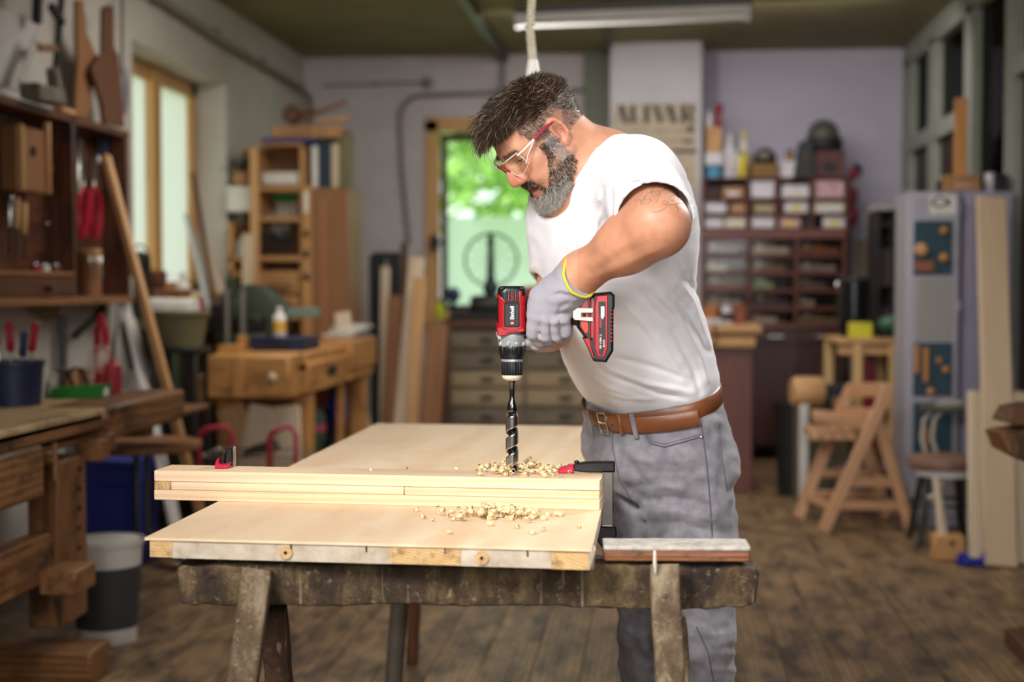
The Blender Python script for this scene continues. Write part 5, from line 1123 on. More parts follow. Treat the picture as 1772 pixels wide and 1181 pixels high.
strands('beard', wgt, 13000, lambda i, rr: np.where(Uc[i] < -.07, .010, .0062) * rr.uniform(.6, 1.2, len(i)), lambda i, rr: (bodyN[i] * .5 - hv[2] * .55 + rr.normal(size=(len(i), 3)) * .3, bodyN[i] * .3 - hv[2] * .8 + hv[1] * .1 + rr.normal(size=(len(i), 3)) * .45), .00029, bcol, 3, 11)
brow = hd_ & (np.abs(Uc - .036 + .1 * np.clip(aL_ - .035, 0, 1)) < .0055) & (aL_ > .012) & (aL_ < .054) & (Fc > .06)
strands('eyebrow', brow * 1.0, 300, lambda i, rr: rr.uniform(.005, .010, len(i)), lambda i, rr: (bodyN[i] * .4 + np.sign(Lc[i])[:, None] * hv[0] * .7 - hv[2] * .1 + rr.normal(size=(len(i), 3)) * .15,) * 2, .00033, pal(['2a1e18', '43332a', '6a5a50'], [4, 3, 2]), 2, 13)
# ================================================================ LEFT SIDE: bench, tool cupboard, window corner
M_oak = wood('bench_oak', '6a4426', '96673c', 1.0, .5, dirt='38220f', dirtscale=7, bump=.3)
M_oakt = wood('bench_top', 'a98a62', 'c9ab7e', 1.0, .5, dirt='7c5a38', dirtscale=6, bump=.2)
M_cab = wood('cupboard_wood', '4a2a1a', '6b3f28', 1.3, .45, dirt='2a1710', dirtscale=6)
M_cabl = wood('cupboard_light', '7d5433', '996a42', 1.3, .5)
M_pine = wood('pine', 'b98a58', 'd6aa74', 1.0, .5); M_pale = wood('pale_board', 'c9b496', 'dccab0', 1.0, .55); M_brownw = wood('brown_board', '7a5232', '9a6c44', 1.0, .55)
M_walnut = wood('walnut', '4c2e1c', '6d452c', 1.2, .5)
M_whiteb = mat('white_board', 'd2cfcb', .6, nz=(4, 'bfbbb6', .3)); M_paper = mat('paper_white', 'e8e5de', .7, nz=(12, 'd8d3c8', .3)); M_card = mat('cardboard', 'b08458', .8, nz=(8, '9c7248', .3))
M_iron = mat('dark_iron', '2c2b29', .45, .6, nz=(12, '3d3a36', .3)); M_chrome = mat('chrome', 'c7c5c0', .2, 1.0); M_handr = mat('red_grip', 'a3142c', .35); M_handb = mat('blue_grip', '27335c', .4); M_green = mat('machine_green', '36442f', .5, nz=(10, '29341f', .3), bump=(20, .15))
M_olive = mat('olive_paint', '7b7350', .6, nz=(6, '686144', .3)); M_navy = mat('navy_plastic', '1f2748', .45); M_blk = mat('black_matte', '18181a', .6)
ORD = 'first second third fourth fifth sixth seventh eighth ninth'.split()
def B_(x0, x1, y0, y1, Y, dep):
    a, b = PY(x0, y1, Y), PY(x1, y0, Y); return V(((a.x + b.x) / 2, Y + dep / 2, (a.z + b.z) / 2)), (abs(b.x - a.x), dep, abs(b.z - a.z))
def L_(x0, x1, y0, y1, X, dep):
    """face towards +X at plane X; px x0 (near) .. x1 (far)"""
    a, b = PX(x0, y1, X), PX(x1, y0, X); zt_, zb_ = PX((x0 + x1) / 2, y0, X).z, PX((x0 + x1) / 2, y1, X).z
    return V((X - dep / 2, (a.y + b.y) / 2, (zt_ + zb_) / 2)), (dep, abs(b.y - a.y), abs(zt_ - zb_))
def part(name, m_, par, c, d, bev=None, rot=None): q = MB(); q.box(c, d, rot, bev); return q.build(name, m_, par)
def board(a, b, w_, t_, m_, label, cat='board', up=(0, 1, 0), group=None, name='wooden_board'):
    q = MB(); q.bar(a, b, w_, t_, up, .002); return tag(q.build(name, m_), label, cat, group)
def carton(c, d, m_, label, name='carton', lab=None, cat='box', group=None, rotz=0, face=(0, -1)):
    """closed box: body, lid with an overhang, label on the face"""
    d = [x * .965 for x in d[:2]] + [d[2]]; t = thing(name, label, cat, V(c) - V((0, 0, d[2] / 2)), rotz, group); fr = Matrix.Translation(V(c)) @ Matrix.Rotation(rotz, 4, 'Z')
    q = MB(fr); q.box((0, 0, -d[2] * .12), (d[0], d[1], d[2] * .76)); q.build('body', m_, t)
    q = MB(fr); q.box((0, 0, d[2] * .38), (d[0] * 1.02, d[1] * 1.02, d[2] * .24)); q.build('lid', m_, t)
    if lab:
        q = MB(fr)
        if face[1]: q.box((0, -d[1] / 2 - .002, -d[2] * .12), (d[0] * .5, .003, d[2] * .4))
        else: q.box((d[0] / 2 + .002, 0, -d[2] * .12), (.003, d[1] * .5, d[2] * .4))
        q.build('label', lab, t)
    return t
def bottle(p, r, h, m_, cap, label, name='bottle', lab=None, cat='bottle', group=None, neck=.4):
    t = thing(name, label, cat, p, 0, group); q = MB(); q.lathe([(r * .9, 0), (r, r * .15), (r, h * .62), (r * .85, h * .72), (r * neck, h * .82), (r * neck, h * .86)], p, n=16); q.build('body', m_, t)
    q = MB(); q.lathe([(r * neck * 1.15, h * .85), (r * neck * 1.15, h * .97), (r * neck * .8, h)], p, n=14); q.build('cap', cap, t)
    if lab: q = MB(); q.lathe([(r * 1.02, h * .18), (r * 1.02, h * .52)], p, n=16); q.build('label', lab, t)
    return t
def tub(p, r0, r1, h, m_, label, name='tub', rim=None, cat='bucket', n=22, band=None, group=None):
    t = thing(name, label, cat, p, 0, group); q = MB(); q.lathe([(r0, 0), (r1, h), (r1 * .93, h), (r0 * .93, .01)], p, n=n); q.build('body', m_, t)
    q = MB(); q.lathe([(r1, h - .02), (r1 * 1.05, h - .015), (r1 * 1.05, h), (r1 * .93, h)], p, n=n); q.build('rim', rim or m_, t)
    if band: q = MB(); q.lathe([(r0 + (r1 - r0) * .15 + .002, h * .15), (r0 + (r1 - r0) * .75 + .002, h * .75)], p, n=n); q.build('label', band, t)
    return t
# ---- the long workbench on the left
xf = -1.80
e0, e1 = PX(318, 676, xf), PX(318, 733, xf); ztop = e0.z; yend = e0.y; ybl = PX(182, 704, xf).y
wb = thing('workbench', 'long old oak workbench along the left wall with thick end block', 'workbench', (-2.2, 4.2, 0))
part('bench_top', M_oakt, wb, (-2.22, (2.6 + yend) / 2, ztop - .02), (.84, yend - 2.6, .04), .006)
zb1 = PX(0, 789, xf).z
part('front_apron', M_oak, wb, (xf - .035, (2.6 + ybl - .02) / 2, (ztop - .012 + zb1) / 2), (.07, ybl - .02 - 2.6, ztop - .012 - zb1), .008)
part('end_block', M_oak, wb, (xf - .10, (ybl + yend) / 2, (ztop + .004 + PX(182, 763, xf).z) / 2), (.21, yend - ybl, ztop + .004 - PX(182, 763, xf).z), .01)
part('end_cap', M_oak, wb, (-2.27, yend - .05, ztop - .09), (.70, .1, .17), .006)
def lpart(name, m_, x0, x1, y0, y1, X, dep, bev=.006): c, d = L_(x0, x1, y0, y1, X, dep); return part(name, m_, wb, c, d, bev)
lg = lpart('leg', M_oak, 103, 149, 792, 1076, xf - .03, .10)
q = MB()
for i in range(7): p = PX(137, 812 + 34 * i, xf - .028); q.lathe([(.008, 0), (.008, .004)], p, (1, 0, 0), 10)
q.build('peg_holes', M_dark, lg)
lp_ = PX(126, 1076, xf - .03)
part('foot', M_oak, wb, (lp_.x - .3, lp_.y, .055), (.78, .17, .11), .008); part('leg', M_oak, wb, (-2.55, lp_.y, ztop / 2), (.1, .12, ztop - .08), .006)
part('leg', M_oak, wb, (xf - .1, 3.0, ztop / 2), (.1, .12, ztop - .1), .006); part('leg', M_oak, wb, (-2.55, 3.0, ztop / 2), (.1, .12, ztop - .08), .006)
a = PX(0, 998, xf - .06); b = PX(100, 956, xf - .06); part('stretcher', M_oak, wb, (xf - .08, (2.95 + lp_.y) / 2, b.z), (.07, lp_.y - 2.95, .15), .008)
lpart('vice_jaw', M_oak, -60, 77, 788, 884, xf + .02, .07, .01)
q = MB(); p0 = PX(84, 796, xf); q.tube([p0 + V((-.05, 0, 0)), p0 + V((.02, 0, 0))], .02, 12); q.tube([p0 + V((.02, 0, -.06)), p0 + V((.02, 0, .05))], .008, 8); q.build('vice_screw', M_oak, wb)
c, d = L_(116, 200, 972, 1022, xf + .13, .11); part('peg_board', M_oak, wb, (c.x, c.y - .05, c.z), (d[0], .16, d[2] * .85), .006)
part('guide_block', M_oak, wb, tuple(PX(162, 778, xf - .02)), (.08, .09, .07), .004); part('guide_block', M_oak, wb, tuple(PX(172, 765, xf - .02)), (.09, .07, .06), .004)
q = MB(); q.box((-2.2, 4.6, ztop - .10), (.7, 2.4, .02)); q.build('under_rail', M_oak, wb)
# things standing on that bench
zt_ = ztop + .001
p = PZ(26, 701, zt_); p.z = zt_
pot = tub(p, .085, .095, .15, M_navy, 'dark blue tool pot full of screwdrivers at the left end of the bench', 'tool_pot', cat='pot')
for dx_, h_, m_, lab in ((-.055, .31, M_chrome, 'tool with brass head and thin steel shaft in the dark blue pot'), (-.01, .28, M_handr, 'dark red handled screwdriver standing upright in the dark blue pot'), (.03, .25, M_handb, 'blue handled screwdriver leaning in the dark blue pot'), (.06, .28, M_handr, 'bright red handled screwdriver leaning right in the dark blue pot')):
    b0 = p + V((dx_ * .6, 0, .03)); tp = p + V((dx_ * 1.35, -.01, h_)); md = b0.lerp(tp, .6); t = thing('screwdriver', lab, 'screwdriver', b0)
    q = MB(); q.tube([b0, md], .005, 8); q.build('shaft', M_chrome, t); q = MB(); q.tube([md, md.lerp(tp, .1), md.lerp(tp, .5), md.lerp(tp, .95), tp], [.008, .014, .012, .014, .006], 10); q.build('handle', m_, t)
for px, py, dx_, lab in ((64, 692, -.012, 'white capped tube standing on the bench, left one of three'), (70, 690, .004, 'white capped tube standing on the bench, middle one of three'), (81, 688, .022, 'white capped tube leaning right on the bench, right one of three')):
    p = PZ(px, py, zt_); t = thing('glue_tube', lab, 'tube', p); q = MB(); q.tube([p, p + V((dx_, 0, .07))], [.013, .016], 10); q.build('body', M_paper, t); q = MB(); q.tube([p + V((dx_, 0, .07)), p + V((dx_ * 1.3, 0, .092))], .011, 10); q.build('cap', M_whiteb, t)
p = PZ(104, 687, zt_); q = MB()
for k in range(2): q.tube([p + V((.02 * k + .0, .09 * k, 0)) + V((0.03 * math.cos(t * .4), .05 * math.cos(t * .4), .10 * math.sin(t * .4))) for t in range(0, 9)], .006, 6)
tag(q.build('bent_wire_holder', M_iron), 'bent grey wire loops standing on the bench behind the white tubes', 'wire')
c = PZ(140, 688, zt_); t = thing('green_tray', 'bright green low plastic tray on the bench', 'tray', c, R(10)); fr = Matrix.Translation(c) @ Matrix.Rotation(R(4), 4, 'Z'); M_brg = mat('bright_green', '1d7a22', .45)
q = MB(fr); q.hexa([(-.10, -.05, 0), (.09, -.05, 0), (.09, .05, 0), (-.10, .05, 0)], [(-.09, -.045, .035), (.10, -.05, .05), (.10, .05, .05), (-.09, .045, .035)]); q.build('body', M_brg, t); q = MB(fr); q.box((.095, -.02, .02), (.02, .03, .03)); q.build('clasp', M_paper, t)
for px, py, h_, r_, m_, nz_, lab, nm in ((177, 676, .30, .028, M_handr, 'e0d8d0', 'tall red cartridge with white and orange band standing on the bench', 'cartridge'), (196, 677, .13, .03, mat('faded_red', 'b0303c', .5), 'b0303c', 'faded red plastic beaker at the far end of the bench', 'beaker')):
    p = PZ(px, py + 4, zt_); t = thing(nm, lab, 'tube', p); q = MB(); q.lathe([(r_ * .9, 0), (r_, .01), (r_ * 1.05, h_ * .8), (r_ * .7, h_ * .86), (r_ * .35, h_)], p, n=14); q.build('body', m_, t)
    if nm == 'cartridge': q = MB(); q.lathe([(r_ * 1.06, h_ * .25), (r_ * 1.08, h_ * .6)], p, n=14); q.build('label', mat('orange_label', 'c4502a', .5, nz=(20, 'd8d0c8', .1)), t); q = MB(); q.lathe([(r_ * 1.0, .01), (r_ * 1.03, .03)], p, n=14); q.build('base_ring', M_handb, t)
for px, py, r_, m_, lab in ((122, 676, .03, M_card, 'small tan wooden knob among the clutter at the back of the bench'), (158, 672, .025, mat('pinkish', 'c9a9a4', .6), 'small pinkish jar at the back of the bench'), (141, 672, .022, M_brownw, 'brown wooden bobbin at the back of the bench')):
    p = PZ(px, py, zt_); t = thing('small_jar', lab, 'jar', p); q = MB(); q.lathe([(r_, 0), (r_ * 1.1, .02), (r_, .05), (r_ * .7, .06)], p, n=12); q.build('body', m_, t); q = MB(); q.lathe([(r_ * .6, .06), (r_ * .75, .065), (r_ * .7, .08)], p, n=12); q.build('stopper', m_, t)
# ---- things in the dark below and behind the bench
tub(PZ(186, 1108, 0), .10, .125, .36, M_paper, 'white bucket with grey printed label on the floor behind the bench leg', 'bucket', band=mat('grey_label', '3f3e42', .6))
p = PZ(190, 1000, 0.1); t = carton(PZ(192, 968, 0) + V((.02, -.08, .24)), (.38, .28, .48), mat('blue_plastic', '23318c', .45), 'deep blue plastic crate in the shade beyond the bench', 'crate', cat='crate')
st = thing('stool', 'old stool with brown seat and bent tube legs beyond the bench', 'stool', PZ(232, 1010, 0)); o_ = PZ(232, 1010, 0); zs_ = .56
q = MB(); q.lathe([(.24, zs_), (.25, zs_ + .01), (.25, zs_ + .03), (.23, zs_ + .035)], V((o_.x + .02, o_.y + .05, 0)), n=28); q.build('seat', M_brownw, st)
for k, a in enumerate((-20, 70, 160, 250)):
    dv = V((math.cos(R(a)), math.sin(R(a)), 0)); q = MB(); q.tube([o_ + V((.02, .05, zs_)) + dv * .03, o_ + V((.02, .05, .22)) + dv * .03, o_ + V((.02, .05, .15)) + dv * .1, o_ + V((.02, .05, .10)) + dv * .22, o_ + V((.02, .05, .0)) + dv * .28], .013, 8); q.build('leg', M_iron, st)
rad_ = thing('radiator', 'pale ribbed radiator on the left wall behind the bench end', 'radiator', (-2.6, 6.9, .1))
for k in range(14): part('rib', M_whiteb, rad_, (-2.61, 6.35 + k * .07, .5), (.07, .05, .62), .012)
part('rail', M_whiteb, rad_, (-2.61, 6.8, .80), (.05, 1.0, .04)); part('rail', M_whiteb, rad_, (-2.61, 6.8, .2), (.05, 1.0, .04)); part('bracket', M_whiteb, rad_, (-2.61, 6.5, .1), (.05, .04, .2)); part('bracket', M_whiteb, rad_, (-2.61, 7.1, .1), (.05, .04, .2))
# ---- tool cupboard on the wall
xc_ = -2.53; dpc = .15; zc1, zc0 = PX(222, 229, xc_).z, PX(222, 523, xc_).z; yc0, yc1 = 4.7, PX(224, 300, xc_).y; ydv = PX(129, 300, xc_).y
tc_ = thing('tool_cupboard', 'dark wooden open tool cupboard hung on the left wall above the bench', 'cupboard', (xc_ - dpc / 2, (yc0 + yc1) / 2, zc0))
def cp(name, m_, y0, y1, z0, z1, x0=xc_ - dpc, x1=xc_, bev=.003, par=tc_): return part(name, m_, par, ((x0 + x1) / 2, (y0 + y1) / 2, (z0 + z1) / 2), (x1 - x0, y1 - y0, z1 - z0), bev)
cp('back_panel', M_cab, yc0, yc1, zc0, zc1, xc_ - dpc, xc_ - dpc + .02)
for y_ in (yc0, ydv - .016, yc1 - .03): cp('side_panel', M_cab, y_, y_ + .03, zc0, zc1)
cp('top_board', M_cab, yc0, yc1, zc1 - .03, zc1 + .004); cp('bottom_board', M_cabl, yc0, yc1, zc0 - .004, zc0 + .03, xc_ - dpc, xc_ + .012)
zdr = PX(60, 478, xc_).z; cp('shelf', M_cabl, yc0, ydv, zdr, zdr + .02)
dr = cp('drawer', M_cab, yc0 + .04, ydv - .02, zc0 + .035, zdr - .005, xc_ - .2, xc_ + .006); q = MB(); p = PX(78, 505, xc_); q.lathe([(.012, 0), (.018, .02), (.012, .028)], (xc_ + .006, p.y, (zc0 + zdr) / 2 + .01), (1, 0, 0), 12); q.build('knob', M_iron, dr)
q = MB(); q.bar((xc_ - .02, ydv - .12, zc1 + .016), (xc_ - .02, ydv + .02, zc1 + .016), .05, .022); tag(q.build('wooden_lath', M_pine), 'short pale wooden lath lying on top edge of the tool cupboard', 'lath')
def Xp(px, py, dx_=0): return PX(px, py, xc_ - .10 + dx_)
t = thing('wooden_plane_body', 'upright wooden plane body with dark round hole hanging in the left half of the cupboard', 'plane', Xp(58, 333)); c, d = L_(34, 79, 222, 333, xc_ - .04, .085)
part('body', M_cabl, t, c, d, .006); q = MB(); q.lathe([(.022, 0), (.022, .006)], (xc_ - .04, c.y, PX(56, 262, xc_ - .04).z), (1, 0, 0), 14); q.build('hole', M_dark, t); part('rail', M_pine, t, (xc_ - .035, c.y - d[1] / 2, c.z), (.03, .02, d[2] * 1.02)); part('rail', M_pine, t, (xc_ - .035, c.y + d[1] / 2, c.z + .02), (.03, .018, d[2] * 1.15)); q = MB(); q.bar(Xp(82, 288), Xp(98, 300), .02, .02); q.build('peg', M_cabl, t)
for px, y0, y1, m_, lab in ((18, 335, 440, M_chrome, 'long steel file hanging at the left edge of the cupboard'), (29, 340, 440, M_pine, 'chisel with pale wooden handle, left of the pair in the cupboard'), (41, 350, 450, M_pine, 'chisel with pale wooden handle, right of the pair in the cupboard')):
    t = thing('chisel', lab, 'chisel', Xp(px, y1)); a, b = Xp(px, y0), Xp(px, y1); md = a.lerp(b, .55); q = MB(); q.tube([a, a.lerp(md, .1), a.lerp(md, .7), md], [.012, .017, .015, .011], 10); q.build('handle', m_, t); q = MB(); q.bar(md, b, .02, .006, (1, 0, 0)); q.build('blade', M_iron, t)
t = thing('hooked_scraper', 'curved steel scraper hanging low in the left half of the cupboard', 'scraper', Xp(105, 440)); q = MB(); q.tube([Xp(93, 388), Xp(96, 395), Xp(100, 415), Xp(107, 447)], [.006, .008, .009, .006], 8); q.build('shaft', M_chrome, t); q = MB(); q.ell(Xp(82, 388), .008); q.ell(Xp(102, 386), .008); q.build('hooks', M_chrome, t)
for px, lab in ((63, 'small red and white tin on the cupboard shelf above the drawer'), (78, 'small white tin on the cupboard shelf above the drawer'), (98, 'small brass tin on the cupboard shelf above the drawer')):
    p = PX(px, 470, xc_ - .08); p.z = zdr + .02; t = thing('small_tin', lab, 'tin', p); q = MB(); q.lathe([(.02, 0), (.02, .03)], p, n=12); q.build('body', M_paper if px == 78 else M_handr if px == 63 else M_brownw, t); q = MB(); q.lathe([(.021, .03), (.021, .036)], p, n=12); q.build('lid', M_chrome, t)
for px, lab, sg in ((144, 'red handled pliers hanging open in the right half of the cupboard, left pair', 1), (163, 'red handled pliers hanging in the right half of the cupboard, right pair', -1)):
    t = thing('pliers', lab, 'pliers', Xp(px, 420)); q = MB(); q.tube([Xp(px + 4, 262), Xp(px, 290), Xp(px, 325)], [.006, .014, .012], 8); q.build('jaws', M_chrome, t)
    for s in (-1, 1): q = MB(); q.tube([Xp(px, 322), Xp(px + 8 * s, 345), Xp(px + 7 * s - 2 * sg, 385), Xp(px + 4 * s - 3 * sg, 412)], [.010, .016, .018, .012], 8); q.build('grip', M_handr, t)
for px, y0, y1, m_, lab, m2 in ((137, 240, 350, M_chrome, 'steel rule hanging beside the cupboard divider', M_chrome), (182, 235, 300, M_handb, 'blue gripped tool hanging at the right of the cupboard', M_iron), (195, 240, 300, M_blk, 'black gripped tool hanging at the far right of the cupboard', M_iron), (172, 235, 300, M_blk, 'black handled snips hanging behind the leaning pole', M_chrome)):
    t = thing('hand_tool', lab, 'tool', Xp(px, y1)); a, b = Xp(px, y0), Xp(px, y1); md = a.lerp(b, .5); q = MB(); q.tube([a, a.lerp(md, .15), md], [.010, .016, .011], 8); q.build('grip', m_, t); q = MB(); q.bar(md, b, .022, .007, (1, 0, 0)); q.build('blade', m2, t)
p = PX(156, 520, xc_ - .07); p.z = zc0 + .03
t = thing('wooden_tub', 'pale wooden tub with thick rim holding long bits in the cupboard', 'tub', p); r_ = .05; hh = PX(156, 432, xc_ - .1).z - p.z
q = MB(); q.lathe([(r_, 0), (r_ * 1.02, hh * .9)], p, n=20); q.build('body', M_cabl, t); q = MB(); q.lathe([(r_ * 1.06, hh * .9), (r_ * 1.12, hh * .93), (r_ * 1.1, hh), (r_, hh)], p, n=20); q.build('rim', M_pine, t)
for k in range(5): q = MB(); a = -1.2 + k * .6; q.bar(p + V((r_ * 1.02 * math.cos(a), r_ * 1.02 * math.sin(a), hh * .35)), p + V((r_ * 1.03 * math.cos(a), r_ * 1.03 * math.sin(a), hh * .85)), .008, .006); q.build('bit', M_chrome, t)
for px, lab in ((192, 'slim steel chisel hanging above the lower right corner of the cupboard'), (208, 'second slim chisel at the lower right corner of the cupboard')):
    t = thing('chisel', lab, 'chisel', Xp(px, 500)); q = MB(); q.tube([Xp(px, 395), Xp(px, 425)], [.014, .012], 8); q.build('handle', M_walnut, t); q = MB(); q.bar(Xp(px, 425), Xp(px, 495), .018, .006, (1, 0, 0)); q.build('blade', M_chrome, t)
# patterns, panel, clamps and saw above the cupboard
def outline(pts, X, th, m_, name, label, cat):
    zs = [PX(x, y, X) for x, y in pts]; q = MB(); q.prism([(p.y, p.z) for p in zs], (X, 0, 0), (0, 1, 0), (0, 0, 1), th, .002); return tag(q.build(name, m_), label, cat)
outline([(130, 0), (141, 0), (146, 55), (168, 105), (155, 160), (150, 207), (128, 200), (133, 110)], -2.60, .02, M_brownw, 'wooden_template', 'wide brown wooden template with angled side standing on the cupboard, left one', 'template')
outline([(177, 15), (184, 9), (193, 12), (194, 82), (202, 95), (212, 221), (178, 214), (174, 180), (157, 125), (160, 112), (176, 92)], -2.56, .022, M_walnut, 'wooden_template', 'dark brown paddle shaped wooden template standing on the cupboard, right one', 'template')
outline([(-10, 12), (2, 15), (62, 42), (38, 130), (30, 158), (-10, 145)], -2.62, .012, M_whiteb, 'white_sheet', 'grey white sheet panel leaning on the wall above the cupboard at left', 'panel')
t = thing('hanging_bar_clamp', 'long black bar clamp hanging from the wall above the cupboard', 'clamp', PX(96, 120, -2.58)); q = MB(); q.bar(PX(108, -20, -2.58), PX(96, 122, -2.58), .03, .02, (1, 0, 0)); q.build('bar', M_blk, t); q = MB(); q.bar(PX(66, -20, -2.56), PX(64, 40, -2.56), .04, .03, (1, 0, 0)); q.build('bar', M_blk, t); q = MB(); q.bar(PX(88, 10, -2.57), PX(108, 40, -2.57), .03, .03, (1, 0, 0)); q.build('arm', M_blk, t)
t = thing('white_chain', 'bundle of pale rope chain hanging over a brown peg above the cupboard', 'chain', PX(52, 150, -2.55)); 
for k in range(7): q = MB(); p = PX(62 - 4 * k, 78 + 11 * k, -2.55); q.tube([p + V((0, .025 * math.cos(a), .03 * math.sin(a))) for a in [i * .785 for i in range(8)]], .008, 6, closed=True); q.build('link', M_paper, t)
q = MB(); q.bar(PX(62, 82, -2.55), PX(94, 84, -2.55), .03, .035, (1, 0, 0)); tag(q.build('wooden_peg', M_brownw), 'small brown wooden peg on the wall above the cupboard', 'peg')
t = thing('stone_block', 'rough grey stone block with pale chips lying on the cupboard top', 'stone', PX(75, 165, -2.50)); q = MB(); rough_beam(q, PX(52, 158, -2.5), PX(98, 170, -2.5), .09, .07, .006, 14, 5, seed=9, r=.3); q.build('block', mat('rough_stone', '8d8578', .9, nz=(30, '5d564c', .2), bump=(50, .6)), t); q = MB(); rough_beam(q, PX(90, 118, -2.5), PX(98, 160, -2.5), .05, .05, .004, 8, 4, seed=2, r=.4); q.build('chip', MATS['rough_stone'], t)
t = thing('pull_saw', 'narrow hanging saw with oval handle beside the left window', 'saw', PX(212, 190, -2.64)); q = MB(); q.bar(PX(211, -20, -2.64), PX(211, 130, -2.64), .02, .006, (1, 0, 0)); q.build('blade', M_iron, t); q = MB(); q.ell(PX(214, 158, -2.64), (.018, .05, .12)); q.build('handle', mat('grey_handle', '6f6b72', .5), t)
# brackets and tools hung below the cupboard
t = thing('hanging_awl', 'dark bent iron hook hanging under the tool cupboard', 'hook', PX(150, 545, xc_ - .1)); q = MB(); q.tube([PX(175, 527, xc_ - .1), PX(165, 548, xc_ - .1), PX(130, 582, xc_ - .1)], [.012, .012, .016], 8); q.build('hook', M_iron, t); q = MB(); q.bar(PX(176, 510, xc_ - .1), PX(178, 560, xc_ - .1), .03, .03, (1, 0, 0)); q.build('bracket', M_iron, t)
q = MB(); q.tube([PX(204, 520, xc_ - .1), PX(203, 560, xc_ - .1), PX(196, 610, xc_ - .1), PX(199, 640, xc_ - .1)], .006, 6); tag(q.build('cable_loop', M_blk), 'thin black cord hanging below the cupboard end', 'cord')
q = MB(); q.tube([PX(108, 545, -2.66), PX(108, 690, -2.66)], .022, 8); tag(q.build('downpipe', M_pipe_d), 'dark upright pipe on the wall below the cupboard', 'pipe')
part_ = outline([(50, 520), (105, 524), (98, 548), (82, 556), (60, 545)], -2.66, .01, M_olive, 'wall_stain', 'brown worn patch of board under the cupboard', 'board')
# ---- leaning pole and boards
pt_, pb_ = PX(182, 268, -2.47), PZ(366, 962, 0.012); q = MB(); q.bar(pt_, pb_, .045, .04, (0, 1, 0), .012); tag(q.build('wooden_pole', M_pine), 'long pale wooden pole leaning against the tool cupboard', 'pole')
q = MB(); a, b = PX(207, 470, -2.64), PZ(320, 985, .01); q.bar(a, b, .018, .105, (0, 1, 0)); tag(q.build('white_plank', M_whiteb), 'grey white plank leaning on the wall behind the wooden pole', 'plank')
ys_ = 8.15
for x0, y0, x1, y1, w_, m_, lab in ((322, 372, 362, 520, .05, mat('pale_blue_board', 'ccd6da', .5), 'pale blue white narrow board leaning in the window corner'), (334, 300, 372, 520, .04, M_walnut, 'dark slim stick leaning in the window corner behind the pale boards'), (346, 400, 398, 530, .05, M_pale, 'tan narrow board leaning right of the pale blue board')):
    a, b = P(x0, y0, 8.5), P(x1, y1 + 14, 8.3); q = MB(); q.bar(a, b, .02, w_, (0, 1, 0)); tag(q.build('leaning_board', m_), lab, 'board')
# ---- low counter under the window, with its clutter
zk = PY(300, 545, 7.9).z
ct = thing('counter', 'olive painted machine counter under the left window', 'counter', (-2.2, 7.9, 0)); part('top', M_olive, ct, (-2.56, 7.78, zk - .03), (.26, 1.56, .06), .006); part('leg', M_green, ct, (-2.47, 7.1, (zk - .06) / 2), (.08, .08, zk - .06)); part('leg', M_green, ct, (-2.47, 8.45, (zk - .06) / 2), (.08, .08, zk - .06)); part('side', M_iron, ct, (-2.45, 7.85, (zk - .1) / 2 + .05), (.03, 1.4, zk - .2))
def on_k(px, d): p = P(px, 545, d); p.z = zk + .001; return p
p = on_k(268, 7.3); t = thing('carved_post', 'dark carved wooden post standing in the left window', 'post', p); hh = P(268, 468, 7.3).z - p.z
q = MB(); q.lathe([(.06, 0), (.065, .02), (.05, .08), (.055, hh * .5), (.048, hh * .62), (.06, hh * .7), (.062, hh * .95), (.05, hh)], p, n=14); q.build('shaft', M_walnut, t); q = MB(); q.box(p + V((0, 0, .02)), (.17, .15, .04)); q.build('base', M_walnut, t)
p = on_k(243, 7.0); t = thing('dark_lantern', 'dark iron lantern on the sill at the left of the window', 'lantern', p); hh = P(243, 435, 7.0).z - p.z; q = MB(); q.lathe([(.045, 0), (.05, .03), (.03, hh * .3), (.035, hh * .6), (.055, hh * .7), (.05, hh * .95), (.01, hh)], p, n=12); q.build('body', M_iron, t); q = MB(); q.tube([p + V((.04 * math.cos(a), 0, hh * .95 + .05 * math.sin(a))) for a in (0, .6, 1.2, 1.9, 2.5, 3.14)], .005, 6); q.build('handle', M_iron, t)
c = on_k(300, 7.6); carton((c.x, c.y, zk + P(300, 500, 7.6).z / 2 - zk / 2), (.15, .14, P(300, 500, 7.6).z - zk), M_cabl, 'brown wooden box in the window between carved post and bottles', 'wooden_box')
bottle(on_k(317, 7.7), .04, .24, M_paper, M_paper, 'white bottle with red label on the counter under the window', lab=mat('orange_red', 'd2542e', .5)); bottle(on_k(336, 7.8), .03, .13, mat('lime', 'b9c22a', .5), M_paper, 'small lime yellow bottle under the window'); bottle(on_k(347, 7.9), .022, .13, M_handr, M_paper, 'small red bottle under the window right of the lime one')
p = on_k(290, 7.0); t = thing('paper_bundle', 'crumpled white paper bundle on the olive counter', 'paper', p); q = MB(); rough_beam(q, p + V((-.08, 0, .06)), p + V((.14, 0, .05)), .14, .1, .012, 12, 4, seed=4, r=.5); q.build('sheet', M_paper, t); q = MB(); q.box(p + V((.02, 0, .012)), (.24, .16, .022)); q.build('folder', mat('yellowish', 'c9b24e', .7), t)
tub(P(312, 600, 6.85) + V((0, 0, -.0)), .105, .138, .17, M_olive, 'olive green open tub in front of the window counter', 'olive_tub', cat='tub')
stn = thing('stand', 'dark iron stand carrying the olive tub', 'stand', (P(312, 600, 6.85).x, P(312, 600, 6.85).y, 0)); zz_ = P(312, 600, 6.85).z; part('plate', M_iron, stn, P(312, 600, 6.85) + V((0, 0, -.015)), (.24, .24, .028))
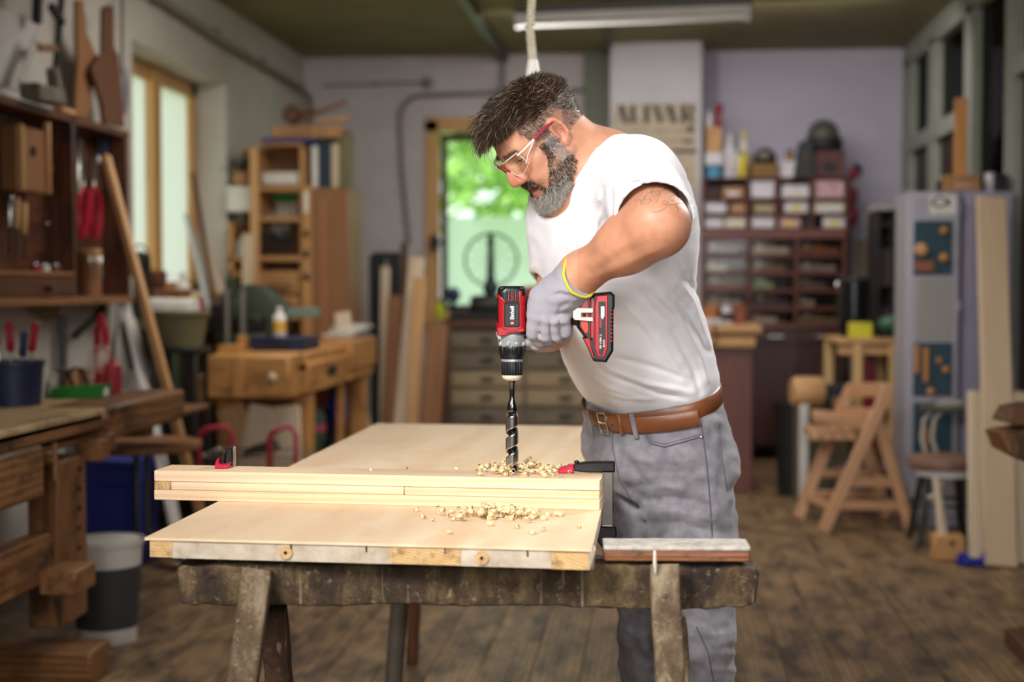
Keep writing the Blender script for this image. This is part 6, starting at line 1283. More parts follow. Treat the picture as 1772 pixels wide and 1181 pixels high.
for sx_ in (-.1, .1): 
    for sy_ in (-.1, .1): q = MB(); q.bar(V((P(312, 600, 6.85).x + sx_, P(312, 600, 6.85).y + sy_, 0)), V((P(312, 600, 6.85).x + sx_, P(312, 600, 6.85).y + sy_, zz_ - .03)), .03, .03); q.build('leg', M_iron, stn)
# ---- second workbench, end on, with green iron vice
Y0 = 6.85; x0_, x1_ = PY(352, 650, Y0).x, PY(522, 650, Y0).x; zt2 = PY(440, 612, Y0).z
b2 = thing('joiners_bench', 'honey coloured joiners bench end on with a big wooden end vice', 'workbench', ((x0_ + x1_) / 2, Y0 + 1, 0))
M_honey = wood('honey_beech', 'b07a40', 'd09a5a', 1.0, .45, dirt='8a5a2e', dirtscale=6)
part('bench_top', M_honey, b2, ((x0_ + x1_) / 2, Y0 + .95, zt2 - .05), (x1_ - x0_ - .02, 1.6, .1), .006)
c, d = B_(358, 500, 616, 690, Y0 - .12, .22); vj = part('end_vice', M_honey, b2, c, d, .01); part('vice_cheek', M_honey, vj, (c.x - d[0] * .12, c.y - .112, c.z), (.05, .012, d[2] * .96), .003); q = MB(); q.ell((c.x + d[0] * .3, c.y - .112, c.z), (.022, .012, .022)); q.build('vice_plug', M_pale, vj)
c, d = B_(338, 362, 650, 700, Y0 - .05, .2); part('side_block', M_honey, b2, c, d, .006)
part('side_apron', M_honey, b2, (x1_ - .04, Y0 + .95, zt2 - .13), (.10, 1.6, .15), .006); q = MB(); q.box((x1_ + .012, Y0 + .62, zt2 - .12), (.006, .2, .05)); q.box((x1_ + .012, Y0 + 1.3, zt2 - .10), (.006, .05, .05)); q.build('apron_slots', M_dark, b2)
part('tail_vice', M_honey, b2, (x1_ - .08, Y0 + 1.42, zt2 - .06), (.22, .66, .17), .008)
for xx in (x0_ + .05, x1_ - .05):
    for yy_ in (Y0 + .25, Y0 + 1.6): part('leg', M_honey, b2, (xx, yy_, (zt2 - .1) / 2), (.09, .1, zt2 - .1), .006)
part('lower_shelf', M_honey, b2, ((x0_ + x1_) / 2, Y0 + .92, .22), (x1_ - x0_, 1.4, .03)); part('end_board', M_brownw, b2, ((x0_ + x1_) / 2, Y0 + .34, .5), (x1_ - x0_ - .1, .02, .56)); part('side_frame', M_honey, b2, (x1_ - .03, Y0 + .92, .24), (.05, 1.4, .06)); part('side_frame', M_honey, b2, (x1_ - .03, Y0 + 1.0, .5), (.04, .05, .5))
for px, ang_, m_, lab in ((420, -12, M_pale, 'pale triangular offcut leaning under the joiners bench, left'), (462, 28, M_pine, 'long pale board leaning slanted under the joiners bench'), (498, 4, M_pale, 'upright pale board under the right corner of the joiners bench')):
    p = P(px, 775, Y0 - .02 + (px - 460) * .0012 + .22); a = p + V((0, .02, -.25)); b = a + V((math.sin(R(-ang_)) * .45, .05, .45)); q = MB(); q.bar(a, b, .15, .02, (0, 1, 0)); tag(q.build('offcut', m_), lab, 'board')
# power tools in the bench's side bay
p = V((x1_ - .14, Y0 + .78, .236)); t = thing('router', 'dark green and black router with pink band in the side bay of the joiners bench', 'power tool', p)
q = MB(); q.lathe([(.07, 0), (.075, .02), (.05, .03), (.06, .12), (.075, .16), (.075, .28), (.05, .32)], p + V((0, 0, .02)), n=18); q.build('body', mat('tool_green', '3f5348', .45), t); q = MB(); q.lathe([(.077, .2), (.077, .24)], p + V((0, 0, .02)), n=18); q.build('band', mat('pink_band', 'b8566a', .5), t)
for sy_ in (-1, 1): q = MB(); q.ell(p + V((0, .1 * sy_, .16)), (.03, .035, .03)); q.build('handle', M_blk, t)
p = V((x1_ - .12, Y0 + 1.2, .236)); t = thing('blue_disc_sander', 'deep blue round guard tool beside the router in the bench bay', 'power tool', p); q = MB(); q.lathe([(.13, 0), (.14, .02), (.14, .05), (.1, .07)], p + V((0, 0, .3)), (1, 0, 0), 24); q.build('guard', mat('deep_blue', '1d2a86', .4), t); q = MB(); q.tube([p + V((0, 0, .3)), p + V((0, 0, .05)), p], [.05, .06, .08], 12); q.build('body', M_blk, t)
c, d = B_(432, 528, 594, 615, Y0 + .25, .34); cs = carton((c.x, c.y, zt2 + .035), (d[0], d[1], .068), M_navy, 'flat dark navy case lying on the joiners bench', 'flat_case', lab=M_blk)
bottle(P(484, 590, 7.35) * 1, .035, .155, M_paper, M_paper, 'white glue bottle with red and yellow label on the navy case', 'glue_bottle', lab=mat('red_yellow_label', 'c0392b', .5, nz=(8, 'e0b030', .05)))
bpy.data.objects['glue_bottle'].location.z = zt2 + .070
p = P(404, 612, 7.3); p.z = zt2; q = MB(); q.box(p + V((0, 0, .016)), (.14, .1, .03)); q.box(p + V((.05, 0, .05)), (.04, .08, .06)); tag(q.build('bench_hook', M_honey), 'small stepped wooden bench hook beside the navy case', 'bench hook')
p = V((x1_ - .14, Y0 + 1.5, zt2 + .028)); t = thing('paper_stack', 'crumpled white paper on the far right of the joiners bench', 'paper', p)
for k in range(4): part('sheet', M_paper, t, p + V((.02 * k, .02 * k, .012 + .018 * k)), (.18, .2, .012), .002, rot=.2 * k)
p = P(597, 590, 8.45); q = MB(); q.bar(V((p.x, p.y, zt2 + .027)), V((p.x - .02, p.y + .02, P(600, 540, 8.6).z)), .09, .03, (0, 1, 0)); tag(q.build('post_block', M_pale), 'short upright pale board at the far right end of the joiners bench', 'board')
q = MB(); a, b = P(614, 640, 9.0), PZ(660, 838, 0.01); q.bar(a, b, .025, .1, (0, 1, 0)); tag(q.build('leaning_board', M_pale), 'pale board leaning against the far end of the joiners bench', 'board')
# green iron machine on its pedestal
mo = P(425, 598, 7.6); g_ = thing('iron_machine', 'dark green cast iron machine with domed top standing on the joiners bench', 'machine', V((mo.x, mo.y, zt2)))
def mbx(name, m_, x0, x1, y0, y1, Y, dep, bev=.012): c, d = B_(x0, x1, y0, y1, Y, dep); return part(name, m_, g_, c, d, bev)
c_, d_ = B_(372, 455, 578, 606, 7.5, .4); part('bed', M_green, g_, (c_.x, c_.y, zt2 + .001 + (c_.z + d_[2] / 2 - zt2) / 2), (d_[0], .4, c_.z + d_[2] / 2 - zt2), .01); mbx('column', M_green, 378, 410, 508, 585, 7.6, .15); mbx('head', M_iron, 362, 400, 525, 580, 7.55, .2); mbx('gearbox', M_iron, 405, 450, 545, 578, 7.5, .25)
q = MB(); p = PY(440, 545, 7.7); q.lathe([(.17, -.08), (.19, -.06), (.19, .06), (.15, .08)], p + V((0, 0, -.02)), (0, -1, 0), 28); q.build('dome', M_green, g_)
for px in (393, 420): q = MB(); q.tube([PY(px, 500, 7.42), PY(px, 598, 7.42)], .022, 10); q.build('rod', mat('worn_steel', '8f887f', .35, .8), g_)
q = MB(); q.bar(PY(485, 541, 7.7), PY(552, 541, 7.7), .04, .05); q.build('arm', mat('pale_green_paint', '74897a', .5), g_); q = MB(); q.tube([PY(400, 480, 7.6), PY(400, 510, 7.6)], .03, 10); q.build('knob', M_green, g_)
for px, py, r_, m_, lab in ((350, 565, .045, M_iron, 'dark iron wheel lying by the green machine'),): p = P(px, py, 7.3); p.z = zk + .03; t = thing('iron_ring', lab, 'wheel', V((-2.45, 7.3, zk))); q = MB(); q.tube([V((-2.45, 7.3, zk + .02)) + V((.07 * math.cos(a), .07 * math.sin(a), 0)) for a in [i * .45 for i in range(14)]], .014, 6, closed=True); q.build('rim', M_iron, t); q = MB(); q.bar((-2.52, 7.3, zk + .02), (-2.38, 7.3, zk + .02), .02, .015); q.bar((-2.45, 7.23, zk + .02), (-2.45, 7.37, zk + .02), .02, .015); q.build('spokes', M_iron, t)
# ---- red tube trolley in front of that bench
Yc = 6.35; M_redt = mat('red_tube', 'a8253a', .35); p0 = PY(345, 800, Yc); p1 = PY(512, 800, Yc); zt3 = PY(430, 742, Yc).z; zb3 = .12
tr3 = thing('wire_trolley', 'trolley with red tube hoops and wire basket under the joiners bench', 'trolley', ((p0.x + p1.x) / 2, Yc + .15, 0))
for xx, wd_ in ((p0.x, .15), (PY(466, 800, Yc).x, .12)):
    q = MB(); q.tube([(xx, Yc, 0.03), (xx, Yc, zt3 - .05), (xx + .015, Yc, zt3 - .015), (xx + .05, Yc, zt3), (xx + wd_ - .03, Yc + .02, zt3 + .01), (xx + wd_, Yc + .02, zt3 - .03), (xx + wd_, Yc + .02, .03)], .013, 8); q.build('hoop', M_redt, tr3)
for zz_ in (zb3, (zb3 + zt3) / 2 - .02, zt3 - .13):
    q = MB(); q.tube([(p0.x, Yc, zz_), (p1.x, Yc, zz_), (p1.x, Yc + .3, zz_), (p0.x, Yc + .3, zz_)], .004, 6, closed=True); q.build('basket_rail', M_chrome, tr3)
q = MB()
for k in range(26): xx = p0.x + (p1.x - p0.x) * k / 25; q.tube([(xx, Yc, zb3), (xx, Yc, zt3 - .13)], .0018, 4)
o = q.build('basket_wires', M_chrome, tr3); o['kind'] = 'stuff'
part('basket_floor', M_brownw, tr3, ((p0.x + p1.x) / 2, Yc + .15, zb3 - .005), (p1.x - p0.x, .3, .01))
carton(((p0.x * .7 + p1.x * .3), Yc + .15, zb3 + .11), (.14, .2, .2), mat('mauve_fabric', '8a6468', .8), 'mauve box in the red trolley, left', 'fabric_box'); carton(((p0.x * .3 + p1.x * .7), Yc + .14, zb3 + .09), (.13, .2, .16), mat('pale_pink_box', 'c4a3a0', .7), 'pale pink box in the red trolley, right', 'fabric_box'); q = MB(); q.hexa([((p0.x + p1.x) / 2 - .06, Yc + .08, zt3 - .14), ((p0.x + p1.x) / 2 + .1, Yc + .08, zt3 - .12), ((p0.x + p1.x) / 2 + .1, Yc + .24, zt3 - .12), ((p0.x + p1.x) / 2 - .06, Yc + .24, zt3 - .14)], [((p0.x + p1.x) / 2 - .03, Yc + .1, zt3 - .10), ((p0.x + p1.x) / 2 + .07, Yc + .1, zt3 - .07), ((p0.x + p1.x) / 2 + .07, Yc + .22, zt3 - .07), ((p0.x + p1.x) / 2 - .03, Yc + .22, zt3 - .10)]); tag(q.build('dark_cloth_pad', M_iron), 'dark grey pad lying across the red trolley basket', 'pad')
bpy.data.objects['dark_cloth_pad'].location.z -= .0
# ---- tool rack in the back left corner
Yr = 8.74; M_rack = wood('rack_wood', 'a97a48', 'cb9962', 1.0, .5); M_rackd = wood('rack_dark', '7c5431', '9a6c44', 1.0, .5)
x0r, x1r, x2r, x3r = [PY(p_, 400, Yr).x for p_ in (394, 446, 524, 604)]; zr1, zr0 = PY(480, 322, Yr).z, PY(480, 545, Yr).z
rk = thing('tool_rack', 'tall wooden tool rack and cupboard in the far left corner', 'rack', ((x0r + x3r) / 2, Yr + .2, 0))
def rp(name, m_, xa, xb, za, zb_, ya=Yr, yb=Yr + .35, bev=.004, par=rk): return part(name, m_, par, ((xa + xb) / 2, (ya + yb) / 2, (za + zb_) / 2), (abs(xb - xa), yb - ya, abs(zb_ - za)), bev)
rp('back_panel', M_rackd, x0r, x2r, .1, PY(480, 250, Yr).z, Yr + .32, Yr + .35)
for xx in (x0r, x1r - .03, x2r - .02): rp('upright', M_rack, xx, xx + .035, 0, PY(480, 255 if xx > x0r else 385, Yr).z)
for yp_ in (322, 375, 443, 470, 545): rp('shelf', M_rack, x0r if yp_ > 380 else x1r, x2r, PY(480, yp_ + 9, Yr).z, PY(480, yp_, Yr).z)
rp('shelf', M_rack, x1r, x2r, PY(480, 252, Yr).z, PY(480, 246, Yr).z)
for yp_ in (480, 512): d_ = rp('drawer', M_rack, x1r + .01, x2r - .03, PY(480, yp_ + 28, Yr).z, PY(480, yp_, Yr).z, Yr - .01, Yr + .25); q = MB(); q.ell(((x1r + x2r) / 2, Yr - .02, PY(480, yp_ + 14, Yr).z), (.09, .02, .035)); q.build('scoop_handle', M_rackd, d_)
dr_r = rp('door', M_rackd, x2r + .03, x3r, .1, PY(560, 325, Yr).z, Yr - .02, Yr + .4)
rp('door_panel', mat('faded_red_panel', '9c5b45', .6, nz=(5, 'a8774c', .3)), x2r + .12, x3r - .14, .3, PY(560, 345, Yr).z, Yr - .028, Yr - .018, par=dr_r); rp('door_stile', M_rack, x2r - .0, x2r + .06, .1, PY(560, 322, Yr).z, Yr - .03, Yr + .1, par=dr_r)
for yp_ in (350, 405, 440, 480): q = MB(); q.box((x2r + .03, Yr - .034, PY(540, yp_, Yr).z), (.03, .008, .045 if yp_ > 360 else .13)); q.build('label_plate', M_paper if yp_ < 360 else M_iron, dr_r)
q = MB(); q.bar((PY(440, 250, Yr - .06).x, Yr - .06, .5), (PY(440, 250, Yr - .06).x, Yr - .06, PY(440, 255, Yr - .06).z), .055, .03, (0, 1, 0)); q.build('front_post', M_pine, rk)
q = MB(); q.bar(PY(428, 510, Yr - .08), PY(430, 405, Yr - .08), .07, .03, (0, 1, 0)); q.build('front_post', M_pale, rk)
carton(B_(392, 438, 322, 366, Yr + .02, .25)[0], B_(392, 438, 322, 366, Yr + .02, .25)[1], M_paper, 'white paper box on the left side of the corner tool rack', 'white_box')
carton(B_(452, 518, 292, 314, Yr + .04, .22)[0] + V((0, 0, -.02)), B_(452, 518, 292, 314, Yr + .04, .22)[1], M_paper, 'cream roll box on the upper shelf of the corner tool rack', 'cream_box')
c, d = B_(474, 516, 320, 348, Yr + .3, .02); q = MB(); q.box((c.x, Yr + .3, c.z), (d[0], .01, d[2])); tag(q.build('green_card', mat('green_card', '2fae52', .6)), 'bright green card pinned inside the corner tool rack', 'card')
for x0, x1, y0, y1, lab, rz in ((478, 516, 350, 374, 'cream note pinned below the green card', 0), (470, 500, 378, 408, 'tilted white note pinned above the row of bits', .35), (452, 470, 355, 378, 'small white note pinned left of the green card', -.2)):
    c, d = B_(x0, x1, y0, y1, Yr + .29, .02); q = MB(); q.box((c.x, Yr + .285, c.z), (d[0], .008, d[2]), Matrix.Rotation(rz, 3, 'Y')); tag(q.build('paper_note', M_paper), lab, 'note')
for k in range(9):
    p = PY(455 + 6 * k, 441, Yr + .05); p.z = PY(480, 443, Yr).z + .001; h_ = random.uniform(.08, .14); t = thing('drill_bit', ORD[k] + ' dark bit from the left on the right shelf of the corner rack', 'bit', p, 0, 'bits standing on the right rack shelf'); q = MB(); q.tube([p, p + V((0, 0, h_))], .009, 6); q.build('shank', M_iron, t); q = MB(); q.tube([p + V((0, 0, h_)), p + V((.002, 0, h_ + .03))], .012, 6); q.build('head', M_blk, t)
for k in range(7):
    p = PY(396 + 5.2 * k, 441, Yr + .05); p.z = PY(480, 443, Yr).z + .001; h_ = random.uniform(.13, .2); t = thing('chisel', ORD[k] + ' chisel from the left on the left shelf of the corner rack', 'chisel', p, 0, 'chisels standing on the left rack shelf'); q = MB(); q.bar(p, p + V((0, 0, h_ * .6)), .014, .006); q.build('blade', M_chrome, t); q = MB(); q.tube([p + V((0, 0, h_ * .6)), p + V((0, 0, h_))], .010, 6); q.build('handle', M_walnut, t)
def rtop(px0, px1, y0, y1, Y, dep, m_, label, name, cat): c, d = B_(px0, px1, y0, y1, Y, dep); q = MB(); q.box(c, d); return tag(q.build(name, m_), label, cat)
zt_r = PY(560, 325, Yr).z
t = thing('folder', 'dark blue folder with pale spine standing on the corner cupboard', 'folder', PY(560, 325, Yr)); c, d = B_(550, 571, 246, 325, Yr, .28); part('cover', mat('dark_teal_blue', '16293f', .5), t, c, d); c, d = B_(540, 550, 252, 325, Yr, .26); part('pages', M_paper, t, c, d)
rtop(573, 584, 250, 324, Yr + .02, .2, M_pale, 'pale board standing beside the dark blue folder', 'standing_board', 'board'); rtop(586, 601, 228, 324, Yr + .06, .2, M_olive, 'olive yellow board standing at the right end of the corner cupboard', 'standing_board', 'board')
c, d = B_(452, 546, 246, 250, Yr - .01, .3); q = MB(); q.box((c.x, c.y, PY(480, 243, Yr).z), (d[0], d[1], .03)); tag(q.build('blue_board', mat('indigo', '2c2a70', .5)), 'indigo blue flat board lying on top of the corner rack', 'board')
cr = thing('slatted_crate', 'slatted wooden crate on top of the corner rack', 'crate', PY(520, 240, Yr)); c, d = B_(470, 592, 216, 240, Yr + .03, .28)
part('floor', M_rackd, cr, (c.x, c.y, c.z - d[2] / 2 + .008), (d[0], d[1], .012))
for k in range(9): part('slat', M_rack, cr, (c.x - d[0] / 2 + d[0] * (k + .5) / 9, Yr + .03, c.z), (d[0] / 12, .012, d[2]))
part('back', M_rackd, cr, (c.x, Yr + .3, c.z), (d[0], .012, d[2]))
board(PY(500, 212, Yr + .1), PY(600, 176, Yr + .15), .05, .025, M_brownw, 'brown stick lying tilted up on the slatted crate', up=(0, 0, 1)); board(PY(548, 211, Yr + .2), PY(602, 205, Yr + .25), .07, .03, M_rack, 'short tan stick lying on the slatted crate', up=(0, 0, 1))
t = thing('wooden_mallet', 'dark round headed wooden mallet on top of the corner rack', 'mallet', PY(512, 208, Yr + .1)); q = MB(); q.lathe([(.05, -.05), (.06, -.03), (.06, .03), (.05, .05)], PY(506, 199, Yr + .06), (0, 1, 0), 16); q.build('head', M_walnut, t); q = MB(); q.tube([PY(520, 200, Yr + .1), PY(545, 192, Yr + .1)], .016, 8); q.build('handle', M_walnut, t)
p = PY(418, 320, Yr + .05); t = thing('dried_plant', 'bunch of dark dried plants above the white box in the corner', 'plant', p)
q = MB(); q.lathe([(.05, 0), (.06, .05), (.045, .08)], p, n=12); q.build('pot', M_card, t)
q = MB(); rr_ = random.Random(4)
for k in range(26): a_ = rr_.uniform(0, 6.28); l_ = rr_.uniform(.06, .17); q.tube([p + V((0, 0, .07)), p + V((math.cos(a_) * l_ * .4, math.sin(a_) * .04, .07 + l_ * .6)), p + V((math.cos(a_) * l_ * .9, math.sin(a_) * .06, .06 + l_ * .8))], [.004, .007, .002], 4)
o = q.build('leaves', mat('dried_leaf', '3c3a28', .8), t); o['kind'] = 'stuff'
# ---- timber leaning by the back window
for (x0, y0, x1, y1, Y, w_, th, m_, lab) in ((653, 442, 655, 760, 9.9, .11, .03, M_blk, 'black upright board at the left of the leaning timber'), (681, 442, 683, 760, 9.9, .09, .03, M_blk, 'second black upright board just right of the first black one'), (667, 462, 664, 760, 9.6, .06, .025, M_pale, 'narrow pale strip between the two black boards'), (683, 512, 674, 770, 9.2, .09, .03, M_brownw, 'mid brown round topped board leaning in front of the black boards'), (722, 446, 698, 775, 9.0, .10, .03, M_pale, 'tall pale board, left of the bright pair leaning by the window'), (726, 480, 715, 775, 8.8, .08, .025, M_pine, 'yellowish board in front of the tall pale board by the window'), (757, 562, 745, 775, 8.7, .12, .035, M_brownw, 'short honey brown board at the right of the leaning timber'), (700, 420, 697, 760, 10.1, .05, .04, M_walnut, 'dark reddish pole standing behind the leaning timber'), (773, 565, 768, 770, 9.1, .06, .03, M_walnut, 'dark narrow board beside the drawer chest')):
    a = P(x0, y0, Y); b = P(x1 + (x1 - x0) * .3, y1, Y); dv = (b - a); e = a + dv * ((.012 - a.z) / dv.z); q = MB(); q.bar(a, e, w_, th, (0, 1, 0)); tag(q.build('leaning_plank', m_), lab, 'plank', 'timber leaning by the back window')
q = MB(); q.bar(PY(645, 443, 9.9), PY(692, 443, 9.9), .03, .05); tag(q.build('cross_batten', M_blk), 'short black batten across the tops of the two black boards', 'batten')
# ---- chest of drawers and counter under the back window
Yd = 9.7; xa_, xb_ = PY(776, 600, Yd).x, PY(1052, 600, Yd).x; ztd = PY(880, 558, Yd).z
M_chest = wood('grey_chest', '6d6152', '857764', 1.0, .6, dirt='4c4438', dirtscale=5); M_chestl = wood('pale_drawer', '978566', 'ab9876', 1.0, .6)
ch = thing('drawer_chest', 'wide grey brown chest of shallow drawers under the back window', 'chest', ((xa_ + xb_) / 2, Yd + .35, 0))
part('carcass', M_chest, ch, ((xa_ + xb_) / 2, Yd + .37, ztd / 2), (xb_ - xa_, .66, ztd - .04), .004); part('top', M_walnut, ch, ((xa_ + xb_) / 2, Yd + .35, ztd - .01), (xb_ - xa_ + .06, .74, .05), .006)
rows = [572, 606, 641, 672, 705, 738, 772]; cols = [778, 908, 1050]
for i in range(6):
    for k in range(2):
        c, d = B_(cols[k] + 3, cols[k + 1] - 3, rows[i] + 3, rows[i + 1] - 3, Yd, .05); dd_ = part('drawer', M_chestl if i in (2, 3) else M_chest, ch, (c.x, Yd + .025, c.z), d, .004); q = MB(); q.box((c.x, Yd - .008, c.z), (.09, .016, .025)); q.build('cup_handle', M_iron, dd_)
zc_ = ztd + .016
def oc(px, Y=Yd + .3): p = PY(px, 540, Y); p.z = zc_; return p
p = oc(850, Yd + .46); t = thing('spoked_wheel', 'large thin rimmed wheel on a dark upright post in the back window', 'wheel', p); zc2 = PY(850, 450, p.y).z; rr_ = 46 / FPX * p.y
q = MB(); q.tube([p + V((rr_ * math.cos(a), 0, zc2 - zc_ + rr_ * math.sin(a))) for a in [i * math.pi / 16 for i in range(32)]], .009, 6, closed=True); q.build('rim', mat('rim_green_grey', '5d7568', .4, .5), t)
for k in range(6): a = k * math.pi / 6; q = MB(); q.tube([p + V((-rr_ * math.cos(a), 0, zc2 - zc_ - rr_ * math.sin(a))), p + V((rr_ * math.cos(a), 0, zc2 - zc_ + rr_ * math.sin(a)))], .003, 4); q.build('spoke', MATS['rim_green_grey'], t)
q = MB(); q.lathe([(.07, 0), (.06, .03), (.03, .06), (.03, .15), (.06, .2), (.05, .24), (.03, .3), (.022, .5), (.03, .55), (.012, .62)], p + V((0, -.03, 0)), n=14); q.build('post', mat('dark_teal_iron', '1d2f2d', .4, .4), t)
p = oc(784); t = thing('blue_grinder', 'small dark blue motor on a stand in the lower left of the back window', 'motor', p); q = MB(); q.ell(p + V((0, 0, .17)), (.055, .09, .055)); q.build('body', M_handb, t); q = MB(); q.lathe([(.05, 0), (.02, .02), (.02, .14)], p, n=12); q.build('stand', M_blk, t)
bottle(oc(762), .03, .14, mat('neon_yellow', 'cfd92a', .5), M_green, 'neon yellow bottle at the lower left of the back window'); bottle(oc(801), .025, .1, mat('plum', '4c2440', .5), M_blk, 'small plum coloured jar beside the blue motor')
p = oc(815, Yd + .13); t = thing('bench_grinder', 'long dark machine lying on the counter under the back window', 'machine', p); q = MB(); q.box(p + V((.12, 0, .03)), (.5, .2, .055)); q.build('base', M_blk, t); q = MB(); q.lathe([(.06, 0), (.07, .04), (.07, .2), (.05, .24)], p + V((.0, 0, .1)), (1, 0, 0), 16); q.build('body', M_iron, t); q = MB(); q.lathe([(.075, 0), (.075, .03)], p + V((.26, 0, .1)), (1, 0, 0), 18); q.build('wheel', M_iron, t)
p = oc(920); t = thing('red_tool_case', 'rounded red tool on the counter in the back window behind the drill', 'power tool', p); q = MB(); q.tube([p + V((-.14, 0, .12)), p + V((-.05, 0, .15)), p + V((.1, 0, .15))], [.05, .08, .09], 14); q.build('body', mat('soft_red', 'b23a3a', .45), t); q = MB(); q.box(p + V((0, 0, .03)), (.2, .12, .06)); q.build('foot', M_blk, t)
bottle(oc(936, Yd + .5), .04, .26, mat('bright_blue', '2d4f9c', .4), M_handb, 'blue bottle behind the red tool in the back window')
q = MB(); q.box(tuple(PY(752, 420, YB - .06)), (.05, .08, .12)); q.tube([PY(752, 420, YB - .08), PY(775, 420, YB - .08)], .015, 6); tag(q.build('window_catch', M_iron), 'dark iron catch on the left jamb of the back window', 'catch')
# ================================================================ RIGHT SIDE: poster, display cabinet, chair, lockers
# ---- poster on the pillar
M_poster = mat('poster_paper', 'c3b49c', .8, nz=(3, 'b5a68f', .3)); M_inkp = mat('poster_ink', '23241f', .7); M_inkf = mat('poster_ink_faded', '7d7260', .8)
yP = py_ - .004; c, d = B_(1060, 1205, 178, 640, yP - .002, .004); po = thing('poster', 'tall buff paper poster with black serif headline on the pillar', 'poster', (c.x, yP, c.z - d[2] / 2)); part('sheet', M_poster, po, (c.x, yP, c.z), d, .0005)
def pp(px, py, off=.004): p = PY(px, py, yP); return V((p.x, yP - off, p.z))
def stroke(q, x0, y0, x1, y1, w_, w2=None):
    a, b = pp(x0, y0), pp(x1, y1); s_ = yP / FPX; w2 = w2 or w_; h0, h1 = w_ * s_ / 2, w2 * s_ / 2
    q.add([a + V((-h0, 0, 0)), a + V((h0, 0, 0)), b + V((h1, 0, 0)), b + V((-h1, 0, 0)), a + V((-h0, .003, 0)), a + V((h0, .003, 0)), b + V((h1, .003, 0)), b + V((-h1, .003, 0))], [[0, 1, 2, 3], [7, 6, 5, 4], [0, 4, 5, 1], [1, 5, 6, 2], [2, 6, 7, 3], [3, 7, 4, 0]])
yt_, yb_ = 182, 213
def letter(kind, x):
    q = MB()
    if kind == 'A': stroke(q, x + 7, yt_, x + 15, yb_, 9); stroke(q, x + 6, yt_, x - 2, yb_, 1.6); stroke(q, x + 1, 203, x + 11, 203.2, 1.6); stroke(q, x - 6, yb_ - 1, x + 2, yb_ - .8, 1.4)
    if kind == 'L': stroke(q, x + 4, yt_, x + 4, yb_, 8.5); stroke(q, x + 12, yb_ - 6, x + 15, yb_, 2.2); stroke(q, x + 4, yb_ - 1.4, x + 4, yb_, 22)
    if kind == 'I': stroke(q, x + 4, yt_, x + 4, yb_, 8.5); stroke(q, x + 4, yt_, x + 4, yt_ + 1.6, 15); stroke(q, x + 4, yb_ - 1.6, x + 4, yb_, 15)
    if kind == 'V': stroke(q, x + 1, yt_, x + 9, yb_ - 1, 9, 7); stroke(q, x + 18, yt_, x + 10, yb_, 1.7); stroke(q, x + 1, yt_, x + 1, yt_ + 1.5, 14); stroke(q, x + 18, yt_, x + 18, yt_ + 1.5, 9)
    if kind == 'R': stroke(q, x + 4, yt_, x + 4, yb_, 8.5); stroke(q, x + 12, yt_, x + 12, yt_ + 2.2, 14); stroke(q, x + 19, yt_ + 1, x + 19, 196, 6.5); stroke(q, x + 12, 195.5, x + 12, 197.5, 12); stroke(q, x + 13, 198, x + 20, yb_, 7); stroke(q, x + 4, yb_ - 1.5, x + 4, yb_, 13)
    q.build('headline_letter', M_inkp, po, smooth=False)
for kd, x in (('A', 1068), ('L', 1091), ('I', 1115), ('V', 1133), ('A', 1152), ('R', 1179)): letter(kd, x)
q = MB()
for i in range(19): y_ = 226 + i * 18; rr_ = random.Random(i); x_ = 1068 + rr_.uniform(0, 6); n_ = 0
o_ = 0
for i in range(20):
    y_ = 227 + i * 17; rr_ = random.Random(i + 2); x_ = 1068.
    while x_ < 1196:
        w_ = rr_.uniform(3, 9)
        if rr_.random() < .72: stroke(q, x_ + w_ / 2, y_ - 2, x_ + w_ / 2, y_ + 2, w_ * .8)
        x_ += w_ + 1.5
o = q.build('small_print', M_inkf, po, smooth=False); o['kind'] = 'stuff'
q = MB(); q.lathe([(.026, 0), (.026, .003)], pp(1195, 224, .004), (0, -1, 0), 16); q.build('ink_spot', M_inkp, po); q = MB(); stroke(q, 1190, 242, 1190, 247, 20); stroke(q, 1185, 259, 1185, 265, 40); q.build('bold_line', M_inkp, po, smooth=False)
# ---- display cabinet against the back wall
M_mah = wood('mahogany', '5a3028', '7a4438', 1.0, .4); M_mahd = wood('mahogany_dark', '331a15', '4a2820', 1.0, .4)
Yk = 10.3
dc = thing('display_cabinet', 'wide mahogany cabinet with pigeonholes above glazed drawers and a dark base', 'cabinet', (PY(1345, 600, Yk).x, Yk + .25, 0))
def kc(name, m_, x0, x1, y0, y1, Y=Yk, dep=.5, par=dc, bev=.003): c, d = B_(x0, x1, y0, y1, Y, dep); return part(name, m_, par, c, d, bev)
kc('back', M_mahd, 1214, 1474, 306, 560, Yk + .44, .02)
for x_ in (1214, 1292, 1344, 1403, 1466): kc('upright', M_mah, x_, x_ + 5, 306, 396)
for y_ in (306, 343, 369, 395): kc('shelf', M_mah, 1214, 1472, y_, y_ + 4.5)
for x_ in (1214, 1294, 1375, 1458): kc('upright', M_mah, x_, x_ + 7, 399, 566)
kc('frieze', M_mah, 1214, 1466, 398, 414, Yk - .02)
for y_ in (441, 471, 501, 532, 560): kc('rail', M_mah, 1214, 1464, y_, y_ + 5)
M_dg = glassy('drawer_glass', 'eeeae6', 0, .015, .1)
cont = [[('9c8f84', .8), ('b5ab8e', .9), ('b0623a', .95)], [('d8d0c0', .5), ('a5805a', .8), ('2d3340', .85)], [('a85a30', .98), ('4aa85c', .5), ('8b7a6a', .6)], [('8e8468', .85), ('595061', .9), ('7a6a52', .35)], [('c08a52', .4), ('b8b0a0', .6), ('a89870', .95)]]
names = 'first second third'.split(); rn = 'top second middle fourth lowest'.split()
rs_ = [(415, 440), (446, 470), (476, 500), (506, 531), (537, 559)]; cs_ = [(1222, 1293), (1302, 1374), (1383, 1457)]
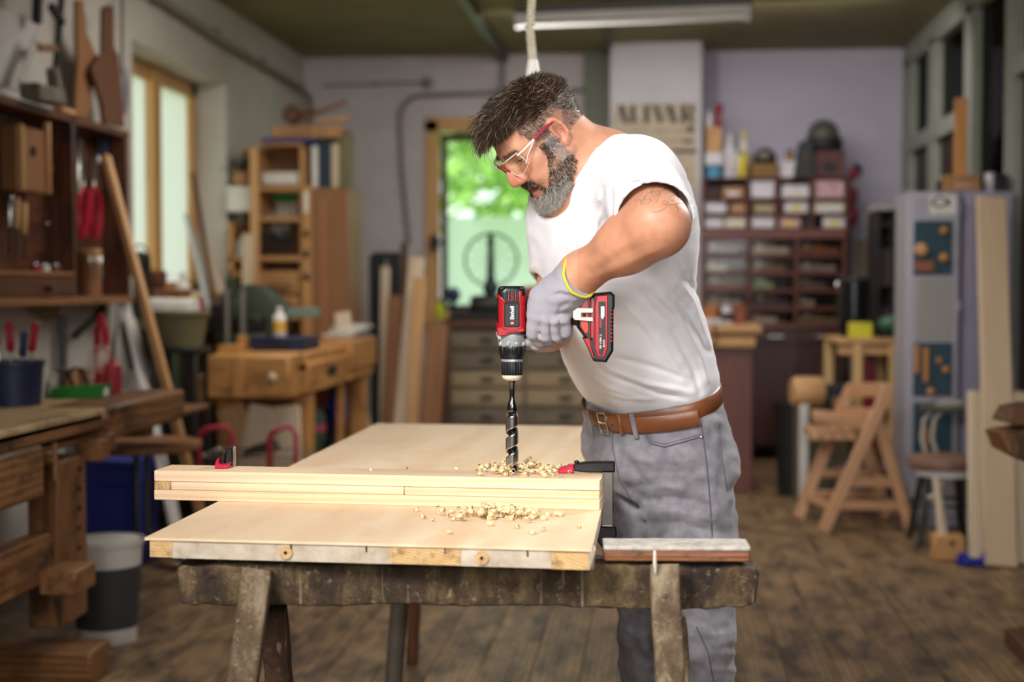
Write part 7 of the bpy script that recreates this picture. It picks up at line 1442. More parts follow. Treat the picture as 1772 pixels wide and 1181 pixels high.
for i in range(5):
    for k in range(3):
        (y0, y1), (x0, x1) = rs_[i], cs_[k]; kc('glass_front', M_dg, x0, x1, y0, y1, Yk - .0, .006)
        col, fw = cont[i][k]; wx = (x1 - x0) * fw; c, d = B_(x0 + 2, x0 + wx, y0 + 6, y1 - .2, Yk + .02, .2)
        t = thing('drawer_box', 'box seen behind glass in the %s row, %s column of the display cabinet' % (rn[i], names[k]), 'box', c - V((0, 0, d[2] / 2)), 0, 'boxes behind the cabinet glass'); m_ = mat('content_' + col, col, .6, nz=(14, 'd0c8bc' if (i + k) % 2 else '4a4038', .3))
        part('tray', m_, t, c + V((0, 0, -d[2] * .2)), (d[0], d[1], d[2] * .6), .004)
        for j in range(3): q = MB(); q.ell(c + V((d[0] * (-.3 + .3 * j), -.02, d[2] * .25)), (d[0] * .14, .05, d[2] * .28)); q.build('content', mat(['lime_bit', 'pale_bit', 'dark_bit'][j] if i == 2 and k == 1 else ['pale_bit', 'tan_bit', 'dark_bit'][j], ['b8c42a', 'd8d2c6', '2a2a30'][j] if i == 2 and k == 1 else ['d8d2c6', 'a07a52', '2a2a30'][j], .5), t)
kc('base', M_mahd, 1214, 1470, 566, 772, Yk + .02, .5)
for x0, x1 in ((1222, 1300), (1304, 1382), (1386, 1462)): dd_ = kc('door', M_mahd if x0 > 1230 else M_mah, x0, x1, 598, 768, Yk - .012, .03); q = MB(); p = PY(x1 - 8, 650, Yk - .02); q.tube([p + V((0, 0, .07)), p + V((0, -.02, .06)), p + V((0, -.02, -.06)), p + V((0, 0, -.07))], .008, 6); q.build('handle', M_chrome, dd_); 
for x0, x1 in ((1222, 1300), (1304, 1382), (1386, 1462)): dd_ = kc('drawer', M_mahd, x0, x1, 571, 594, Yk - .012, .03); c = PY((x0 + x1) / 2, 583, Yk - .02); q = MB(); q.tube([c + V((-.06, 0, 0)), c + V((-.05, -.02, 0)), c + V((.05, -.02, 0)), c + V((.06, 0, 0))], .007, 6); q.build('handle', M_chrome, dd_)
for yy_ in (572,): kc('worktop', M_mah, 1212, 1474, 562, 568, Yk - .03, .56)
# boxes in the pigeonholes
M_bx = dict(white=mat('box_white', 'dcd8dc', .6, nz=(20, 'cbc6ca', .2)), cream=mat('box_cream', 'cfc4ac', .6, nz=(20, 'e0d8c6', .2)), tan=mat('box_tan', 'b58a62', .7), rosy=mat('box_rose', 'd8bcbc', .6, nz=(40, 'b07a80', .12)), kraft=mat('box_kraft', 'a9977a', .7), dark=mat('box_dark', '232d2e', .6), maroon=mat('box_maroon', '3e1d1a', .6)); M_lemon = mat('lemon_label', 'd6c23c', .6)
for x0, x1, y0, y1, k, lb, lab in ((1220, 1248, 323, 342.5, 'maroon', None, 'dark maroon box at the left of the top pigeonhole row'), (1250, 1288, 324, 342.5, 'tan', 'white', 'tan box with white label in the first top pigeonhole'), (1299, 1341, 313, 342.5, 'white', None, 'tall white box in the second top pigeonhole'), (1352, 1401, 320, 342.5, 'white', 'cream', 'white box with cream label in the third top pigeonhole'), (1410, 1462, 312, 342.5, 'rosy', None, 'rose flowered box in the fourth top pigeonhole'),
                                 (1220, 1258, 347, 368.5, 'white', None, 'white box at the left of the middle pigeonhole row'), (1264, 1290, 352, 368.5, 'tan', None, 'small tan box second in the middle pigeonhole row'), (1304, 1341, 352, 368.5, 'kraft', None, 'kraft box third in the middle pigeonhole row'), (1357, 1399, 347, 368.5, 'white', 'lemon', 'white box with yellow label in the middle pigeonhole row'), (1409, 1462, 350, 368.5, 'cream', 'white', 'long cream box at the right of the middle pigeonhole row'),
                                 (1220, 1252, 374, 394.5, 'white', None, 'white box at the left of the bottom pigeonhole row'), (1254, 1291, 374, 394.5, 'cream', None, 'cream white box second in the bottom pigeonhole row'), (1300, 1341, 373, 394.5, 'white', None, 'white box third in the bottom pigeonhole row'), (1348, 1386, 375, 394.5, 'rosy', 'lemon', 'pinkish box with yellow label in the bottom pigeonhole row'), (1389, 1402, 375, 394.5, 'dark', None, 'dark green box in the bottom pigeonhole row'), (1424, 1463, 374, 394.5, 'white', 'lemon', 'white box with yellow label at the right of the bottom pigeonhole row')):
    c, d = B_(x0, x1, y0, y1, Yk + .03, .3); carton(c, d, M_bx[k], lab, 'storage_box', lab=M_lemon if lb == 'lemon' else M_bx[lb] if lb else None)
# on top of the cabinet
zk2 = PY(1340, 306, Yk).z + .001
def kt(px, dy=.2): p = PY(px, 300, Yk + dy); p.z = zk2; return p
def hz(p, px, y): return PY(px, y, p.y).z - p.z
p = kt(1235); tub(p, .055, .06, hz(p, 1235, 287), mat('sky_blue', '4f94b4', .5), 'sky blue tin at the left end on top of the display cabinet', 'blue_tin', cat='tin'); z1 = hz(p, 1235, 287)
q = p.copy(); q.z += z1 + .001; carton(q + V((0, .0, .045)), (.13, .16, .09), M_bx['white'], 'white box standing on the sky blue tin', 'white_box'); q.z += .09; zz = hz(p, 1235, 222) - z1 - .09; carton(q + V((0, 0, zz / 2)), (.115, .14, zz), mat('orange_box', 'b0754a', .6, nz=(9, 'c9a06a', .3)), 'orange brown picture box on the pile at the left of the cabinet top', 'picture_box')
q.z += zz; t = thing('red_figure', 'dark red standing bottle shape topping the pile at the left end of the cabinet', 'ornament', q + V((.035, 0, 0))); m = MB(); m.lathe([(.03, 0), (.035, .02), (.018, .08), (.02, .1), (.034, .13), (.03, .17), (.005, .18)], q + V((.035, 0, 0)), n=14); m.build('body', mat('dark_red', '8c2438', .5), t)
q2 = q + V((-.03, .05, 0)); bottle(q2, .025, .14, M_bx['white'], M_bx['white'], 'white pot with lid behind the red ornament', 'white_pot')
for px, y, r_, m_, cp_, lab in ((1262, 232, .04, M_bx['white'], M_bx['cream'], 'tall white bottle on the cabinet top beside the pile'), (1275, 262, .03, M_bx['white'], M_bx['white'], 'shorter white bottle on the cabinet top'), (1287, 226, .034, M_bx['cream'], M_lemon, 'cream bottle with yellow cap on the cabinet top')):
    p = kt(px); bottle(p, r_, hz(p, px, y), m_, cp_, lab, lab=M_lemon if px > 1280 else None)
p = kt(1284, .05); bottle(p, .03, hz(p, 1284, 262), M_lemon, M_handb, 'short yellow can with blue cap at the front of the cabinet top', 'can')
p = kt(1321); t = thing('sander_case', 'black machine on a mustard base on the cabinet top', 'machine', p); h_ = hz(p, 1321, 254)
part('base', mat('mustard', '7d5a22', .6), t, p + V((0, 0, h_ * .22)), (.19, .24, h_ * .44)); m = MB(); m.ell(p + V((.01, 0, h_ * .58)), (.085, .11, h_ * .38)); m.build('body', M_blk, t); m = MB(); m.ell(p + V((0, -.08, h_ * .68)), (.05, .05, h_ * .12)); m.build('badge', mat('khaki_grey', '8d8a78', .5), t)
p = kt(1364); h_ = hz(p, 1364, 280); carton(p + V((0, 0, h_ / 2)), (.125, .14, h_), M_bx['white'], 'small white box in the middle of the cabinet top', 'white_box'); q = p + V((.01, 0, h_)); t = thing('amber_jar', 'small amber jar standing on the white box on the cabinet', 'jar', q); m = MB(); m.lathe([(.025, 0), (.03, .03), (.022, .06), (.024, .075)], q, n=12); m.build('body', mat('amber', '9a6a24', .4), t); m = MB(); m.lathe([(.026, .07), (.026, .085)], q, n=12); m.build('lid', M_blk, t)
p = kt(1390, .1); t = thing('black_bag', 'slim black case standing on the cabinet top', 'case', p); h_ = hz(p, 1394, 246); m = MB(); m.hexa([p + V((-.07, -.1, 0)), p + V((.07, -.1, 0)), p + V((.07, .1, 0)), p + V((-.07, .1, 0))], [p + V((-.03, -.06, h_)), p + V((.06, -.06, h_)), p + V((.06, .06, h_)), p + V((-.03, .06, h_))]); m.build('body', M_blk, t); part('buckle', M_brownw, t, p + V((0, -.095, h_ * .55)), (.02, .02, .03))
p = kt(1433); h_ = hz(p, 1433, 263); t = carton(p + V((0, 0, h_ / 2)), (.205, .22, h_), mat('maroon_case', '5b2c26', .5), 'maroon wooden case on the right of the cabinet top', 'wooden_case', lab=M_blk)
q = p + V((-.035, 0, h_)); t = thing('dome_helmet', 'grey domed lamp hood on black base above the maroon case', 'helmet', q); hh = PY(1422, 207, q.y).z - q.z; m = MB(); m.lathe([(.10, 0), (.135, .02), (.14, hh * .35), (.125, hh * .4)], q, n=24); m.build('brim', M_blk, t); m = MB(); m.lathe([(.118, hh * .35), (.115, hh * .55), (.095, hh * .8), (.05, hh * .96), (.01, hh)], q, n=24); m.build('dome', mat('dome_grey', '4d4c42', .5), t)
for k, (y0, y1) in enumerate(((288, 312), (322, 352), (352, 392))): c, d = B_(1474, 1484, y0, y1, Yk + .1, .12); m = MB(); m.ell(c, (d[0] * .9, .05, d[2] / 2)); t = tag(m.build('red_strap_roll', mat('strap_red', '7d1a30', .6)), ['upper', 'middle', 'lowest'][k] + ' dark red strap roll hanging on the right side of the cabinet', 'strap')
m = MB(); m.tube([PY(1478, 284, Yk + .1), PY(1489, 292, Yk + .1), PY(1486, 304, Yk + .1)], .02, 8); tag(m.build('black_hook_strap', M_blk), 'black hook strap hanging at the upper right corner of the cabinet', 'strap')
# ---- little work table left of it, partly behind the man
Yt = 8.6; c, d = B_(1180, 1319, 563, 577, Yt, .55); wt = thing('work_table', 'small work table with two thick pale boards behind the man', 'table', (c.x, c.y, 0))
part('top', M_pine, wt, c, d, .006); c2, d2 = B_(1180, 1308, 583, 601, Yt + .02, .5); part('under_board', M_pine, wt, c2, d2, .006); part('pedestal', M_mah, wt, (c.x + .02, c.y + .02, c2.z / 2 - d2[2] / 4), (d[0] * .72, .4, c2.z - d2[2] / 2 - .002), .006)
ztt = c.z + d[2] / 2 + .001
def tt(px): p = PY(px, 563, Yt + .15); p.z = ztt; return p
p = tt(1258); bottle(p, .035, PY(1258, 524, p.y).z - ztt, M_bx['white'], M_chrome, 'white jar with metal band standing on the small work table', 'jar', lab=M_iron, neck=.85)
p = tt(1229); carton(p + V((0, .06, .055)), (.09, .1, .11), mat('orange_wood', 'b06a38', .6), 'orange wooden block at the left on the small work table', 'wooden_block'); p = tt(1281); carton(p + V((0, .06, .06)), (.07, .1, .12), mat('rust_wood', '8f4f34', .6), 'rust brown block at the right on the small work table', 'wooden_block'); p = tt(1226); part_ = carton(p + V((.01, -.08, .018)), (.15, .1, .034), M_bx['white'], 'flat white box at the front of the small work table', 'white_box')
m = MB(); m.tube([PY(1236, 560, Yt - .01), PY(1240, 585, Yt - .02), PY(1222, 612, Yt - .02)], .007, 6); tag(m.build('power_cable', mat('dark_red_cord', '4a1a22', .6)), 'dark red cord hanging over the edge of the small work table', 'cable')
# ---- side table with black drum and yellow box
Ys = 8.3; zst = PY(1500, 586, Ys).z; xa2, xb2 = PY(1444, 600, Ys).x, PY(1556, 600, Ys).x
sd = thing('side_table', 'light wooden side table beside the lockers carrying a black drum', 'table', ((xa2 + xb2) / 2, Ys + .25, 0)); M_lw = wood('light_birch', 'c49a60', 'dab77e', 1.0, .5)
part('top', M_pine, sd, ((xa2 + xb2) / 2, Ys + .25, zst - .015), (xb2 - xa2, .56, .03), .004); part('front_rail', M_pine, sd, ((xa2 + xb2) / 2, Ys + .02, zst - .065), (xb2 - xa2 - .04, .03, .06), .004); part('side_panel', M_handr, sd, ((xa2 + xb2) / 2 + .05, Ys + .4, zst / 2), (.12, .02, zst - .1), .004)
for xx, yy_ in ((xa2 + .03, Ys + .5), (PY(1484, 600, Ys).x, Ys), (xb2 - .03, Ys + .5), (xb2 - .03, Ys)): part('leg', M_lw, sd, (xx, yy_ + .0, (zst - .03) / 2), (.055, .05, zst - .031), .004)
p = V((PY(1477, 560, Ys + .3).x, Ys + .3, zst + .001)); hd2 = PY(1477, 480, p.y).z - zst; t = thing('black_drum', 'tall glossy black drum standing on the light side table', 'drum', p); m = MB(); m.lathe([(.085, 0), (.09, .01), (.09, hd2 * .3), (.086, hd2 * .31), (.086, hd2 * .34), (.09, hd2 * .35), (.09, hd2 * .93)], p, n=28); m.build('body', mat('glossy_black', '15171a', .2), t); m = MB(); m.lathe([(.094, hd2 * .92), (.094, hd2 * .97), (.08, hd2), (.01, hd2 + .004)], p, n=28); m.build('lid', M_blk, t); m = MB(); m.tube([p + V((-.09, 0, hd2 * .8)), p + V((-.105, -.02, hd2 * .86)), p + V((-.09, 0, hd2 * .92))], .006, 6); m.build('latch', M_chrome, t)
c, d = B_(1471, 1511, 559, 585, Ys + .03, .12); carton(V((c.x, c.y, zst + d[2] / 2 + .001)), d, mat('acid_yellow', 'd8d02c', .5), 'acid yellow box on the front of the side table', 'yellow_box')
p = V((PY(1542, 570, Ys + .2).x, Ys + .2, zst + .001)); t = thing('green_machine_part', 'dark green tool with rounded top on the right of the side table', 'tool', p); m = MB(); m.ell(p + V((0, 0, .075)), (.085, .1, .055)); m.build('cover', mat('bottle_green', '24513c', .45, nz=(12, '4a7a5a', .25)), t); part('base', M_blk, t, p + V((0, 0, .012)), (.15, .16, .024))
# dark narrow bookcase against the wall
Yn = 9.2; c, d = B_(1519, 1562, 362, 560, Yn, .4); bc2 = thing('narrow_bookcase', 'dark narrow glazed bookcase in the corner beside the lockers', 'bookcase', (c.x, c.y, 0)); zt4 = c.z + d[2] / 2
part('back', M_mahd, bc2, (c.x, Yn + .38, zt4 / 2), (d[0], .02, zt4), .003); part('top', mat('grey_top', 'a09a94', .6), bc2, (c.x, c.y, zt4 + .008), (d[0] + .04, .44, .03), .003); part('side', M_blk, bc2, (c.x - d[0] / 2, c.y, zt4 / 2), (.02, .4, zt4), .003); part('side', M_pipe_d, bc2, (c.x + d[0] / 2, c.y, zt4 / 2), (.02, .4, zt4), .003); part('mullion', M_blk, bc2, (c.x + .01, Yn, zt4 / 2), (.015, .02, zt4), .003)
for k in range(5): part('shelf', M_mahd, bc2, (c.x, c.y, .1 + k * (zt4 - .2) / 4), (d[0], .38, .02), .003)
rr_ = random.Random(2)
for k in range(3):
    for j in range(5): h_ = rr_.uniform(.18, .27); zb_ = .11 + (k + 1) * (zt4 - .2) / 4 + .001; hx = c.x - d[0] / 2 + .03 + j * (d[0] - .06) / 4.6; t = thing('book', 'dim dark spined book, %s from the left on the %s shelf of the narrow bookcase' % (ORD[j], ('lower', 'middle', 'upper')[k]), 'book', (hx, c.y, zb_), 0, 'books in the narrow dark bookcase'); part('cover', mat('book_%d' % (j % 3), ['5a4a48', '3d2730', '4a4a3c'][j % 3], .6), t, (hx, c.y - .05, zb_ + h_ / 2), (.024, .2, h_), .002); part('pages', M_paper, t, (hx, c.y - .045, zb_ + h_ / 2 + .002), (.018, .19, h_ - .002), .001)
# ---- grey lockers
Yl = 7.5; M_lock = mat('locker_grey', 'aaa7b2', .45, nz=(2, '9f9ca8', .3)); M_lock2 = mat('locker_lavender', '9a95a8', .45, nz=(2, '8f8a9e', .3)); M_teal = mat('teal_board', '1f4350', .55, nz=(5, '1a3843', .3))
c, d = B_(1565, 1664, 331, 884, Yl, .35); lk = thing('locker', 'grey steel locker with teal knob boards on its door', 'locker', (c.x, Yl + .17, 0)); h_ = c.z + d[2] / 2; xl0, xl1 = c.x - d[0] / 2, c.x + d[0] / 2
part('carcass', M_lock, lk, (c.x, Yl + .19, h_ / 2), (d[0], .36, h_), .006); dl_ = part('door', M_lock, lk, (c.x + .004, Yl - .004, h_ / 2 + .02), (d[0] - .03, .02, h_ - .08), .005)
def lp2(name, m_, x0, x1, y0, y1, off=.02, dep=.012, par=lk): c, d = B_(x0, x1, y0, y1, Yl - off, dep); return part(name, m_, par, c, d, .002)
xr2 = min(PY(1758, 400, Yl).x, 1.845); lk2 = thing('locker', 'lavender grey steel locker at the right behind the tall pale plank', 'locker', ((xl1 + xr2) / 2, Yl + .17, 0)); part('carcass', M_lock2, lk2, ((xl1 + xr2) / 2 + .004, Yl + .19, h_ / 2), (xr2 - xl1 - .012, .34, h_), .006); dd_ = part('door', M_lock2, lk2, ((xl1 + xr2) / 2 + .008, Yl + .01, h_ / 2 + .02), (xr2 - xl1 - .05, .02, h_ - .1), .005); part('handle', M_chrome, lk2, (xr2 - .05, Yl - .008, h_ * .5), (.02, .02, .1), .004)
q = MB()
for k in range(3): q.box((c.x, Yl - .015, h_ - .035 - .012 * k), (d[0] * .5, .003, .005), bev=.001)
sk = lp2('sticker', M_paper, 1609, 1655, 338, 371, .018, .003)
def sticker_ring():
    q = MB(); p = PY(1626, 350, Yl - .022); n = 14; r0, r1 = .022, .033
    a0, a1 = R(50), R(310); vs = []
    for i in range(n + 1):
        a = a0 + (a1 - a0) * i / n
        for r_ in (r0, r1): vs.append(p + V((r_ * 1.25 * math.cos(a), 0, r_ * .85 * math.sin(a))))
    q.add(vs, [[2 * i, 2 * i + 2, 2 * i + 3, 2 * i + 1] for i in range(n)])
    for k in (-.012, 0, .012): q.box(p + V((.038, 0, k)), (.03, .002, .007), bev=.0005)
    q.build('printed_mark', M_inkp, sk)
sticker_ring()
def knob(px, py, r_, m_=None, par=None): p = PY(px, py, Yl - .034); q = MB(); q.lathe([(r_, 0), (r_, .012), (r_ * .8, .022), (r_ * .3, .026)], p + V((0, .012, 0)), (0, -1, 0), 20); q.build('wooden_knob', m_ or M_pine, lk)
M_kb = mat('tan_knob', 'b0743c', .4, nz=(30, 'c98c4e', .3))
lp2('knob_board', M_teal, 1581, 1649, 382, 476); knob(1595, 432, .034, M_pine); knob(1634, 399, .02, M_kb); knob(1634, 446, .024, M_kb); lp2('wooden_plate', mat('reddish_plate', '8f5438', .5), 1584, 1617, 452, 470, .036, .014)
lp2('blank_panel', mat('grey_panel', '97948f', .5), 1586, 1649, 484, 588, .016, .006)
lp2('knob_board', M_teal, 1580, 1649, 593, 686); lp2('handle_strip', M_kb, 1583, 1591, 597, 646, .036, .014); lp2('handle_strip', M_kb, 1598, 1607, 602, 662, .036, .014); knob(1637, 640, .019, M_kb); knob(1625, 624, .015, M_kb); knob(1611, 678, .02, M_kb)
lp2('knob_board', M_teal, 1580, 1649, 697, 790); lp2('handle_strip', M_kb, 1598, 1606, 740, 778, .036, .014)
for px, py in ((1584, 386), (1645, 386), (1639, 470), (1636, 684)): p = PY(px, py, Yl - .036); q = MB(); q.lathe([(.006, 0), (.004, .004)], p + V((0, .016, 0)), (0, -1, 0), 8); q.build('board_screw', M_chrome, lk)
for py in (360, 530): p = PY(1660, py, Yl - .01); q = MB(); q.tube([p + V((0, 0, .03)), p + V((0, 0, -.03))], .009, 8); q.build('hinge', M_lock2, lk)
zl = h_ + .001
def lt(px, dy=.12): p = PY(px, 325, Yl + dy); p.z = zl; return p
c, d = B_(1634, 1699, 296, 325, Yl + .04, .2); carton(V((c.x, c.y, zl + d[2] / 2)), d, M_card, 'brown cardboard carton with pink print on the lockers', lab=mat('pink_print', 'c99a98', .7, nz=(60, 'b08458', .1)))
p = lt(1661, .28); q = MB(); q.bar(p, V((p.x, p.y, PY(1661, 170, p.y).z)), .062, .05, (0, 1, 0)); tag(q.build('square_post', wood('orange_post', 'b5783e', 'cf9556', 1.0, .5)), 'orange brown square timber post standing on the lockers', 'post')
p = lt(1713); bottle(p, .03, .1, M_bx['white'], M_bx['white'], 'white jar on the lockers right of the carton', 'jar', neck=.8); p = lt(1729); carton(p + V((0, 0, .045)), (.07, .1, .09), M_blk, 'small black box on the lockers at the right', 'black_box'); p = lt(1626); bottle(p, .018, .08, M_iron, M_chrome, 'small grey bottle at the left on the lockers', 'jar')
# ---- boards leaning at the right edge
for x0, y0, x1, y1, dt, db, w_, th, m_, lab in ((1715, 342, 1733, 980, 6.9, 6.3, .140, .03, wood('pine_plank', 'c9ad8c', 'd9c2a2', .8, .5, stretch=9), 'tall wide pale pine plank leaning against the lockers'), (1687, 678, 1689, 966, 6.75, 6.45, .068, .03, M_pale, 'short narrow pale plank left of the tall plank'), (1768, 680, 1772, 977, 6.7, 6.36, .075, .03, M_pale, 'pale plank at the right edge of the picture beside the tall plank')):
    a, b = P(x0, y0, dt), P(x1, y1, db); dv = b - a; e = a + dv * ((.006 - a.z) / dv.z); q = MB(); q.bar(a, e, w_, th, FWD); tag(q.build('pine_plank', m_), lab, 'plank', 'planks leaning on the lockers')
p = PZ(1680, 975, 0); t = thing('blue_clamp', 'deep blue plastic clamp lying at the foot of the planks', 'clamp', p); M_bl = mat('ultramarine', '1a2391', .4); q = MB(); q.prism([(-.07, 0), (-.065, .05), (-.03, .055), (-.01, .03), (.03, .03), (.05, .06), (.065, .05), (.065, .0)], p + V((0, -.05, 0)), (1, 0, 0), (0, 0, 1), .05, .004); q.build('jaw', M_bl, t); q = MB(); q.bar(p + V((-.05, -.08, .02)), p + V((.05, -.08, .02)), .03, .03); q.build('handle', M_bl, t)
p = PZ(1639, 968, 0); t = thing('wooden_mallet', 'big wooden mallet standing head down on the floor by the planks', 'mallet', p); s_ = .00262
q = MB(); q.box(p + V((0, 0, .058)), (.135, .09, .115), bev=.006); q.build('head', wood('beech', 'bf8c54', 'd3a269', 1.2, .5), t); q = MB(); q.lathe([(.011, 0), (.011, .004)], p + V((.012, -.045, .08)), (0, -1, 0), 12); q.build('bore', M_dark, t); q = MB(); q.tube([p + V((-.02, 0, .11)), p + V((-.035, .01, .25)), p + V((-.045, .02, .33)), p + V((-.055, .03, .37))], [.026, .02, .016, .012], 10); q.build('handle', M_pale, t); q = MB(); q.tube([p + V((-.055, .03, .37)), p + V((-.02, .03, .34)), p + V((-.04, .02, .29)), p + V((-.09, .02, .28))], .008, 6); q.build('rope_loop', M_pale, t)
# stool with bentwood back in front of the lockers
o_ = P(1632, 800, 6.9); o_ = V((o_.x, o_.y, 0)); zs_ = P(1632, 800, 6.9).z; t = thing('bentwood_stool', 'padded stool with pale bentwood back in front of the lockers', 'stool', o_)
q = MB(); q.lathe([(.02, -.03), (.15, -.03), (.172, -.01), (.17, .02), (.13, .035), (.01, .04)], o_ + V((0, 0, zs_)), n=28); q.build('seat', mat('seat_leather', '8a6a56', .5, nz=(6, '76584a', .3)), t); q = MB(); q.lathe([(.155, -.06), (.155, -.03)], o_ + V((.02, 0, zs_)), n=28); q.build('seat_ring', M_whiteb, t)
for off in (0, .05): q = MB(); q.tube([o_ + V((-.05 + off, .12, zs_)), o_ + V((-.075 + off, .15, zs_ + .1)), o_ + V((-.06 + off, .17, zs_ + .19)), o_ + V((-.0 + off, .18, zs_ + .26)), o_ + V((.07 + off, .18, zs_ + .28)), o_ + V((.13 , .17, zs_ + .24))], .011, 8); q.build('bent_back', mat('pale_grey_wood', 'a39a8e', .5), t)
q = MB(); q.tube([o_ + V((-.08, .17, zs_ + .25)), o_ + V((.05, .17, zs_ + .24)), o_ + V((.13, .17, zs_ + .25))], [.022, .016, .02], 8); q.build('arm_rest', mat('olive_grey_pad', '55564a', .6), t)
for a in (45, 135, 225, 315): dv = V((math.cos(R(a)), math.sin(R(a)), 0)); q = MB(); q.tube([o_ + dv * .11 + V((0, 0, zs_ - .04)), o_ + dv * .19], .016, 8); q.build('leg', M_iron, t)
q = MB(); q.tube([o_ + V((.15 * math.cos(a), .15 * math.sin(a), .2)) for a in [i * .45 for i in range(14)]], .008, 6, closed=True); q.build('foot_ring', M_iron, t)
# ---- folding step chair
M_bee = wood('chair_beech', 'b58560', 'cfa27c', 1.0, .45)
fcx = PZ(1480, 905, 0); fc = thing('step_chair', 'folding beech step chair with crossed legs on the open floor', 'chair', (fcx.x, fcx.y, 0))
def side(dn, top, footA, footB, crossB, nm):
    a, b = P(*top, dn), P(*footA, dn); dv = b - a; b = a + dv * ((.008 - a.z) / dv.z); q = MB(); q.bar(a, b, .026, .062, RGT); q.build('rear_leg', M_bee, fc)
    c_, d_ = P(*crossB, dn + .035), P(*footB, dn + .035); dv = d_ - c_; d_ = c_ + dv * ((.008 - c_.z) / dv.z); q = MB(); q.bar(c_, d_, .026, .058, RGT); q.build('front_leg', M_bee, fc)
    return a, b, c_, d_
n1 = side(7.2, (1540, 668), (1424, 920), (1576, 922), (1516, 715), 'near'); n2 = side(7.62, (1474, 668), (1382, 893), (1538, 900), (1480, 715), 'far')
def cross(t1, i, t2, j, w_, h_, name, m_=M_bee): 
    a = n1[i].lerp(n1[i + 1], t1); b = n2[i].lerp(n2[i + 1], t2); q = MB(); q.bar(a, b, w_, h_, (0, 0, 1)); q.build(name, m_, fc)
cross(.03, 0, .03, 0, .022, .075, 'back_rail'); cross(.2, 0, .2, 0, .022, .06, 'back_rail')
cross(.84, 0, .84, 0, .03, .04, 'rung'); cross(.62, 2, .62, 2, .03, .04, 'rung'); cross(.84, 2, .84, 2, .03, .045, 'rung')
for t_a, t_b in ((.66, .60), (.82, .80)): a = n1[0].lerp(n1[1], t_a); b = n1[2].lerp(n1[3], t_b); q = MB(); q.bar(a, b, .022, .045); q.build('side_bar', M_bee, fc); a = n2[0].lerp(n2[1], t_a); b = n2[2].lerp(n2[3], t_b); q = MB(); q.bar(a, b, .022, .045); q.build('side_bar', M_bee, fc)
zse = P(1460, 752, 7.3).z
for k in range(4):
    xa_f = P(1412 + 20 * k, 752, 7.2); q = MB(); q.bar(V((xa_f.x, xa_f.y + .02, zse)) , V((P(1412 + 20 * k - 12, 752, 7.6).x, P(1412 + 20 * k, 752, 7.6).y, zse)), .055, .045, (0, 0, 1)); q.build('seat_slat', M_bee, fc)
a = P(1408, 722, 7.22); b = P(1500, 735, 7.22); q = MB(); q.bar(a, b, .05, .05, UP); q.build('seat_frame', M_bee, fc); a = P(1405, 716, 7.55); b = P(1476, 722, 7.55); q = MB(); q.bar(a, b, .05, .04, UP); q.build('seat_frame', M_bee, fc)
# clutter behind the chair
p = V((P(1385, 780, 8.4).x, 8.4, 0)); tub(p + V((-.02, .2, 0)), .10, .13, .55, mat('bin_black', '1c1e1f', .4), 'black bin behind the step chair', 'waste_bin', cat='bin')
q = MB(); z_ = P(1392, 676, 8.0).z; q.lathe([(.07, 0), (.085, .02), (.085, .16), (.07, .18)], P(1370, 678, 8.0), (1, .15, 0), 20); lg2 = tag(q.build('log_round', M_pine), 'thick tan log round lying on the bin behind the step chair', 'log')
p = P(1414, 690, 8.25); carton(p, (.13, .12, .13), mat('leaf_green_box', '2d5c38', .6), 'dark green box behind the step chair beside the log', 'green_box'); p = P(1446, 690, 8.1); carton(p, (.11, .12, .16), mat('ink_blue_box', '1f2634', .6), 'dark blue box with tan label behind the step chair', 'blue_box', lab=M_card)
q = MB(); a = V((P(1391, 720, 7.95).x, P(1391, 720, 7.95).y, 0)); q.bar(a, V((a.x, a.y, P(1391, 700, 7.95).z)), .05, .04, (0, 1, 0)); tag(q.build('white_post', M_whiteb), 'short white painted post standing behind the step chair', 'post')
p = V((P(1420, 800, 8.2).x, P(1420, 800, 8.2).y, 0)); carton(p + V((0, 0, .3)), (.3, .22, .6), mat('olive_sack', '5a5540', .9), 'tall olive grey crate behind the step chair carrying small boxes', 'crate', cat='crate')
p = V((P(1500, 830, 7.95).x, P(1500, 830, 7.95).y, 0)); carton(p + V((0, 0, .12)), (.34, .28, .24), mat('dull_mauve', '6b5350', .8), 'dull mauve box on the floor under the step chair', 'floor_box')
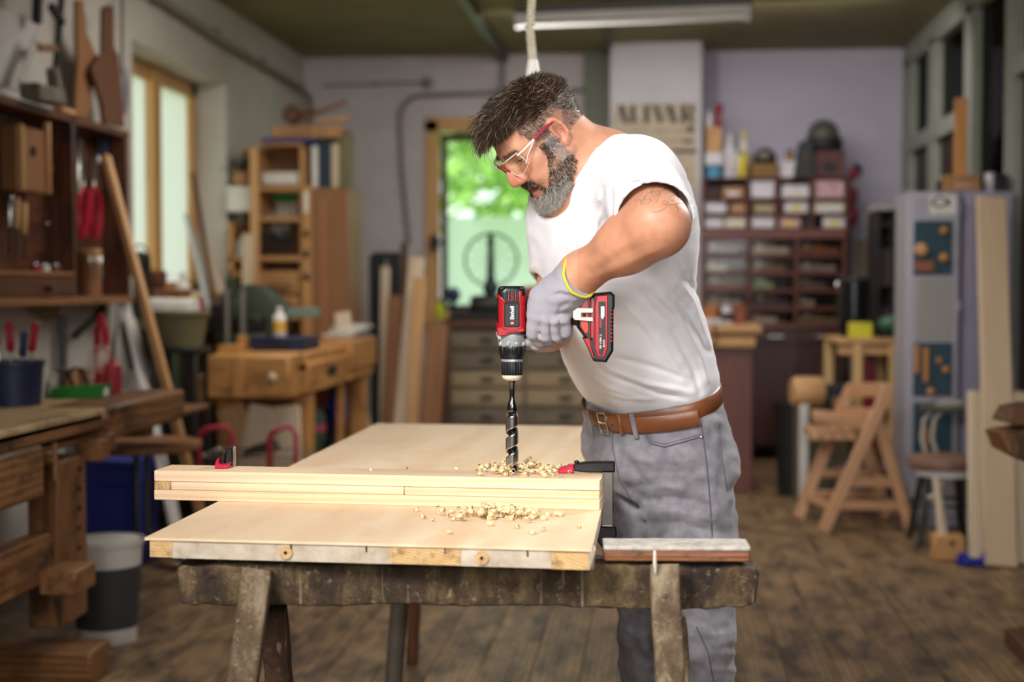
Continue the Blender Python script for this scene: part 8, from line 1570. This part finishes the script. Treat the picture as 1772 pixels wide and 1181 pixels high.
# ---- dark wooden vice ends jutting in at the right edge
Yv = 4.6; tv = thing('wooden_vice', 'dark chamfered wooden vice jaws jutting in at the right edge', 'vice', (P(1790, 760, Yv).x + .1, P(1790, 760, Yv).y, 0))
def vp(pts, dep, name, m_, d): 
    o = P(1772, 760, d); s_ = d / FPX; q = MB(); q.prism([((x - 1772) * s_, (760 - y) * s_) for x, y in pts], o + FWD * dep / 2, RGT, UP, dep, .003); return q.build(name, m_, tv)
vp([(1743, 733), (1757, 708), (1790, 702), (1860, 702), (1860, 737), (1760, 737)], .16, 'upper_jaw', M_walnut, Yv); vp([(1732, 752), (1745, 748), (1790, 742), (1860, 742), (1860, 812), (1790, 806), (1745, 783)], .16, 'lower_jaw', M_oak, Yv)
pv = P(1830, 760, Yv); part('post', M_walnut, tv, V((pv.x, pv.y + .08, (pv.z - .06) / 2)), (.1, .12, pv.z - .06), .005); part('foot', M_walnut, tv, V((pv.x, pv.y + .08, .03)), (.16, .5, .06), .006); q = MB(); q.tube([P(1800, 760, Yv) + FWD * .08 + UP * .06, P(1800, 760, Yv) + FWD * .08 - UP * .06], .015, 10); q.build('screw', M_iron, tv)
# ---- strip lamp on the ceiling and hanging cord behind the man's head
a, b = P(892, 41, 8.9), P(1300, 24, 8.6); zl_ = ZC - .10; fl = thing('strip_lamp', 'long unlit fluorescent strip lamp under the ceiling', 'lamp', V(((a.x + b.x) / 2, (a.y + b.y) / 2, zl_)))
a.z = b.z = zl_; q = MB(); q.bar(a, b, .09, .05, (0, 0, 1)); q.build('housing', M_whiteb, fl); q = MB(); q.tube([a + V((.03, -.02, -.045)), b + V((-.03, -.02, -.045))], .018, 12); q.build('tube', mat('lamp_tube', 'e4e2dc', .25), fl)
for e, s_ in ((a, 1), (b, -1)): q = MB(); q.box(e + V((.02 * s_, -.02, -.04)), (.03, .06, .06)); q.build('end_cap', M_whiteb, fl)
q = MB(); q.bar(a + V((0, 0, .05)), b + V((0, 0, .05)), .05, .05, (0, 0, 1)); q.build('mount', M_pipe_d, fl)
rope_t = P(920, 0, 3.6); rope_b = P(922, 136, 3.6); t = thing('hanging_rope', 'pale wrapped rope hanging from the ceiling behind the man\'s head', 'rope', rope_b)
pts = [V((rope_t.x - .015, rope_t.y, ZC - .005)), V((rope_t.x - .01, rope_t.y, ZC - .4)), rope_t, P(917, 50, 3.6), P(920, 85, 3.6), P(922, 110, 3.6)]
q = MB(); q.tube(pts, .0085, 10); q.build('core', mat('rope_white', 'ddd5c4', .8, nz=(40, 'c4b89e', .3)), t); q = MB(); cv = []
for i in range(len(pts) - 1):
    for j in range(40): f = j / 40; c_ = pts[i].lerp(pts[i + 1], f); th = (i * 40 + j) * 1.1; cv.append(c_ + RGT * (.009 * math.cos(th)) + FWD * (.009 * math.sin(th)))
q.tube(cv, .004, 5); q.build('winding', MATS['rope_white'], t); q = MB(); q.lathe([(.013, 0), (.018, -.03), (.019, -.06), (.012, -.075)], P(922, 104, 3.6), (0, 0, 1), 18); q.build('end_grip', mat('grip_white', 'f0ece2', .5), t)
